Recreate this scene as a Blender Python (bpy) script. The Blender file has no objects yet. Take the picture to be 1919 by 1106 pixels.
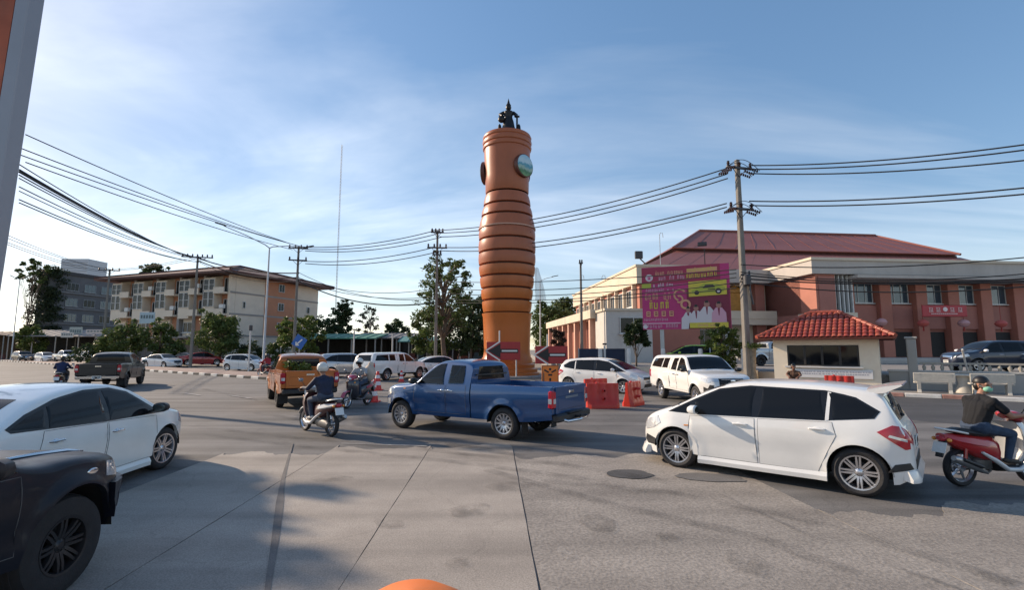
import bpy, bmesh, math, random
import numpy as np
from mathutils import Vector, Matrix, noise as mnoise
random.seed(7)
SC = bpy.context.scene
COL = SC.collection
PI = math.pi
R = math.radians

# ------------------------------------------------------------------ camera
CAM_H = 1.95
F_PX = 930.0                      # focal length in pixels of the 1919-wide photograph
PW, PH = 1919.0, 1106.0
PITCH = math.atan(102.0 / F_PX)   # horizon lies at row 655
cd = bpy.data.cameras.new('camera'); cam = bpy.data.objects.new('camera', cd); COL.objects.link(cam)
cd.sensor_width = 36.0; cd.lens = 36.0 * F_PX / PW
cd.clip_start = 0.05; cd.clip_end = 6000
cam.location = (0, 0, CAM_H); cam.rotation_euler = (PI / 2 + PITCH, 0, 0)
SC.camera = cam

# ------------------------------------------------------------------ sun and sky
SUN_AZ = R(-64)  # to the left, a little ahead of the camera
SUN_EL = R(25)
SUN = Vector((math.sin(SUN_AZ) * math.cos(SUN_EL), math.cos(SUN_AZ) * math.cos(SUN_EL), math.sin(SUN_EL)))
sd = bpy.data.lights.new('sun', 'SUN'); so = bpy.data.objects.new('sun', sd); COL.objects.link(so)
sd.energy = 3.6; sd.angle = R(0.6); sd.color = (1.0, 0.80, 0.60)
so.rotation_euler = SUN.to_track_quat('Z', 'Y').to_euler(); so.location = SUN * 200
w = bpy.data.worlds.new('World'); SC.world = w; w.use_nodes = True
nt = w.node_tree; nt.nodes.clear()
def nn(t, **k):
    n = nt.nodes.new(t)
    for a, b in k.items(): setattr(n, a, b)
    return n
out = nn('ShaderNodeOutputWorld'); bg = nn('ShaderNodeBackground'); bg.inputs[1].default_value = 0.15
sky = nn('ShaderNodeTexSky'); sky.sky_type = 'NISHITA'; sky.sun_disc = False
sky.sun_elevation = SUN_EL; sky.sun_rotation = SUN_AZ % (2 * PI)
sky.air_density = 1.0; sky.dust_density = 0.35; sky.ozone_density = 1.6; sky.altitude = 60
tc = nn('ShaderNodeTexCoord')
sep = nn('ShaderNodeSeparateXYZ'); nt.links.new(tc.outputs['Generated'], sep.inputs[0])
def mth(op, a, b=None, clamp=False):
    n = nn('ShaderNodeMath', operation=op); n.use_clamp = clamp
    for i, v in enumerate((a, b)):
        if v is None: continue
        if isinstance(v, (int, float)): n.inputs[i].default_value = v
        else: nt.links.new(v, n.inputs[i])
    return n.outputs[0]
zz = mth('ADD', mth('MAXIMUM', sep.outputs[2], 0.0), 0.16)
cx = mth('DIVIDE', sep.outputs[0], zz); cy = mth('DIVIDE', sep.outputs[1], zz)
comb = nn('ShaderNodeCombineXYZ'); nt.links.new(cx, comb.inputs[0]); nt.links.new(cy, comb.inputs[1])
CR, CXX = 75, 3.1
def cloud(scale, rot, stretch, loc, lo, hi, detail=7, dist=0.6):
    mp = nn('ShaderNodeMapping'); mp.inputs['Rotation'].default_value = (0, 0, rot)
    mp.inputs['Scale'].default_value = stretch; mp.inputs['Location'].default_value = loc
    nt.links.new(comb.outputs[0], mp.inputs[0])
    nz = nn('ShaderNodeTexNoise'); nz.inputs['Scale'].default_value = scale; nz.inputs['Detail'].default_value = detail
    nz.inputs['Roughness'].default_value = 0.55; nz.inputs['Distortion'].default_value = dist
    nt.links.new(mp.outputs[0], nz.inputs['Vector'])
    rp = nn('ShaderNodeMapRange'); rp.inputs[1].default_value = lo; rp.inputs[2].default_value = hi
    nt.links.new(nz.outputs[0], rp.inputs[0]); return rp.outputs[0]
c1 = cloud(0.55, R(CR), (0.5, 1.3, 1), (CXX, 1.4, 0), 0.42, 0.68)
c2 = cloud(2.2, R(CR), (0.5, 1.5, 1), (9.1, 4.0, 0), 0.40, 0.85)
cl = mth('MULTIPLY', c1, mth('ADD', mth('MULTIPLY', c2, 0.55), 0.45), True)
cmix = nn('ShaderNodeMix', data_type='RGBA'); nt.links.new(cl, cmix.inputs[0])
sat = nn('ShaderNodeHueSaturation'); sat.inputs['Saturation'].default_value = 1.48; sat.inputs['Value'].default_value = 1.08
gam = nn('ShaderNodeGamma'); gam.inputs[1].default_value = 0.62        # soft highlight roll-off of the phone camera
nt.links.new(sky.outputs[0], gam.inputs[0]); nt.links.new(gam.outputs[0], sat.inputs['Color']); 
tint = nn('ShaderNodeMix', data_type='RGBA'); tint.blend_type = 'MULTIPLY'; tint.inputs[0].default_value = 1.0; tint.inputs[7].default_value = (1.05, 1.0, 1.02, 1)
nt.links.new(sat.outputs[0], tint.inputs[6]); SKYC = tint.outputs[2]
nt.links.new(SKYC, cmix.inputs[6])
# clouds are lit by the same sky: a desaturated, brighter version of it
hsv = nn('ShaderNodeHueSaturation'); hsv.inputs['Saturation'].default_value = 0.25; hsv.inputs['Value'].default_value = 1.75
nt.links.new(SKYC, hsv.inputs['Color']); nt.links.new(hsv.outputs[0], cmix.inputs[7])
nt.links.new(cmix.outputs[2], bg.inputs[0]); nt.links.new(bg.outputs[0], out.inputs[0])
vs = SC.view_settings; vs.view_transform = 'Standard'; vs.look = 'None'; vs.exposure = 0.82; vs.gamma = 1; vs.use_curve_mapping = False
SC.cycles.use_denoising = True
SC.cycles.max_bounces = 6; SC.cycles.diffuse_bounces = 3; SC.cycles.glossy_bounces = 3; SC.cycles.transparent_max_bounces = 8

# ------------------------------------------------------------------ picture <-> place
CP, SP = math.cos(PITCH), math.sin(PITCH)
def ray(u, v):
    a = (u - PW / 2) / F_PX; b = (PH / 2 - v) / F_PX
    return Vector((a, CP - b * SP, SP + b * CP))
def G(u, v, z=0.0):
    d = ray(u, v); t = (z - CAM_H) / d.z
    return Vector((d.x * t, d.y * t, z))
def AT(u, v, depth):
    d = ray(u, v); t = depth / d.y
    return Vector((d.x * t, depth, CAM_H + d.z * t))

# ------------------------------------------------------------------ materials
MATS = {}
def M(name, col, rough=0.5, metal=0.0, var=0.0, scale=4.0, bump=0.0, bscale=None, coat=0.0, spec=0.5, emit=0.0, alpha=1.0, sheen=0.0, trans=0.0, stretch=None, dirt=None):
    """procedural principled material; var = noise variation of the colour, bump = fine relief"""
    if name in MATS: return MATS[name]
    m = bpy.data.materials.new(name); m.use_nodes = True; t = m.node_tree
    p = t.nodes['Principled BSDF']; c = tuple(col) + (1,)
    p.inputs['Base Color'].default_value = c; p.inputs['Roughness'].default_value = rough; p.inputs['Metallic'].default_value = metal
    p.inputs['Specular IOR Level'].default_value = spec
    if coat: p.inputs['Coat Weight'].default_value = coat; p.inputs['Coat Roughness'].default_value = 0.04
    if alpha < 1: p.inputs['Alpha'].default_value = alpha
    if emit: p.inputs['Emission Color'].default_value = c; p.inputs['Emission Strength'].default_value = emit
    if trans:
        p.inputs['Subsurface Weight'].default_value = 0
        p.inputs['Transmission Weight'].default_value = 0
    if var or bump:
        tcn = t.nodes.new('ShaderNodeTexCoord'); src = tcn.outputs['Object']
        if stretch:
            mp = t.nodes.new('ShaderNodeMapping'); mp.inputs['Scale'].default_value = stretch
            t.links.new(src, mp.inputs[0]); src = mp.outputs[0]
    if var:
        nz = t.nodes.new('ShaderNodeTexNoise'); nz.inputs['Scale'].default_value = scale; nz.inputs['Detail'].default_value = 6
        nz.inputs['Roughness'].default_value = 0.62
        t.links.new(src, nz.inputs['Vector'])
        rp = t.nodes.new('ShaderNodeValToRGB'); e = rp.color_ramp.elements
        e[0].position = 0.3; e[1].position = 0.7
        e[0].color = tuple(max(0, x * (1 - var)) for x in col) + (1,)
        e[1].color = tuple(min(1, x * (1 + var)) for x in col) + (1,)
        t.links.new(nz.outputs[0], rp.inputs[0]); colout = rp.outputs[0]
        if dirt:
            n2 = t.nodes.new('ShaderNodeTexNoise'); n2.inputs['Scale'].default_value = scale * 0.23; n2.inputs['Detail'].default_value = 8
            n2.inputs['Roughness'].default_value = 0.7
            t.links.new(src, n2.inputs['Vector'])
            mr = t.nodes.new('ShaderNodeMapRange'); mr.inputs[1].default_value = 0.5; mr.inputs[2].default_value = 0.75; mr.inputs[4].default_value = dirt[1]
            t.links.new(n2.outputs[0], mr.inputs[0])
            mx = t.nodes.new('ShaderNodeMix'); mx.data_type = 'RGBA'
            t.links.new(mr.outputs[0], mx.inputs[0]); t.links.new(colout, mx.inputs[6]); mx.inputs[7].default_value = tuple(dirt[0]) + (1,)
            colout = mx.outputs[2]
        t.links.new(colout, p.inputs['Base Color'])
    if bump:
        nb = t.nodes.new('ShaderNodeTexNoise'); nb.inputs['Scale'].default_value = bscale or scale * 4; nb.inputs['Detail'].default_value = 4
        t.links.new(src, nb.inputs['Vector'])
        bp = t.nodes.new('ShaderNodeBump'); bp.inputs['Strength'].default_value = bump; bp.inputs['Distance'].default_value = 0.02
        t.links.new(nb.outputs[0], bp.inputs['Height']); t.links.new(bp.outputs[0], p.inputs['Normal'])
    MATS[name] = m
    return m
def leaf_mat(name, col, var=0.5, scale=1.2):
    if name in MATS: return MATS[name]
    m = M(name, col, 0.55, var=var, scale=scale, spec=0.3); t = m.node_tree
    p = t.nodes['Principled BSDF']; o = t.nodes['Material Output']
    tr = t.nodes.new('ShaderNodeBsdfTranslucent'); mx = t.nodes.new('ShaderNodeMixShader'); mx.inputs[0].default_value = 0.3
    src = p.inputs['Base Color'].links[0].from_socket; t.links.new(src, tr.inputs[0])
    t.links.new(p.outputs[0], mx.inputs[1]); t.links.new(tr.outputs[0], mx.inputs[2]); t.links.new(mx.outputs[0], o.inputs[0])
    return m

# ------------------------------------------------------------------ mesh builder
class MB:
    def __init__(s): s.v = []; s.f = []; s.m = []; s.X = None
    def add(s, vs, fs, mat=0):
        o = len(s.v)
        if s.X is not None: vs = [s.X @ Vector(p) for p in vs]
        s.v.extend([tuple(p) for p in vs]); s.f.extend([tuple(i + o for i in f) for f in fs]); s.m.extend([mat] * len(fs))
    def box(s, c, size, rz=0.0, mat=0, X=None, bev=0.0):
        hx, hy, hz = (k / 2 for k in size)
        if bev:
            b = min(bev, hx * .9, hy * .9, hz * .9); vs = []; fs = []
            lv = [(-hz, b), (-hz + b, 0), (hz - b, 0), (hz, b)]
            for z, i in lv:
                a, e = hx - i, hy - i
                vs += [(-a + b, -e, z), (a - b, -e, z), (a, -e + b, z), (a, e - b, z), (a - b, e, z), (-a + b, e, z), (-a, e - b, z), (-a, -e + b, z)]
            for k in range(3):
                for j in range(8):
                    fs.append((k * 8 + j, k * 8 + (j + 1) % 8, k * 8 + 8 + (j + 1) % 8, k * 8 + 8 + j))
            fs.append(tuple(range(7, -1, -1))); fs.append(tuple(range(24, 32)))
        else:
            vs = [(x, y, z) for z in (-hz, hz) for x, y in ((-hx, -hy), (hx, -hy), (hx, hy), (-hx, hy))]
            fs = [(3, 2, 1, 0), (4, 5, 6, 7), (0, 1, 5, 4), (1, 2, 6, 5), (2, 3, 7, 6), (3, 0, 4, 7)]
        T = Matrix.Translation(Vector(c)) @ (X.to_4x4() if X is not None else Matrix.Rotation(rz, 4, 'Z'))
        s.add([T @ Vector(p) for p in vs], fs, mat); return s
    def tube(s, pts, r, n=8, mat=0, caps=True):
        pts = [Vector(p) for p in pts]; k = len(pts)
        rs = r if isinstance(r, (list, tuple)) else [r] * k
        vs = []; fs = []; up = None
        for i, p in enumerate(pts):
            d = (pts[min(i + 1, k - 1)] - pts[max(i - 1, 0)])
            if d.length < 1e-9: d = Vector((0, 0, 1))
            d.normalize()
            if up is None: up = Vector((0, 0, 1)) if abs(d.z) < 0.9 else Vector((1, 0, 0))
            a = d.cross(up)
            if a.length < 1e-6: a = d.cross(Vector((0.3, 1, 0.2)))
            a.normalize(); b = d.cross(a); up = -b if False else a.cross(d)
            for j in range(n):
                t = 2 * PI * j / n; vs.append(p + (a * math.cos(t) + b * math.sin(t)) * rs[i])
        for i in range(k - 1):
            for j in range(n):
                fs.append((i * n + j, i * n + (j + 1) % n, (i + 1) * n + (j + 1) % n, (i + 1) * n + j))
        if caps: fs.append(tuple(range(n))[::-1]); fs.append(tuple(range((k - 1) * n, k * n)))
        s.add(vs, fs, mat); return s
    def lathe(s, prof, n=24, mat=0, X=None, cap0=False, cap1=False, a0=0.0, a1=None, mats=None):
        full = a1 is None; a1 = a0 + 2 * PI if full else a1
        cols = n if full else n + 1; vs = []; fs = []; k = len(prof)
        for r, z in prof:
            for j in range(cols):
                t = a0 + (a1 - a0) * j / n; vs.append((r * math.cos(t), r * math.sin(t), z))
        if X is not None: vs = [X @ Vector(p) for p in vs]
        base = len(s.f)
        for i in range(k - 1):
            for j in range(n):
                j2 = (j + 1) % cols if full else j + 1
                fs.append((i * cols + j, i * cols + j2, (i + 1) * cols + j2, (i + 1) * cols + j))
        if cap0: fs.append(tuple(range(cols))[::-1])
        if cap1: fs.append(tuple(range((k - 1) * cols, k * cols)))
        s.add(vs, fs, mat)
        if mats:
            for i in range(k - 1):
                for j in range(n): s.m[base + i * n + j] = mats[i]
        return s
    def ball(s, c, rad, n=12, mat=0, X=None, zmin=-1.0, zmax=1.0):
        rx, ry, rz = rad if isinstance(rad, (tuple, list)) else (rad,) * 3
        m = max(4, n // 2); prof = []
        a0 = math.asin(zmin); a1 = math.asin(zmax); vs = []; fs = []
        for i in range(m + 1):
            t = a0 + (a1 - a0) * i / m
            for j in range(n):
                q = 2 * PI * j / n; vs.append(Vector((rx * math.cos(t) * math.cos(q), ry * math.cos(t) * math.sin(q), rz * math.sin(t))))
        T = Matrix.Translation(Vector(c)) @ (X.to_4x4() if X is not None else Matrix.Identity(4))
        for i in range(m):
            for j in range(n): fs.append((i * n + j, i * n + (j + 1) % n, (i + 1) * n + (j + 1) % n, (i + 1) * n + j))
        fs.append(tuple(range(n))[::-1]); fs.append(tuple(range(m * n, (m + 1) * n)))
        s.add([T @ p for p in vs], fs, mat); return s
    def prism(s, poly, a, b, X=None, mat=0):
        """poly = list of 2-D points, extruded along local z from a to b; X maps local to place"""
        k = len(poly); vs = [(p[0], p[1], a) for p in poly] + [(p[0], p[1], b) for p in poly]
        if X is not None: vs = [X @ Vector(p) for p in vs]
        fs = [tuple(range(k))[::-1], tuple(range(k, 2 * k))] + [(i, (i + 1) % k, k + (i + 1) % k, k + i) for i in range(k)]
        s.add(vs, fs, mat); return s
    def loft(s, secs, mat=0, closed=True, caps=True):
        k = len(secs[0]); vs = [p for q in secs for p in q]; fs = []
        for i in range(len(secs) - 1):
            for j in range(k if closed else k - 1):
                j2 = (j + 1) % k; fs.append((i * k + j, i * k + j2, (i + 1) * k + j2, (i + 1) * k + j))
        if caps and closed: fs.append(tuple(range(k))[::-1]); fs.append(tuple(range((len(secs) - 1) * k, len(secs) * k)))
        s.add(vs, fs, mat); return s
    def mesh(s, name, mats, smooth=None):
        me = bpy.data.meshes.new(name); me.from_pydata(s.v, [], s.f)
        mats = mats if isinstance(mats, (list, tuple)) else [mats]
        for x in mats: me.materials.append(x)
        if len(mats) > 1: me.polygons.foreach_set('material_index', s.m)
        bm = bmesh.new(); bm.from_mesh(me); bmesh.ops.recalc_face_normals(bm, faces=bm.faces); bm.to_mesh(me); bm.free()
        if smooth is not None:
            me.polygons.foreach_set('use_smooth', [True] * len(me.polygons)); me.set_sharp_from_angle(angle=R(smooth))
        me.update(); return me
    def build(s, name, mats, parent=None, smooth=None):
        o = bpy.data.objects.new(name, s.mesh(name, mats, smooth)); COL.objects.link(o)
        if parent is not None: o.parent = parent
        return o
def link(name, me, parent=None, loc=None, rz=0.0, X=None):
    o = bpy.data.objects.new(name, me); COL.objects.link(o)
    if parent is not None: o.parent = parent
    if X is not None: o.matrix_basis = X
    else:
        if loc is not None: o.location = loc
        o.rotation_euler = (0, 0, rz)
    return o
def tag(o, label=None, cat=None, group=None, kind=None):
    if label: o['label'] = label
    if cat: o['category'] = cat
    if group: o['group'] = group
    if kind: o['kind'] = kind
    return o
def thing(name, label, cat, loc=(0, 0, 0), rz=0.0, group=None):
    o = bpy.data.objects.new(name, None); COL.objects.link(o); o.empty_display_size = 0.3
    o.location = loc; o.rotation_euler = (0, 0, rz); return tag(o, label, cat, group)
def copy_tree(o, parent=None):
    c = o.copy(); COL.objects.link(c)
    if parent is not None: c.parent = parent
    for ch in o.children: copy_tree(ch, c)
    return c
def dup(root, loc, rz, label=None, group=None):
    c = copy_tree(root); c.location = loc; c.rotation_euler = (0, 0, rz)
    if label: c['label'] = label
    if group: c['group'] = group
    return c
def XY(o, ex, ey, ez=None):
    """matrix with origin o and axes ex, ey, ez"""
    ex = Vector(ex); ey = Vector(ey); ez = Vector(ez) if ez is not None else ex.cross(ey)
    m = Matrix.Identity(4)
    for i in range(3): m[i][0] = ex[i]; m[i][1] = ey[i]; m[i][2] = ez[i]; m[i][3] = o[i]
    return m
def pchip(pts):
    xs = [p[0] for p in pts]; ys = [p[1] for p in pts]; n = len(xs)
    h = [xs[i + 1] - xs[i] for i in range(n - 1)]; d = [(ys[i + 1] - ys[i]) / h[i] for i in range(n - 1)]
    m = [0.0] * n
    for i in range(1, n - 1):
        if d[i - 1] * d[i] > 0:
            w1 = 2 * h[i] + h[i - 1]; w2 = h[i] + 2 * h[i - 1]; m[i] = (w1 + w2) / (w1 / d[i - 1] + w2 / d[i])
    m[0] = d[0]; m[-1] = d[-1]
    def f(x):
        if x <= xs[0]: return ys[0]
        if x >= xs[-1]: return ys[-1]
        i = 0
        while x > xs[i + 1]: i += 1
        t = (x - xs[i]) / h[i]; t2 = t * t; t3 = t2 * t
        return (2 * t3 - 3 * t2 + 1) * ys[i] + (t3 - 2 * t2 + t) * h[i] * m[i] + (-2 * t3 + 3 * t2) * ys[i + 1] + (t3 - t2) * h[i] * m[i + 1]
    return f
# ------------------------------------------------------------------ vehicle kit (definitions)
RUB = M('tyre_rubber', (0.018, 0.018, 0.02), 0.75, var=0.25, scale=9, bump=0.2, bscale=60)
BLACKP = M('black_plastic', (0.02, 0.02, 0.022), 0.5, var=0.2, scale=8)
DARKIN = M('dark_underbody', (0.008, 0.008, 0.008), 0.9)
CHROME = M('chrome', (0.72, 0.72, 0.73), 0.12, 1.0)
ALLOY = M('silver_alloy', (0.62, 0.62, 0.64), 0.28, 0.9)
BLKALLOY = M('black_alloy', (0.03, 0.03, 0.033), 0.35, 0.4)
TINT = M('tinted_glass', (0.008, 0.009, 0.011), 0.05, spec=0.28)
PALEGLASS = M('pale_glass', (0.050, 0.062, 0.058), 0.05, spec=0.7, coat=0.6, var=0.75, scale=1.6)
GLOSSBLK = M('gloss_black_trim', (0.01, 0.01, 0.011), 0.12)
SEAM = M('panel_gap', (0.09, 0.09, 0.09), 0.8)
REDLAMP = M('red_lamp_lens', (0.42, 0.012, 0.025), 0.12, coat=0.6)
CLEARLAMP = M('clear_lamp_lens', (0.62, 0.64, 0.66), 0.08, 0.35, coat=0.7)
AMBER = M('amber_lens', (0.75, 0.28, 0.03), 0.15, coat=0.5)
PLATE = M('licence_plate', (0.72, 0.73, 0.72), 0.4, var=0.06, scale=20)
PLATEINK = M('plate_ink', (0.03, 0.03, 0.03), 0.5)
def clear_glass():
    m = bpy.data.materials.new('clear_tinted_glass'); m.use_nodes = True; t = m.node_tree; t.nodes.remove(t.nodes['Principled BSDF']); o = t.nodes['Material Output']
    tr = t.nodes.new('ShaderNodeBsdfTransparent'); tr.inputs[0].default_value = (0.50, 0.57, 0.53, 1); gl = t.nodes.new('ShaderNodeBsdfGlossy'); gl.inputs['Roughness'].default_value = 0.03; fr = t.nodes.new('ShaderNodeFresnel'); fr.inputs[0].default_value = 1.5
    mx = t.nodes.new('ShaderNodeMixShader'); t.links.new(fr.outputs[0], mx.inputs[0]); t.links.new(tr.outputs[0], mx.inputs[1]); t.links.new(gl.outputs[0], mx.inputs[2]); t.links.new(mx.outputs[0], o.inputs[0]); return m
CLEARG = clear_glass()
def paint(name, col, rough=0.28, metal=0.0, coat=0.8):
    return M('paint_' + name, col, rough, metal, var=0.06, scale=1.3, coat=coat, dirt=((0.30, 0.27, 0.23), 0.10))

def patch(mb, poly, f, eps, nu=10, nv=5, mat=0, skirt=0.012):
    us = sorted(set(round(p[0], 5) for p in poly)); u0, u1 = us[0], us[-1]
    cols = [u0 + 1e-4] + [u for u in us[1:-1]] + [u1 - 1e-4]
    cols += [u0 + (u1 - u0) * i / nu for i in range(1, nu)]
    cols = sorted(cols); c2 = [cols[0]]
    for c in cols[1:]:
        if c - c2[-1] > (u1 - u0) * 0.012 or c == cols[-1]: c2.append(c)
    k = len(poly); grid = []
    for u in c2:
        hits = []
        for i in range(k):
            a, b = poly[i], poly[(i + 1) % k]
            if abs(a[0] - b[0]) < 1e-9:
                continue
            t = (u - a[0]) / (b[0] - a[0])
            if -1e-9 <= t <= 1 + 1e-9: hits.append(a[1] + t * (b[1] - a[1]))
        if not hits: continue
        lo, hi = min(hits), max(hits)
        grid.append([(u, lo + (hi - lo) * j / nv) for j in range(nv + 1)])
    vs = [f(u, v, eps) for c in grid for (u, v) in c]; n = nv + 1; fs = []
    for i in range(len(grid) - 1):
        for j in range(nv): fs.append((i * n + j, i * n + j + 1, (i + 1) * n + j + 1, (i + 1) * n + j))
    ring = [(0, j) for j in range(n)] + [(i, nv) for i in range(1, len(grid))] + [(len(grid) - 1, j) for j in range(nv - 1, -1, -1)] + [(i, 0) for i in range(len(grid) - 2, 0, -1)]
    o = len(vs)
    for (i, j) in ring: u, v = grid[i][j]; vs.append(f(u, v, eps - skirt))
    q = len(ring)
    for a in range(q):
        i, j = ring[a]; i2, j2 = ring[(a + 1) % q]
        fs.append((i * n + j, i2 * n + j2, o + (a + 1) % q, o + a))
    mb.add(vs, fs, mat)

class Shell:
    def __init__(s, sp):
        s.sp = sp; s.top = pchip(sp['top']); s.belt = pchip(sp['belt']); s.plan = pchip(sp['plan']); s.sill = pchip(sp['sill'])
        s.x0 = sp.get('x0', sp['top'][0][0]); s.x1 = sp['top'][-1][0]
        s.tum = sp.get('tum', 0.30); s.rc = sp.get('rc', 0.09); s.cache = {}
        s.axles = sp['axles']; s.r = sp['r']; s.Ra = sp.get('Ra', sp['r'] * 1.17); s.flare = sp.get('flare', 0.018); s.nu = 16 if sp.get('open') else 5; s.ns = 110 if sp.get('open') else 44
    def hw0(s, x, z):
        b = s.belt(x); p = s.plan(x); zb = s.sill(x)
        if z <= b:
            t = (b - z) / max(0.05, b - zb)
            y = p - 0.030 * max(0, 1 - t * 3.2) ** 2 - 0.05 * t ** 3 - s.sp.get('waist', 0.012) * math.exp(-((t - 0.62) / 0.12) ** 2)
        else:
            q = z - b; y = p - 0.030 - s.tum * q - 0.28 * q * q
        for xa in s.axles:
            d = math.hypot(x - xa, z - s.r)
            if d > s.Ra - 0.02: y += s.flare * math.exp(-((d - s.Ra) / 0.07) ** 2)
        return max(0.03, y)
    def sec(s, x, arch=False):
        key = (round(x, 5), arch)
        if key in s.cache: return s.cache[key]
        zt = s.top(x); zb = s.sill(x)
        if arch:
            for xa in s.axles:
                dx = abs(x - xa)
                if dx < s.Ra - 0.001: zb = max(zb, s.r + math.sqrt(s.Ra ** 2 - dx * dx))
        rc = min(s.rc, max(0.02, (zt - zb) * 0.35)); ze = max(zt - rc, zb + 0.02); b = min(s.belt(x), ze)
        if b < zb: b = zb + 0.3 * (ze - zb)
        P = []
        for i in range(9): z = zb + (b - zb) * i / 8; P.append((s.hw0(x, z), z))
        for i in range(1, s.nu + 1): z = b + (ze - b) * i / s.nu; P.append((s.hw0(x, z), z))
        ye = P[-1][0]; k = min(1.6 * rc, ye * 0.5)
        for a in (25, 50, 75): P.append((ye - k * (1 - math.cos(R(a))), ze + rc * 0.72 * math.sin(R(a))))
        yc, zc = P[-1]
        for i in range(1, 6): y = yc * (1 - i / 5); P.append((y, zt - (zt - zc) * (y / yc) ** 2))
        s.cache[key] = P; return P
    def hw(s, x, z):
        P = s.sec(x)
        if z <= P[0][1]: return P[0][0]
        for i in range(len(P) - 1):
            (y0, z0), (y1, z1) = P[i], P[i + 1]
            if z0 <= z <= z1 and z1 > z0: return y0 + (y1 - y0) * (z - z0) / (z1 - z0)
        return 0.0
    def zt(s, x, y):
        P = s.sec(x); y = abs(y)
        for i in range(len(P) - 1, 0, -1):
            (y0, z0), (y1, z1) = P[i], P[i - 1]
            if y0 <= y <= y1 and y1 > y0: return z0 + (z1 - z0) * (y - y0) / (y1 - y0)
        return P[8 + s.nu][1]
    def inside(s, x, y, z): return s.hw(x, z) > abs(y) + 1e-4 and z >= s.sill(x) - 1e-6
    def xf(s, y, z):
        a, b = 0.6 * s.x1 + 0.4 * s.x0, s.x1
        for _ in range(16):
            m = (a + b) / 2
            if s.inside(m, y, z): a = m
            else: b = m
        return a
    def xr(s, y, z):
        a, b = 0.6 * s.x0 + 0.4 * s.x1, s.x0
        for _ in range(16):
            m = (a + b) / 2
            if s.inside(m, y, z): a = m
            else: b = m
        return a
    def side(s, sg): return lambda x, z, e: Vector((x, sg * (s.hw(x, z) + e), z))
    def front(s): return lambda y, z, e: Vector((s.xf(y, z) + e, y, z))
    def rear(s): return lambda y, z, e: Vector((s.xr(y, z) - e, y, z))
    def over(s): return lambda x, y, e: Vector((x, y, s.zt(x, y) + e))
    def stations(s, x0, x1):
        S = [x0, x1] + [x0 + (x1 - x0) * i / s.ns for i in range(s.ns + 1)] + [p[0] for p in s.sp['top']] + [p[0] for p in s.sp['plan']]
        A = []
        for xa in s.axles:
            A += [xa - s.Ra, xa + s.Ra] + [xa + (s.Ra - 0.002) * math.cos(PI * i / 18) for i in range(19)]
        S = [x for x in S if x0 <= x <= x1 and all(abs(abs(x - xa) - s.Ra) > 0.02 for xa in s.axles)]
        S = sorted(S + [a for a in A if x0 <= a <= x1]); O = [S[0]]
        for x in S[1:]:
            if x - O[-1] > 0.0015: O.append(x)
        return O
    def body(s, mb, x0, x1, mat=0):
        rows = [s.sec(x, True) for x in s.stations(x0, x1)]; xs = s.stations(x0, x1); n = len(rows[0]); vs = []; fs = []
        for x, P in zip(xs, rows):
            vs += [(x, y, z) for y, z in P] + [(x, -y, z) for y, z in P[:-1]][::-1]
        k = 2 * n - 1
        for i in range(len(xs) - 1):
            for j in range(k - 1):
                q = (i * k + j, i * k + j + 1, (i + 1) * k + j + 1, (i + 1) * k + j)
                if s.sp.get('open') and all(s.glazed(vs[a]) for a in q): continue
                fs.append(q)
        for i in (0, len(xs) - 1):
            for j in range(n - 1): fs.append((i * k + j, i * k + j + 1, i * k + k - 2 - j, i * k + k - 1 - j))
        # arch lips turn inward
        o = len(vs)
        for x, P in zip(xs, rows):
            y, z = P[0]; vs += [(x, y - 0.05, z), (x, -y + 0.05, z)]
        for i in range(len(xs) - 1):
            fs.append((i * k, (i + 1) * k, o + 2 * (i + 1), o + 2 * i)); fs.append((i * k + k - 1, (i + 1) * k + k - 1, o + 2 * (i + 1) + 1, o + 2 * i + 1))
        mb.add(vs, fs, mat)
    def glazed(s, p):
        x, y, z = p
        for poly in s.sp['glass']:
            k = len(poly); c = False
            for i in range(k):
                (x0, z0), (x1, z1) = poly[i], poly[(i + 1) % k]
                if (z0 > z) != (z1 > z) and x < (x1 - x0) * (z - z0) / (z1 - z0) + x0: c = not c
            if c and abs(y) > 0.5: return True
        xa, xb = s.sp['screen']; return xa + 0.03 < x < xb - 0.03 and abs(y) < 0.84 * s.sec(x)[8 + s.nu][0] and z > s.belt(x)
    def liners(s, mb):
        for xa in s.axles:
            for sg in (-1, 1):
                yo = s.plan(xa) - 0.03; yi = yo - 0.34; vs = []; fs = []
                for i in range(15):
                    a = PI * i / 14; rr = s.Ra + 0.012
                    for y in (yo, yi): vs.append((xa + rr * math.cos(a), sg * y, s.r + rr * math.sin(a)))
                    vs.append((xa + 0.02 * math.cos(a), sg * yi, s.r))
                for i in range(14):
                    fs.append((3 * i, 3 * i + 1, 3 * i + 4, 3 * i + 3)); fs.append((3 * i + 1, 3 * i + 2, 3 * i + 5, 3 * i + 4))
                mb.add(vs, fs, 0)

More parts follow.
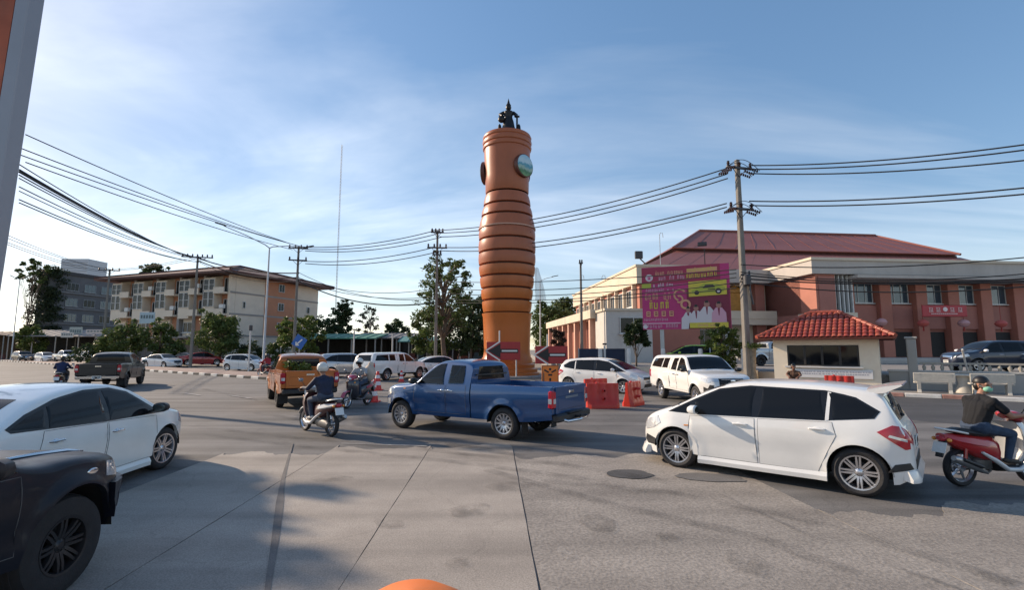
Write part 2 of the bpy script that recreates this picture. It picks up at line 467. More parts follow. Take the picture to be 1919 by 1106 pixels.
def wheel_meshes(key, r, wd, rimf, spokes, rimmat, style='twin'):
    """tyre and rim, axis along y, outer face at +y"""
    rr = r * rimf; h = wd / 2; Y = Matrix.Rotation(-PI / 2, 4, 'X')   # local z -> +y
    t = MB()
    pr = [(rr - 0.01, -h * 0.75), (rr + 0.005, -h * 0.9), (rr + (r - rr) * 0.5, -h), (r - 0.022, -h * 0.86), (r - 0.004, -h * 0.62), (r, -h * 0.3), (r, h * 0.3), (r - 0.004, h * 0.62), (r - 0.022, h * 0.86), (rr + (r - rr) * 0.5, h), (rr + 0.005, h * 0.9), (rr - 0.01, h * 0.75)]
    t.lathe(pr, 40, X=Y)
    for g in (-0.35, 0.0, 0.35):   # tread grooves as raised ribs between
        t.lathe([(r - 0.001, h * (g - 0.09)), (r + 0.003, h * (g - 0.07)), (r + 0.003, h * (g + 0.07)), (r - 0.001, h * (g + 0.09))], 40, X=Y)
    tyre = t.mesh('tyre_' + key, RUB, 40)
    b = MB()
    b.lathe([(rr, h * 0.82), (rr + 0.006, h * 0.93), (rr - 0.012, h * 0.90), (rr - 0.022, h * 0.6), (rr - 0.03, -h * 0.6)], 36, 0, X=Y)
    b.lathe([(rr - 0.03, -h * 0.2), (0.05, -h * 0.2)], 24, 1, X=Y)
    b.lathe([(0.0, h * 0.72), (0.028, h * 0.71), (0.034, h * 0.66), (0.06, h * 0.58), (0.066, h * 0.2)], 20, 0, X=Y)
    b.lathe([(rr * 0.62, h * 0.05), (rr * 0.62, h * 0.1), (0.06, h * 0.1)], 24, 2, X=Y)
    for i in range(spokes):
        a = 2 * PI * i / spokes
        offs = (-0.13, 0.13) if style == 'twin' else (0.0,)
        for of in offs:
            w0, w1 = (0.020, 0.014) if style == 'twin' else (0.034, 0.024) if style == 'single' else (0.022, 0.03)
            if rr > 0.24: w0 *= 1.15; w1 *= 1.15
            ca, sa = math.cos(a), math.sin(a); e = Vector((ca, 0, sa)); q = Vector((-sa, 0, ca))
            p0 = e * 0.05 + q * (of * 0.12); p1 = e * (rr - 0.012) + q * (of * rr * 0.75)
            d = (p1 - p0).normalized(); q2 = Vector((-d.z, 0, d.x)); vs = []
            for p, wv, yy in ((p0, w0, h * 0.62), (p0.lerp(p1, 0.55), (w0 + w1) / 2, h * 0.78), (p1, w1, h * 0.80)):
                for sx, dy in ((-1, -0.03), (-0.7, 0), (0.7, 0), (1, -0.03)): vs.append(p + q2 * (sx * wv) + Vector((0, yy + dy, 0)))
            b.add(vs, [(i2 * 4 + j, i2 * 4 + j + 1, i2 * 4 + 5 + j, i2 * 4 + 4 + j) for i2 in range(2) for j in range(3)], 0)
    for i in range(5):
        a = 2 * PI * i / 5 + 0.3; b.ball((0.045 * math.cos(a), h * 0.62, 0.045 * math.sin(a)), 0.008, 6, 2)
    rim = b.mesh('rim_' + key, [rimmat, DARKIN, BLACKP], 40)
    return tyre, rim
WHEELS = {}
def wheels(root, sh, key, wd, rimf, spokes, rimmat, style, steer=0.0):
    if key not in WHEELS: WHEELS[key] = wheel_meshes(key, sh.r, wd, rimf, spokes, rimmat, style)
    ty, ri = WHEELS[key]
    for i, xa in enumerate(sh.axles):
        for sg in (1, -1):
            y = sg * (sh.plan(xa) - wd / 2 - 0.012 - (0.02 if rimf < 0.6 else 0.01))
            st = steer if i == len(sh.axles) - 1 else 0.0
            wv = link('wheel', ty, root, (xa, y, sh.r), (0 if sg > 0 else PI) + st)
            link('rim', ri, wv)
def mirror_pt(poly, sg): return [(sg * a, b) for a, b in poly]

def vehicle(sp, label, cat, loc, rz, col, name='car', glass=None, group=None, steer=0.0, detail=True):
    sh = Shell(sp); root = thing(name, label, cat, loc, rz, group); glass = glass or TINT
    mb = MB(); x0 = sp.get('cab', sh.x0); sh.body(mb, x0, sh.x1, 0); mb.build('body', col, root, 38)
    mb = MB(); mb.box(((sh.x0 + sh.x1) / 2, 0, (sh.sill(0) + 0.75) / 2 + 0.02), (sh.x1 - sh.x0 - 0.35, 2 * (sh.plan(0) - 0.36), 0.75 - sh.sill(0)))
    for xa in (sh.axles[0] + sh.Ra + 0.05, ):   # floor pan between the axles
        mb.box(((sh.axles[0] + sh.axles[-1]) / 2, 0, sh.sill(0) + 0.06), (sh.axles[-1] - sh.axles[0] - 2 * sh.Ra - 0.02, 2 * sh.plan(0) - 0.12, 0.08))
    sh.liners(mb)
    for xa in sh.axles: mb.tube([(xa, -sh.plan(xa) + 0.15, sh.r), (xa, sh.plan(xa) - 0.15, sh.r)], 0.045, 8)
    mb.build('underbody', DARKIN, root)
    if 'bed' in sp: pickup_bed(sh, sp, root, col)
    for sg in (1, -1):
        f = sh.side(sg)
        for poly in sp.get('dlo', []):
            mb = MB(); patch(mb, poly, f, 0.004, 22, 5); mb.build('window_surround', sp.get('dlomat', GLOSSBLK), root, 30)
        for poly in sp.get('glass', []):
            mb = MB(); patch(mb, poly, f, 0.009, 12, 5); mb.build('window', glass, root, 30)
        for poly, (hx, hz) in sp.get('doors', []):
            mb = MB(); patch(mb, poly, f, 0.0035, 12, 8); d = mb.build('door', col, root, 30)
            sm = MB(); k = len(poly); line = []
            for i in range(k):
                a, b = poly[i], poly[(i + 1) % k]; n = max(2, int(math.hypot(a[0] - b[0], a[1] - b[1]) / 0.08))
                line += [f(a[0] + (b[0] - a[0]) * j / n, a[1] + (b[1] - a[1]) * j / n, 0.0005) for j in range(n)]
            sm.tube(line + [line[0]], 0.0042, 5, caps=False); sm.build('door_gap', SEAM, d)
            hb = MB(); hm = sp.get('handlemat', col)
            p = [f(hx + dx, hz + 0.01 * math.cos(dx * 12), e) for dx, e in ((-0.10, 0.0), (-0.085, 0.028), (0.0, 0.036), (0.085, 0.028), (0.10, 0.0))]
            hb.tube(p, [0.011, 0.015, 0.015, 0.015, 0.011], 8)
            hb.ball(f(hx, hz, 0.0), (0.07, 0.008, 0.032), 10); hb.build('handle', hm, d, 40)
        for poly, mt, nm in sp.get('sidebits', []):
            mb = MB(); patch(mb, poly, f, 0.007, 10, 3); mb.build(nm, mt, root, 30)
        if 'rocker' in sp:
            mb = MB(); xa, xb = sh.axles[0] + sh.Ra, sh.axles[-1] - sh.Ra; sec = []
            for i in range(13):
                x = xa + (xb - xa) * i / 12; y = sh.hw(x, sh.sill(x) + 0.06); z = sh.sill(x)
                sec.append([(x, sg * (y - 0.03), z - 0.05), (x, sg * (y + 0.022), z - 0.05), (x, sg * (y + 0.030), z + 0.01), (x, sg * (y + 0.006), z + 0.06), (x, sg * (y - 0.03), z + 0.06)])
            mb.loft(sec); mb.build('side_skirt', sp['rocker'] if not isinstance(sp['rocker'], bool) else col, root, 30)
        if 'mirror' in sp:
            mx, mz = sp['mirror']; y = sh.hw(mx, mz); mb = MB()
            mb.tube([(mx, sg * (y - 0.02), mz), (mx + 0.01, sg * (y + 0.07), mz + 0.03)], 0.022, 6)
            mb.build('mirror_arm', BLACKP, root, 40)
            mb = MB(); sec = []
            for q, sc in ((-0.075, 0.75), (-0.055, 1.0), (0.02, 0.95), (0.06, 0.6), (0.075, 0.25)):
                sec.append([(mx + 0.02 + q, sg * (y + 0.16 + 0.115 * sc * math.cos(t)), mz + 0.07 + 0.075 * sc * (abs(math.sin(t)) ** 0.8) * (1 if math.sin(t) > 0 else -1)) for t in [2 * PI * i / 12 for i in range(12)]])
            mb.loft(sec); mi = mb.build('mirror', sp.get('mirrormat', col), root, 40)
            mb = MB(); mb.ball((mx - 0.058, sg * (y + 0.16), mz + 0.07), (0.006, 0.09, 0.058), 12); mb.build('mirror_glass', PALEGLASS, mi, 40)
    # windscreen and rear window
    mb = MB(); xa, xb = sp['screen']; n = 10; poly = []
    ya = lambda x, k: sp.get('scr_k', 0.90) * (sh.sec(x)[8 + sh.nu][0]) + k
    poly = [(xa + (xb - xa) * i / n, ya(xa + (xb - xa) * i / n, 0)) for i in range(n + 1)]
    poly = poly + [(x, -y) for x, y in poly[::-1]]
    patch(mb, poly, sh.over(), 0.006, 12, 10, skirt=0.012); ws = mb.build('windscreen', glass if sp.get('scrglass') is None else sp['scrglass'], root, 30)
    mb = MB()
    for q in (-0.35, 0.25):
        mb.tube([(xb + 0.02, q, sh.zt(xb, q) + 0.02), ((xb + 0.10 * (xa - xb)), q + 0.28, sh.zt(xb + 0.10 * (xa - xb), q + 0.28) + 0.018), ((xb + 0.16 * (xa - xb)), q + 0.5, sh.zt(xb + 0.16 * (xa - xb), q + 0.5) + 0.016)], 0.008, 5)
    mb.build('wiper', BLACKP, ws)
    for poly, mt, nm in sp.get('rearbits', []):
        mb = MB(); patch(mb, poly, sh.rear(), 0.007, 10, 5, skirt=0.03); mb.build(nm, mt or glass, root, 30)
    for poly, mt, nm in sp.get('frontbits', []):
        mb = MB(); patch(mb, poly, sh.front(), 0.007, 12, 5, skirt=0.03); mb.build(nm, mt or col, root, 30)
    for poly, mt, nm in sp.get('topbits', []):
        mb = MB(); patch(mb, poly, sh.over(), 0.005, 10, 8); mb.build(nm, mt or glass, root, 30)
    # plates
    for end in ('front', 'rear'):
        if 'plate_' + end in sp:
            px, pz = sp['plate_' + end]; mb = MB(); mb.box((px, 0, pz), (0.012, 0.36, 0.15), bev=0.004); p = mb.build('licence_plate', PLATE, root)
            mb = MB(); sg = 1 if end == 'front' else -1
            for i in range(6): mb.box((px + sg * 0.0075, -0.13 + i * 0.052, pz + 0.018), (0.003, 0.028 if i % 3 else 0.036, 0.07))
            mb.box((px + sg * 0.0075, 0, pz - 0.05), (0.003, 0.24, 0.02)); mb.build('plate_marking', PLATEINK, p)
    wheels(root, sh, *sp['wheel'], steer)
    if 'extra' in sp: sp['extra'](root, sh, col)
    return root

def pickup_bed(sh, sp, root, col):
    xe, xc, rail, floor = sp['bed']; mb = MB(); S = sh.stations(xe, xc); secs = []; k = None; vs = []; fs = []
    for x in S:
        zb = sh.sill(x)
        for xa in sh.axles:
            dx = abs(x - xa)
            if dx < sh.Ra - 0.001: zb = max(zb, sh.r + math.sqrt(sh.Ra ** 2 - dx * dx))
        yo = lambda z: sh.hw0(x, min(z, sh.belt(x)))
        P = [(yo(zb) - 0.05, zb)] + [(yo(zb + (rail - 0.03 - zb) * i / 8), zb + (rail - 0.03 - zb) * i / 8) for i in range(9)]
        y = P[-1][0]; P += [(y - 0.012, rail - 0.006), (y - 0.03, rail), (y - 0.085, rail), (y - 0.10, rail - 0.02), (y - 0.10, floor), (0, floor)]
        vs += [(x, a, b) for a, b in P] + [(x, -a, b) for a, b in P[:-1]][::-1]; k = 2 * len(P) - 1
    for i in range(len(S) - 1):
        for j in range(k - 1): fs.append((i * k + j, i * k + j + 1, (i + 1) * k + j + 1, (i + 1) * k + j))
    mb.add(vs, fs); y = sh.hw0(xc, rail - 0.05)
    mb.box((xc - 0.03, 0, (floor + rail) / 2), (0.04, 2 * y - 0.2, rail - floor - 0.01))
    o = mb.build('bed', col, root, 38)
    mb = MB(); mb.box(((xe + xc) / 2, 0, floor + 0.012), (xc - xe - 0.08, 2 * y - 0.22, 0.02))
    for i in range(9): mb.box(((xe + xc) / 2, -0.6 + i * 0.15, floor + 0.028), (xc - xe - 0.1, 0.05, 0.012))
    mb.build('bed_liner', BLACKP, o)
    # tailgate
    mb = MB(); yt = sh.hw0(xe, rail - 0.2) - sp.get('lampw', 0.13); zt0 = sp.get('tg_bottom', 0.62)
    mb.box((xe - 0.01, 0, (rail + zt0) / 2), (0.07, 2 * yt, rail - zt0), bev=0.012)
    mb.box((xe - 0.045, 0, (rail + zt0) / 2 - 0.06), (0.014, 2 * yt - 0.16, (rail - zt0) * 0.5), bev=0.006)
    tg = mb.build('tailgate', col, root, 40)
    mb = MB(); mb.box((xe - 0.052, 0, rail - 0.13), (0.02, 0.24, 0.07), bev=0.008); mb.box((xe - 0.062, 0, rail - 0.125), (0.012, 0.15, 0.035), bev=0.004); mb.build('handle', sp.get('tgh', CHROME), tg, 40)
    # corner posts and lamps
    for sg in (1, -1):
        yo = sh.hw0(xe, rail - 0.2)
        mb = MB(); mb.box((xe + 0.012, sg * (yo - sp.get('lampw', 0.13) / 2 - 0.003), (rail + zt0) / 2 - 0.003), (0.05, sp.get('lampw', 0.13) - 0.012, rail - zt0 - 0.01), bev=0.012); mb.build('corner_post', col, root, 40)
        z0, z1 = sp['lampz']; mb = MB(); lw = sp.get('lampw', 0.13)
        mb.box((xe + 0.015, sg * (yo - lw / 2 + 0.008), (z0 + z1) / 2), (0.13, lw + 0.012, z1 - z0), bev=0.03); t = mb.build('tail_light', REDLAMP, root, 40)
        mb = MB(); mb.box((xe - 0.048, sg * (yo - lw / 2 + 0.004), z0 + (z1 - z0) * 0.42), (0.012, lw * 0.72, (z1 - z0) * 0.28), bev=0.005); mb.box((xe + 0.02, sg * (yo + 0.012), z0 + (z1 - z0) * 0.42), (0.08, 0.008, (z1 - z0) * 0.28), bev=0.003); mb.build('reverse_lamp', CLEARLAMP, t, 40)
    # rear bumper
    bm_ = sp.get('bumpermat', BLACKP); zb = sp.get('bumperz', 0.52); mb = MB(); yb = sh.hw0(xe, 0.7)
    mb.box((xe - 0.06, 0, zb), (0.16, 2 * yb - 0.04, 0.16), bev=0.03)
    mb.box((xe - 0.12, 0, zb + 0.085), (0.12, 0.7, 0.02), bev=0.006)
    b = mb.build('rear_bumper', bm_, root, 40)
    mb = MB(); mb.tube([(xe - 0.1, 0, zb - 0.02), (xe - 0.25, 0, zb - 0.02), (xe - 0.27, 0, zb + 0.03)], 0.025, 8); mb.build('tow_hook', BLACKP, b, 40)
    for sg in (1, -1):
        mb = MB(); xa = sh.axles[0]; mb.box((xa - sh.Ra - 0.02, sg * (yb - 0.16), sh.r * 0.95), (0.012, 0.26, 0.42)); mb.build('mud_flap', RUB, root)

# ---- specifications: x forward, z up, metres
def sgn2(poly): return [poly, mirror_pt(poly, -1)]
def lamps(poly, mt, nm): return [(poly, mt, nm), (mirror_pt(poly, -1), mt, nm)]
HATCH = dict(axles=(-1.25, 1.25), r=0.315, Ra=0.365, sill=[(-1.95, 0.34), (-1.7, 0.22), (1.6, 0.20), (2.1, 0.24)],
    top=[(-1.96, 0.62), (-1.945, 0.82), (-1.90, 0.93), (-1.84, 1.0), (-1.70, 1.24), (-1.60, 1.40), (-1.52, 1.45), (-1.2, 1.49), (-0.5, 1.53), (0.0, 1.525), (0.35, 1.49), (0.62, 1.41), (1.40, 1.03), (1.55, 0.985), (1.80, 0.90), (1.97, 0.79), (2.06, 0.66), (2.10, 0.46)],
    belt=[(-1.95, 0.97), (-1.0, 0.975), (0, 0.94), (1.0, 0.90), (1.5, 0.87), (1.9, 0.74), (2.1, 0.50)],
    plan=[(-1.96, 0.62), (-1.93, 0.70), (-1.84, 0.77), (-1.6, 0.825), (-1.2, 0.845), (0, 0.85), (1.25, 0.845), (1.6, 0.80), (1.85, 0.70), (2.0, 0.58), (2.07, 0.46), (2.10, 0.34)],
    dlo=[[(1.40, 0.945), (1.0, 1.15), (0.56, 1.37), (0.1, 1.44), (-0.9, 1.42), (-1.25, 1.35), (-1.58, 1.17), (-1.50, 1.07), (-0.9, 1.0), (0, 0.965), (0.9, 0.935)]],
    glass=[[(1.33, 0.96), (1.03, 1.11), (0.98, 0.955)], [(0.93, 0.955), (0.92, 1.155), (0.55, 1.34), (0.1, 1.41), (0.02, 1.41), (0.06, 0.985)], [(-0.04, 0.985), (-0.09, 1.41), (-0.84, 1.395), (-0.90, 1.02)], [(-0.99, 1.03), (-0.95, 1.385), (-1.24, 1.32), (-1.53, 1.165), (-1.46, 1.09)]],
    doors=[([(1.0, 0.27), (1.03, 0.6), (1.0, 0.905), (0.02, 0.945), (0.0, 0.27)], (0.22, 0.84)), ([(-0.03, 0.27), (-0.03, 0.945), (-0.98, 0.98), (-1.02, 0.80), (-0.90, 0.55), (-0.78, 0.27)], (-0.80, 0.87))],
    screen=(0.50, 1.36), rocker=True, mirror=(0.88, 0.95), scr_k=0.9,
    rearbits=[([(-0.55, 1.05), (-0.50, 1.36), (0.50, 1.36), (0.55, 1.05)], None, 'rear_window')] + lamps([(0.60, 0.74), (0.50, 0.90), (0.72, 0.98), (0.765, 0.80)], REDLAMP, 'tail_light'),
    sidebits=[([(-1.52, 0.90), (-1.72, 1.00), (-1.84, 0.985), (-1.92, 0.82), (-1.92, 0.70), (-1.86, 0.69)], REDLAMP, 'tail_light'), ([(-1.66, 0.845), (-1.68, 0.875), (-1.89, 0.825), (-1.89, 0.79)], CLEARLAMP, 'reverse_lamp'), ([(-0.90, 1.00), (-0.935, 1.40), (-0.975, 1.395), (-0.945, 1.01)], PLATE, 'window_strip'),
        ([(1.55, 0.74), (1.62, 0.86), (1.86, 0.78), (1.98, 0.66), (1.94, 0.58), (1.72, 0.64)], CLEARLAMP, 'headlight'), ([(1.02, 0.735), (1.02, 0.755), (1.09, 0.752), (1.09, 0.732)], AMBER, 'side_repeater')],
    frontbits=lamps([(0.36, 0.60), (0.34, 0.74), (0.62, 0.80), (0.62, 0.62)], CLEARLAMP, 'headlight') + [([(-0.36, 0.60), (-0.34, 0.71), (0.34, 0.71), (0.36, 0.60)], GLOSSBLK, 'grille'), ([(-0.40, 0.28), (-0.36, 0.42), (0.36, 0.42), (0.40, 0.28)], BLACKP, 'air_intake')],
    plate_front=(2.115, 0.50), plate_rear=(-1.965, 0.72), wheel=('hatch', 0.195, 0.70, 8, ALLOY, 'twin'), waist=0.016)
def hatch_extra(root, sh, col):
    # roof spoiler with raised wing ends, lower lips in two tones
    mb = MB(); sec = []
    for i in range(15):
        y = -0.60 + 1.2 * i / 14; e = abs(y) / 0.60; x = -1.46; z = sh.zt(HG(-1.46), y) + 0.015; up = 0.055 + 0.05 * e ** 3
        sec.append([(x + 0.10, y, z - 0.01), (x - 0.10, y, z + up * 0.55), (x - 0.30, y, z + up * 0.95), (x - 0.315, y, z + up * 0.80), (x - 0.12, y, z + up * 0.1 - 0.03), (x + 0.08, y, z - 0.05)])
    mb.loft(sec); mb.build('roof_spoiler', col, root, 35)
    for nm, f, zz in (('front_lip', sh.front(), (0.16, 0.30)), ('rear_lip', sh.rear(), (0.26, 0.40))):
        mb = MB(); secs = []
        for i in range(25):
            y = (0.68 if nm == 'front_lip' else 0.75) * (-1 + i / 12); p = f(y * 0.97, 0.36, 0)
            e = 0.02 if nm == 'front_lip' else -0.02; k = 1 if nm == 'front_lip' else -1; z0, z1 = zz
            secs.append([(p.x - k * 0.04, y, z0 + 0.02), (p.x + k * 0.05, y * 1.04, z0), (p.x + k * 0.055, y * 1.04, z0 + 0.04), (p.x + k * 0.012, y * 1.03, z1), (p.x - k * 0.05, y, z1)])
        mb.loft(secs); mb.build(nm, col, root, 30)
    for sg in (1, -1): mb = MB(); patch(mb, [(HG(a_), b_) for a_, b_ in ((-1.62, 0.36), (-1.72, 0.47), (-1.90, 0.50), (-1.94, 0.42))], sh.side(sg), 0.008, 8, 3); mb.build('corner_insert', BLACKP, root, 30)
    mb = MB(); patch(mb, [(-0.5, 0.38), (-0.5, 0.52), (0.5, 0.52), (0.5, 0.38)], sh.rear(), 0.008, 8, 3); mb.build('rear_valance', BLACKP, root, 30)
    for sg in (1, -1): mb = MB(); patch(mb, [(HG(a_), b_) for a_, b_ in ((1.66, 0.33), (1.70, 0.44), (1.93, 0.48), (2.0, 0.38), (1.9, 0.32))], sh.side(sg), 0.008, 8, 3); mb.build('fog_lamp_recess', BLACKP, root, 30)
    mb = MB(); mb.tube([sh.rear()(0.02, 1.05, 0.02), sh.rear()(-0.16, 1.11, 0.02), sh.rear()(-0.3, 1.15, 0.018)], 0.009, 6); mb.ball(sh.rear()(0.02, 1.04, 0.01), (0.03, 0.035, 0.025), 8); mb.build('rear_wiper', BLACKP, root)
SEDAN = dict(axles=(-1.39, 1.39), r=0.335, Ra=0.39, sill=[(-2.5, 0.36), (-2.0, 0.24), (1.8, 0.20), (2.38, 0.24)],
    top=[(-2.52, 0.60), (-2.50, 0.86), (-2.44, 0.99), (-2.25, 1.04), (-1.85, 1.07), (-1.62, 1.10), (-0.92, 1.38), (-0.5, 1.46), (0.0, 1.49), (0.3, 1.475), (0.60, 1.41), (1.32, 1.05), (1.5, 1.01), (1.9, 0.93), (2.18, 0.82), (2.31, 0.68), (2.36, 0.55), (2.38, 0.45)],
    belt=[(-2.5, 0.93), (-1.5, 0.985), (0, 0.94), (1.2, 0.90), (1.9, 0.82), (2.38, 0.5)],
    plan=[(-2.52, 0.60), (-2.46, 0.74), (-2.2, 0.84), (-1.5, 0.89), (0, 0.895), (1.4, 0.89), (1.8, 0.83), (2.1, 0.70), (2.27, 0.55), (2.36, 0.40), (2.38, 0.32)],
    dlo=[[(1.22, 0.935), (0.60, 1.32), (0.28, 1.40), (-0.2, 1.405), (-0.7, 1.34), (-1.18, 1.20), (-1.46, 1.07), (-1.40, 1.02), (0, 0.955)]],
    glass=[[(1.10, 0.955), (0.58, 1.285), (0.27, 1.365), (0.12, 1.37), (0.10, 0.975)], [(0.02, 0.98), (0.04, 1.37), (-0.25, 1.37), (-0.68, 1.31), (-0.86, 1.255), (-0.90, 1.01)], [(-0.96, 1.02), (-0.92, 1.235), (-1.17, 1.165), (-1.40, 1.06)]],
    doors=[([(1.08, 0.28), (1.10, 0.9), (0.06, 0.945), (0.04, 0.28)], (0.22, 0.80)), ([(0.01, 0.28), (0.03, 0.945), (-0.98, 0.98), (-1.05, 0.78), (-0.92, 0.5), (-0.82, 0.28)], (-0.82, 0.84))],
    screen=(0.52, 1.27), rocker=True, mirror=(0.98, 0.97), handlemat=CHROME, mirrormat=BLACKP,
    topbits=[([(-1.58, -0.56), (-0.97, -0.50), (-0.97, 0.50), (-1.58, 0.56)], None, 'rear_window')],
    rearbits=lamps([(0.45, 0.74), (0.47, 0.92), (0.74, 0.92), (0.78, 0.74)], REDLAMP, 'tail_light'),
    sidebits=[([(-2.12, 0.78), (-2.15, 0.92), (-2.44, 0.92), (-2.46, 0.76)], REDLAMP, 'tail_light'), ([(1.74, 0.73), (1.82, 0.85), (2.10, 0.77), (2.20, 0.68), (2.0, 0.66)], CLEARLAMP, 'headlight')],
    frontbits=lamps([(0.40, 0.60), (0.40, 0.76), (0.68, 0.82), (0.70, 0.66)], CLEARLAMP, 'headlight') + [([(-0.38, 0.52), (-0.38, 0.76), (0.38, 0.76), (0.38, 0.52)], GLOSSBLK, 'grille')],
    plate_front=(2.395, 0.45), plate_rear=(-2.53, 0.72), wheel=('sedan', 0.215, 0.68, 7, ALLOY, 'twin'))
EXTCAB = dict(axles=(-1.52, 1.53), r=0.345, Ra=0.42, x0=-0.62, cab=-0.62, sill=[(-2.7, 0.50), (-2.0, 0.42), (1.9, 0.38), (2.35, 0.42)],
    top=[(-0.62, 1.56), (-0.56, 1.64), (-0.42, 1.69), (0.0, 1.72), (0.30, 1.70), (0.52, 1.63), (1.10, 1.18), (1.25, 1.14), (1.8, 1.09), (2.12, 1.01), (2.26, 0.88), (2.32, 0.70), (2.34, 0.5)],
    belt=[(-2.72, 1.15), (-0.6, 1.12), (0.6, 1.09), (1.2, 1.06), (2.0, 0.97), (2.34, 0.7)],
    plan=[(-2.72, 0.865), (-1.5, 0.885), (-0.6, 0.89), (1.2, 0.89), (1.7, 0.87), (2.0, 0.79), (2.2, 0.66), (2.30, 0.50), (2.34, 0.38)],
    dlo=[], glass=[[(1.0, 1.13), (0.50, 1.54), (0.36, 1.60), (0.20, 1.61), (0.16, 1.125)], [(0.02, 1.15), (0.03, 1.58), (-0.38, 1.57), (-0.42, 1.40), (-0.43, 1.19), (-0.40, 1.16)]],
    doors=[([(1.07, 0.47), (1.08, 1.09), (0.11, 1.105), (0.09, 0.47)], (0.20, 0.985)), ([(0.06, 0.47), (0.07, 1.11), (-0.50, 1.125), (-0.50, 0.47)], (-0.02, 0.985))],
    screen=(0.46, 1.06), mirror=(1.0, 1.12), handlemat=CHROME, mirrormat=BLACKP, flare=0.035, Rx=1,
    rearbits=[([(-0.56, 1.24), (-0.50, 1.55), (0.50, 1.55), (0.56, 1.24)], None, 'rear_window')],
    sidebits=[([(1.88, 0.84), (1.92, 0.98), (2.12, 0.93), (2.22, 0.80), (2.12, 0.76)], CLEARLAMP, 'headlight'), ([(1.36, 0.98), (1.36, 1.005), (1.43, 1.0), (1.43, 0.975)], AMBER, 'side_repeater'), ([(1.90, 0.58), (1.92, 0.72), (2.24, 0.70), (2.28, 0.56)], CLEARLAMP, 'bumper_trim')],
    frontbits=lamps([(0.42, 0.76), (0.40, 0.90), (0.66, 0.93), (0.68, 0.78)], CLEARLAMP, 'headlight') + [([(-0.38, 0.76), (-0.36, 0.92), (0.36, 0.92), (0.38, 0.76)], CHROME, 'grille')],
    bed=(-2.70, -0.65, 1.17, 0.72), lampz=(0.72, 1.10), lampw=0.15, tg_bottom=0.60, bumperz=0.53,
    wheel=('extcab', 0.225, 0.62, 12, ALLOY, 'single'), waist=0.02, tum=0.22, rc=0.10)
CREW = dict(axles=(-1.61, 1.61), r=0.385, Ra=0.465, x0=-0.97, cab=-0.97, sill=[(-2.85, 0.60), (-2.2, 0.50), (1.9, 0.44), (2.53, 0.50)],
    top=[(-0.97, 1.60), (-0.90, 1.70), (-0.70, 1.77), (0.0, 1.82), (0.30, 1.80), (0.55, 1.72), (1.18, 1.27), (1.35, 1.23), (1.9, 1.19), (2.3, 1.10), (2.44, 0.96), (2.50, 0.76), (2.52, 0.55)],
    belt=[(-2.86, 1.24), (-0.95, 1.22), (0.6, 1.17), (1.2, 1.14), (2.1, 1.05), (2.52, 0.8)],
    plan=[(-2.86, 0.89), (-1.5, 0.92), (0, 0.925), (1.2, 0.925), (1.8, 0.91), (2.15, 0.83), (2.36, 0.70), (2.47, 0.54), (2.52, 0.40)],
    dlo=[[(1.10, 1.19), (0.50, 1.655), (0.22, 1.715), (-0.45, 1.695), (-0.66, 1.63), (-0.80, 1.42), (-0.82, 1.25), (0, 1.205)]],
    glass=[[(0.98, 1.215), (0.48, 1.61), (0.24, 1.675), (0.16, 1.675), (0.14, 1.215)], [(0.06, 1.22), (0.08, 1.68), (-0.44, 1.66), (-0.62, 1.60), (-0.74, 1.41), (-0.75, 1.265)]],
    doors=[([(1.10, 0.55), (1.12, 1.15), (0.10, 1.19), (0.08, 0.55)], (0.26, 1.06)), ([(0.05, 0.55), (0.06, 1.19), (-0.86, 1.22), (-0.90, 0.9), (-0.84, 0.55)], (-0.70, 1.09))],
    screen=(0.50, 1.13), mirror=(1.05, 1.22), handlemat=BLACKP, mirrormat=BLACKP, flare=0.045,
    rearbits=[([(-0.60, 1.33), (-0.54, 1.62), (0.54, 1.62), (0.60, 1.33)], None, 'rear_window')],
    sidebits=[([(1.98, 0.93), (2.02, 1.07), (2.24, 1.02), (2.36, 0.90), (2.26, 0.87)], CLEARLAMP, 'headlight')],
    frontbits=lamps([(0.46, 0.84), (0.44, 1.00), (0.70, 1.02), (0.72, 0.86)], CLEARLAMP, 'headlight') + [([(-0.42, 0.80), (-0.40, 1.04), (0.40, 1.04), (0.42, 0.80)], GLOSSBLK, 'grille')],
    bed=(-2.84, -1.0, 1.26, 0.82), lampz=(0.84, 1.20), lampw=0.15, tg_bottom=0.70, bumperz=0.60, plate_rear=(-3.0, 0.60),
    wheel=('crew', 0.26, 0.60, 6, BLKALLOY, 'single'), waist=0.02, tum=0.22, rc=0.10)
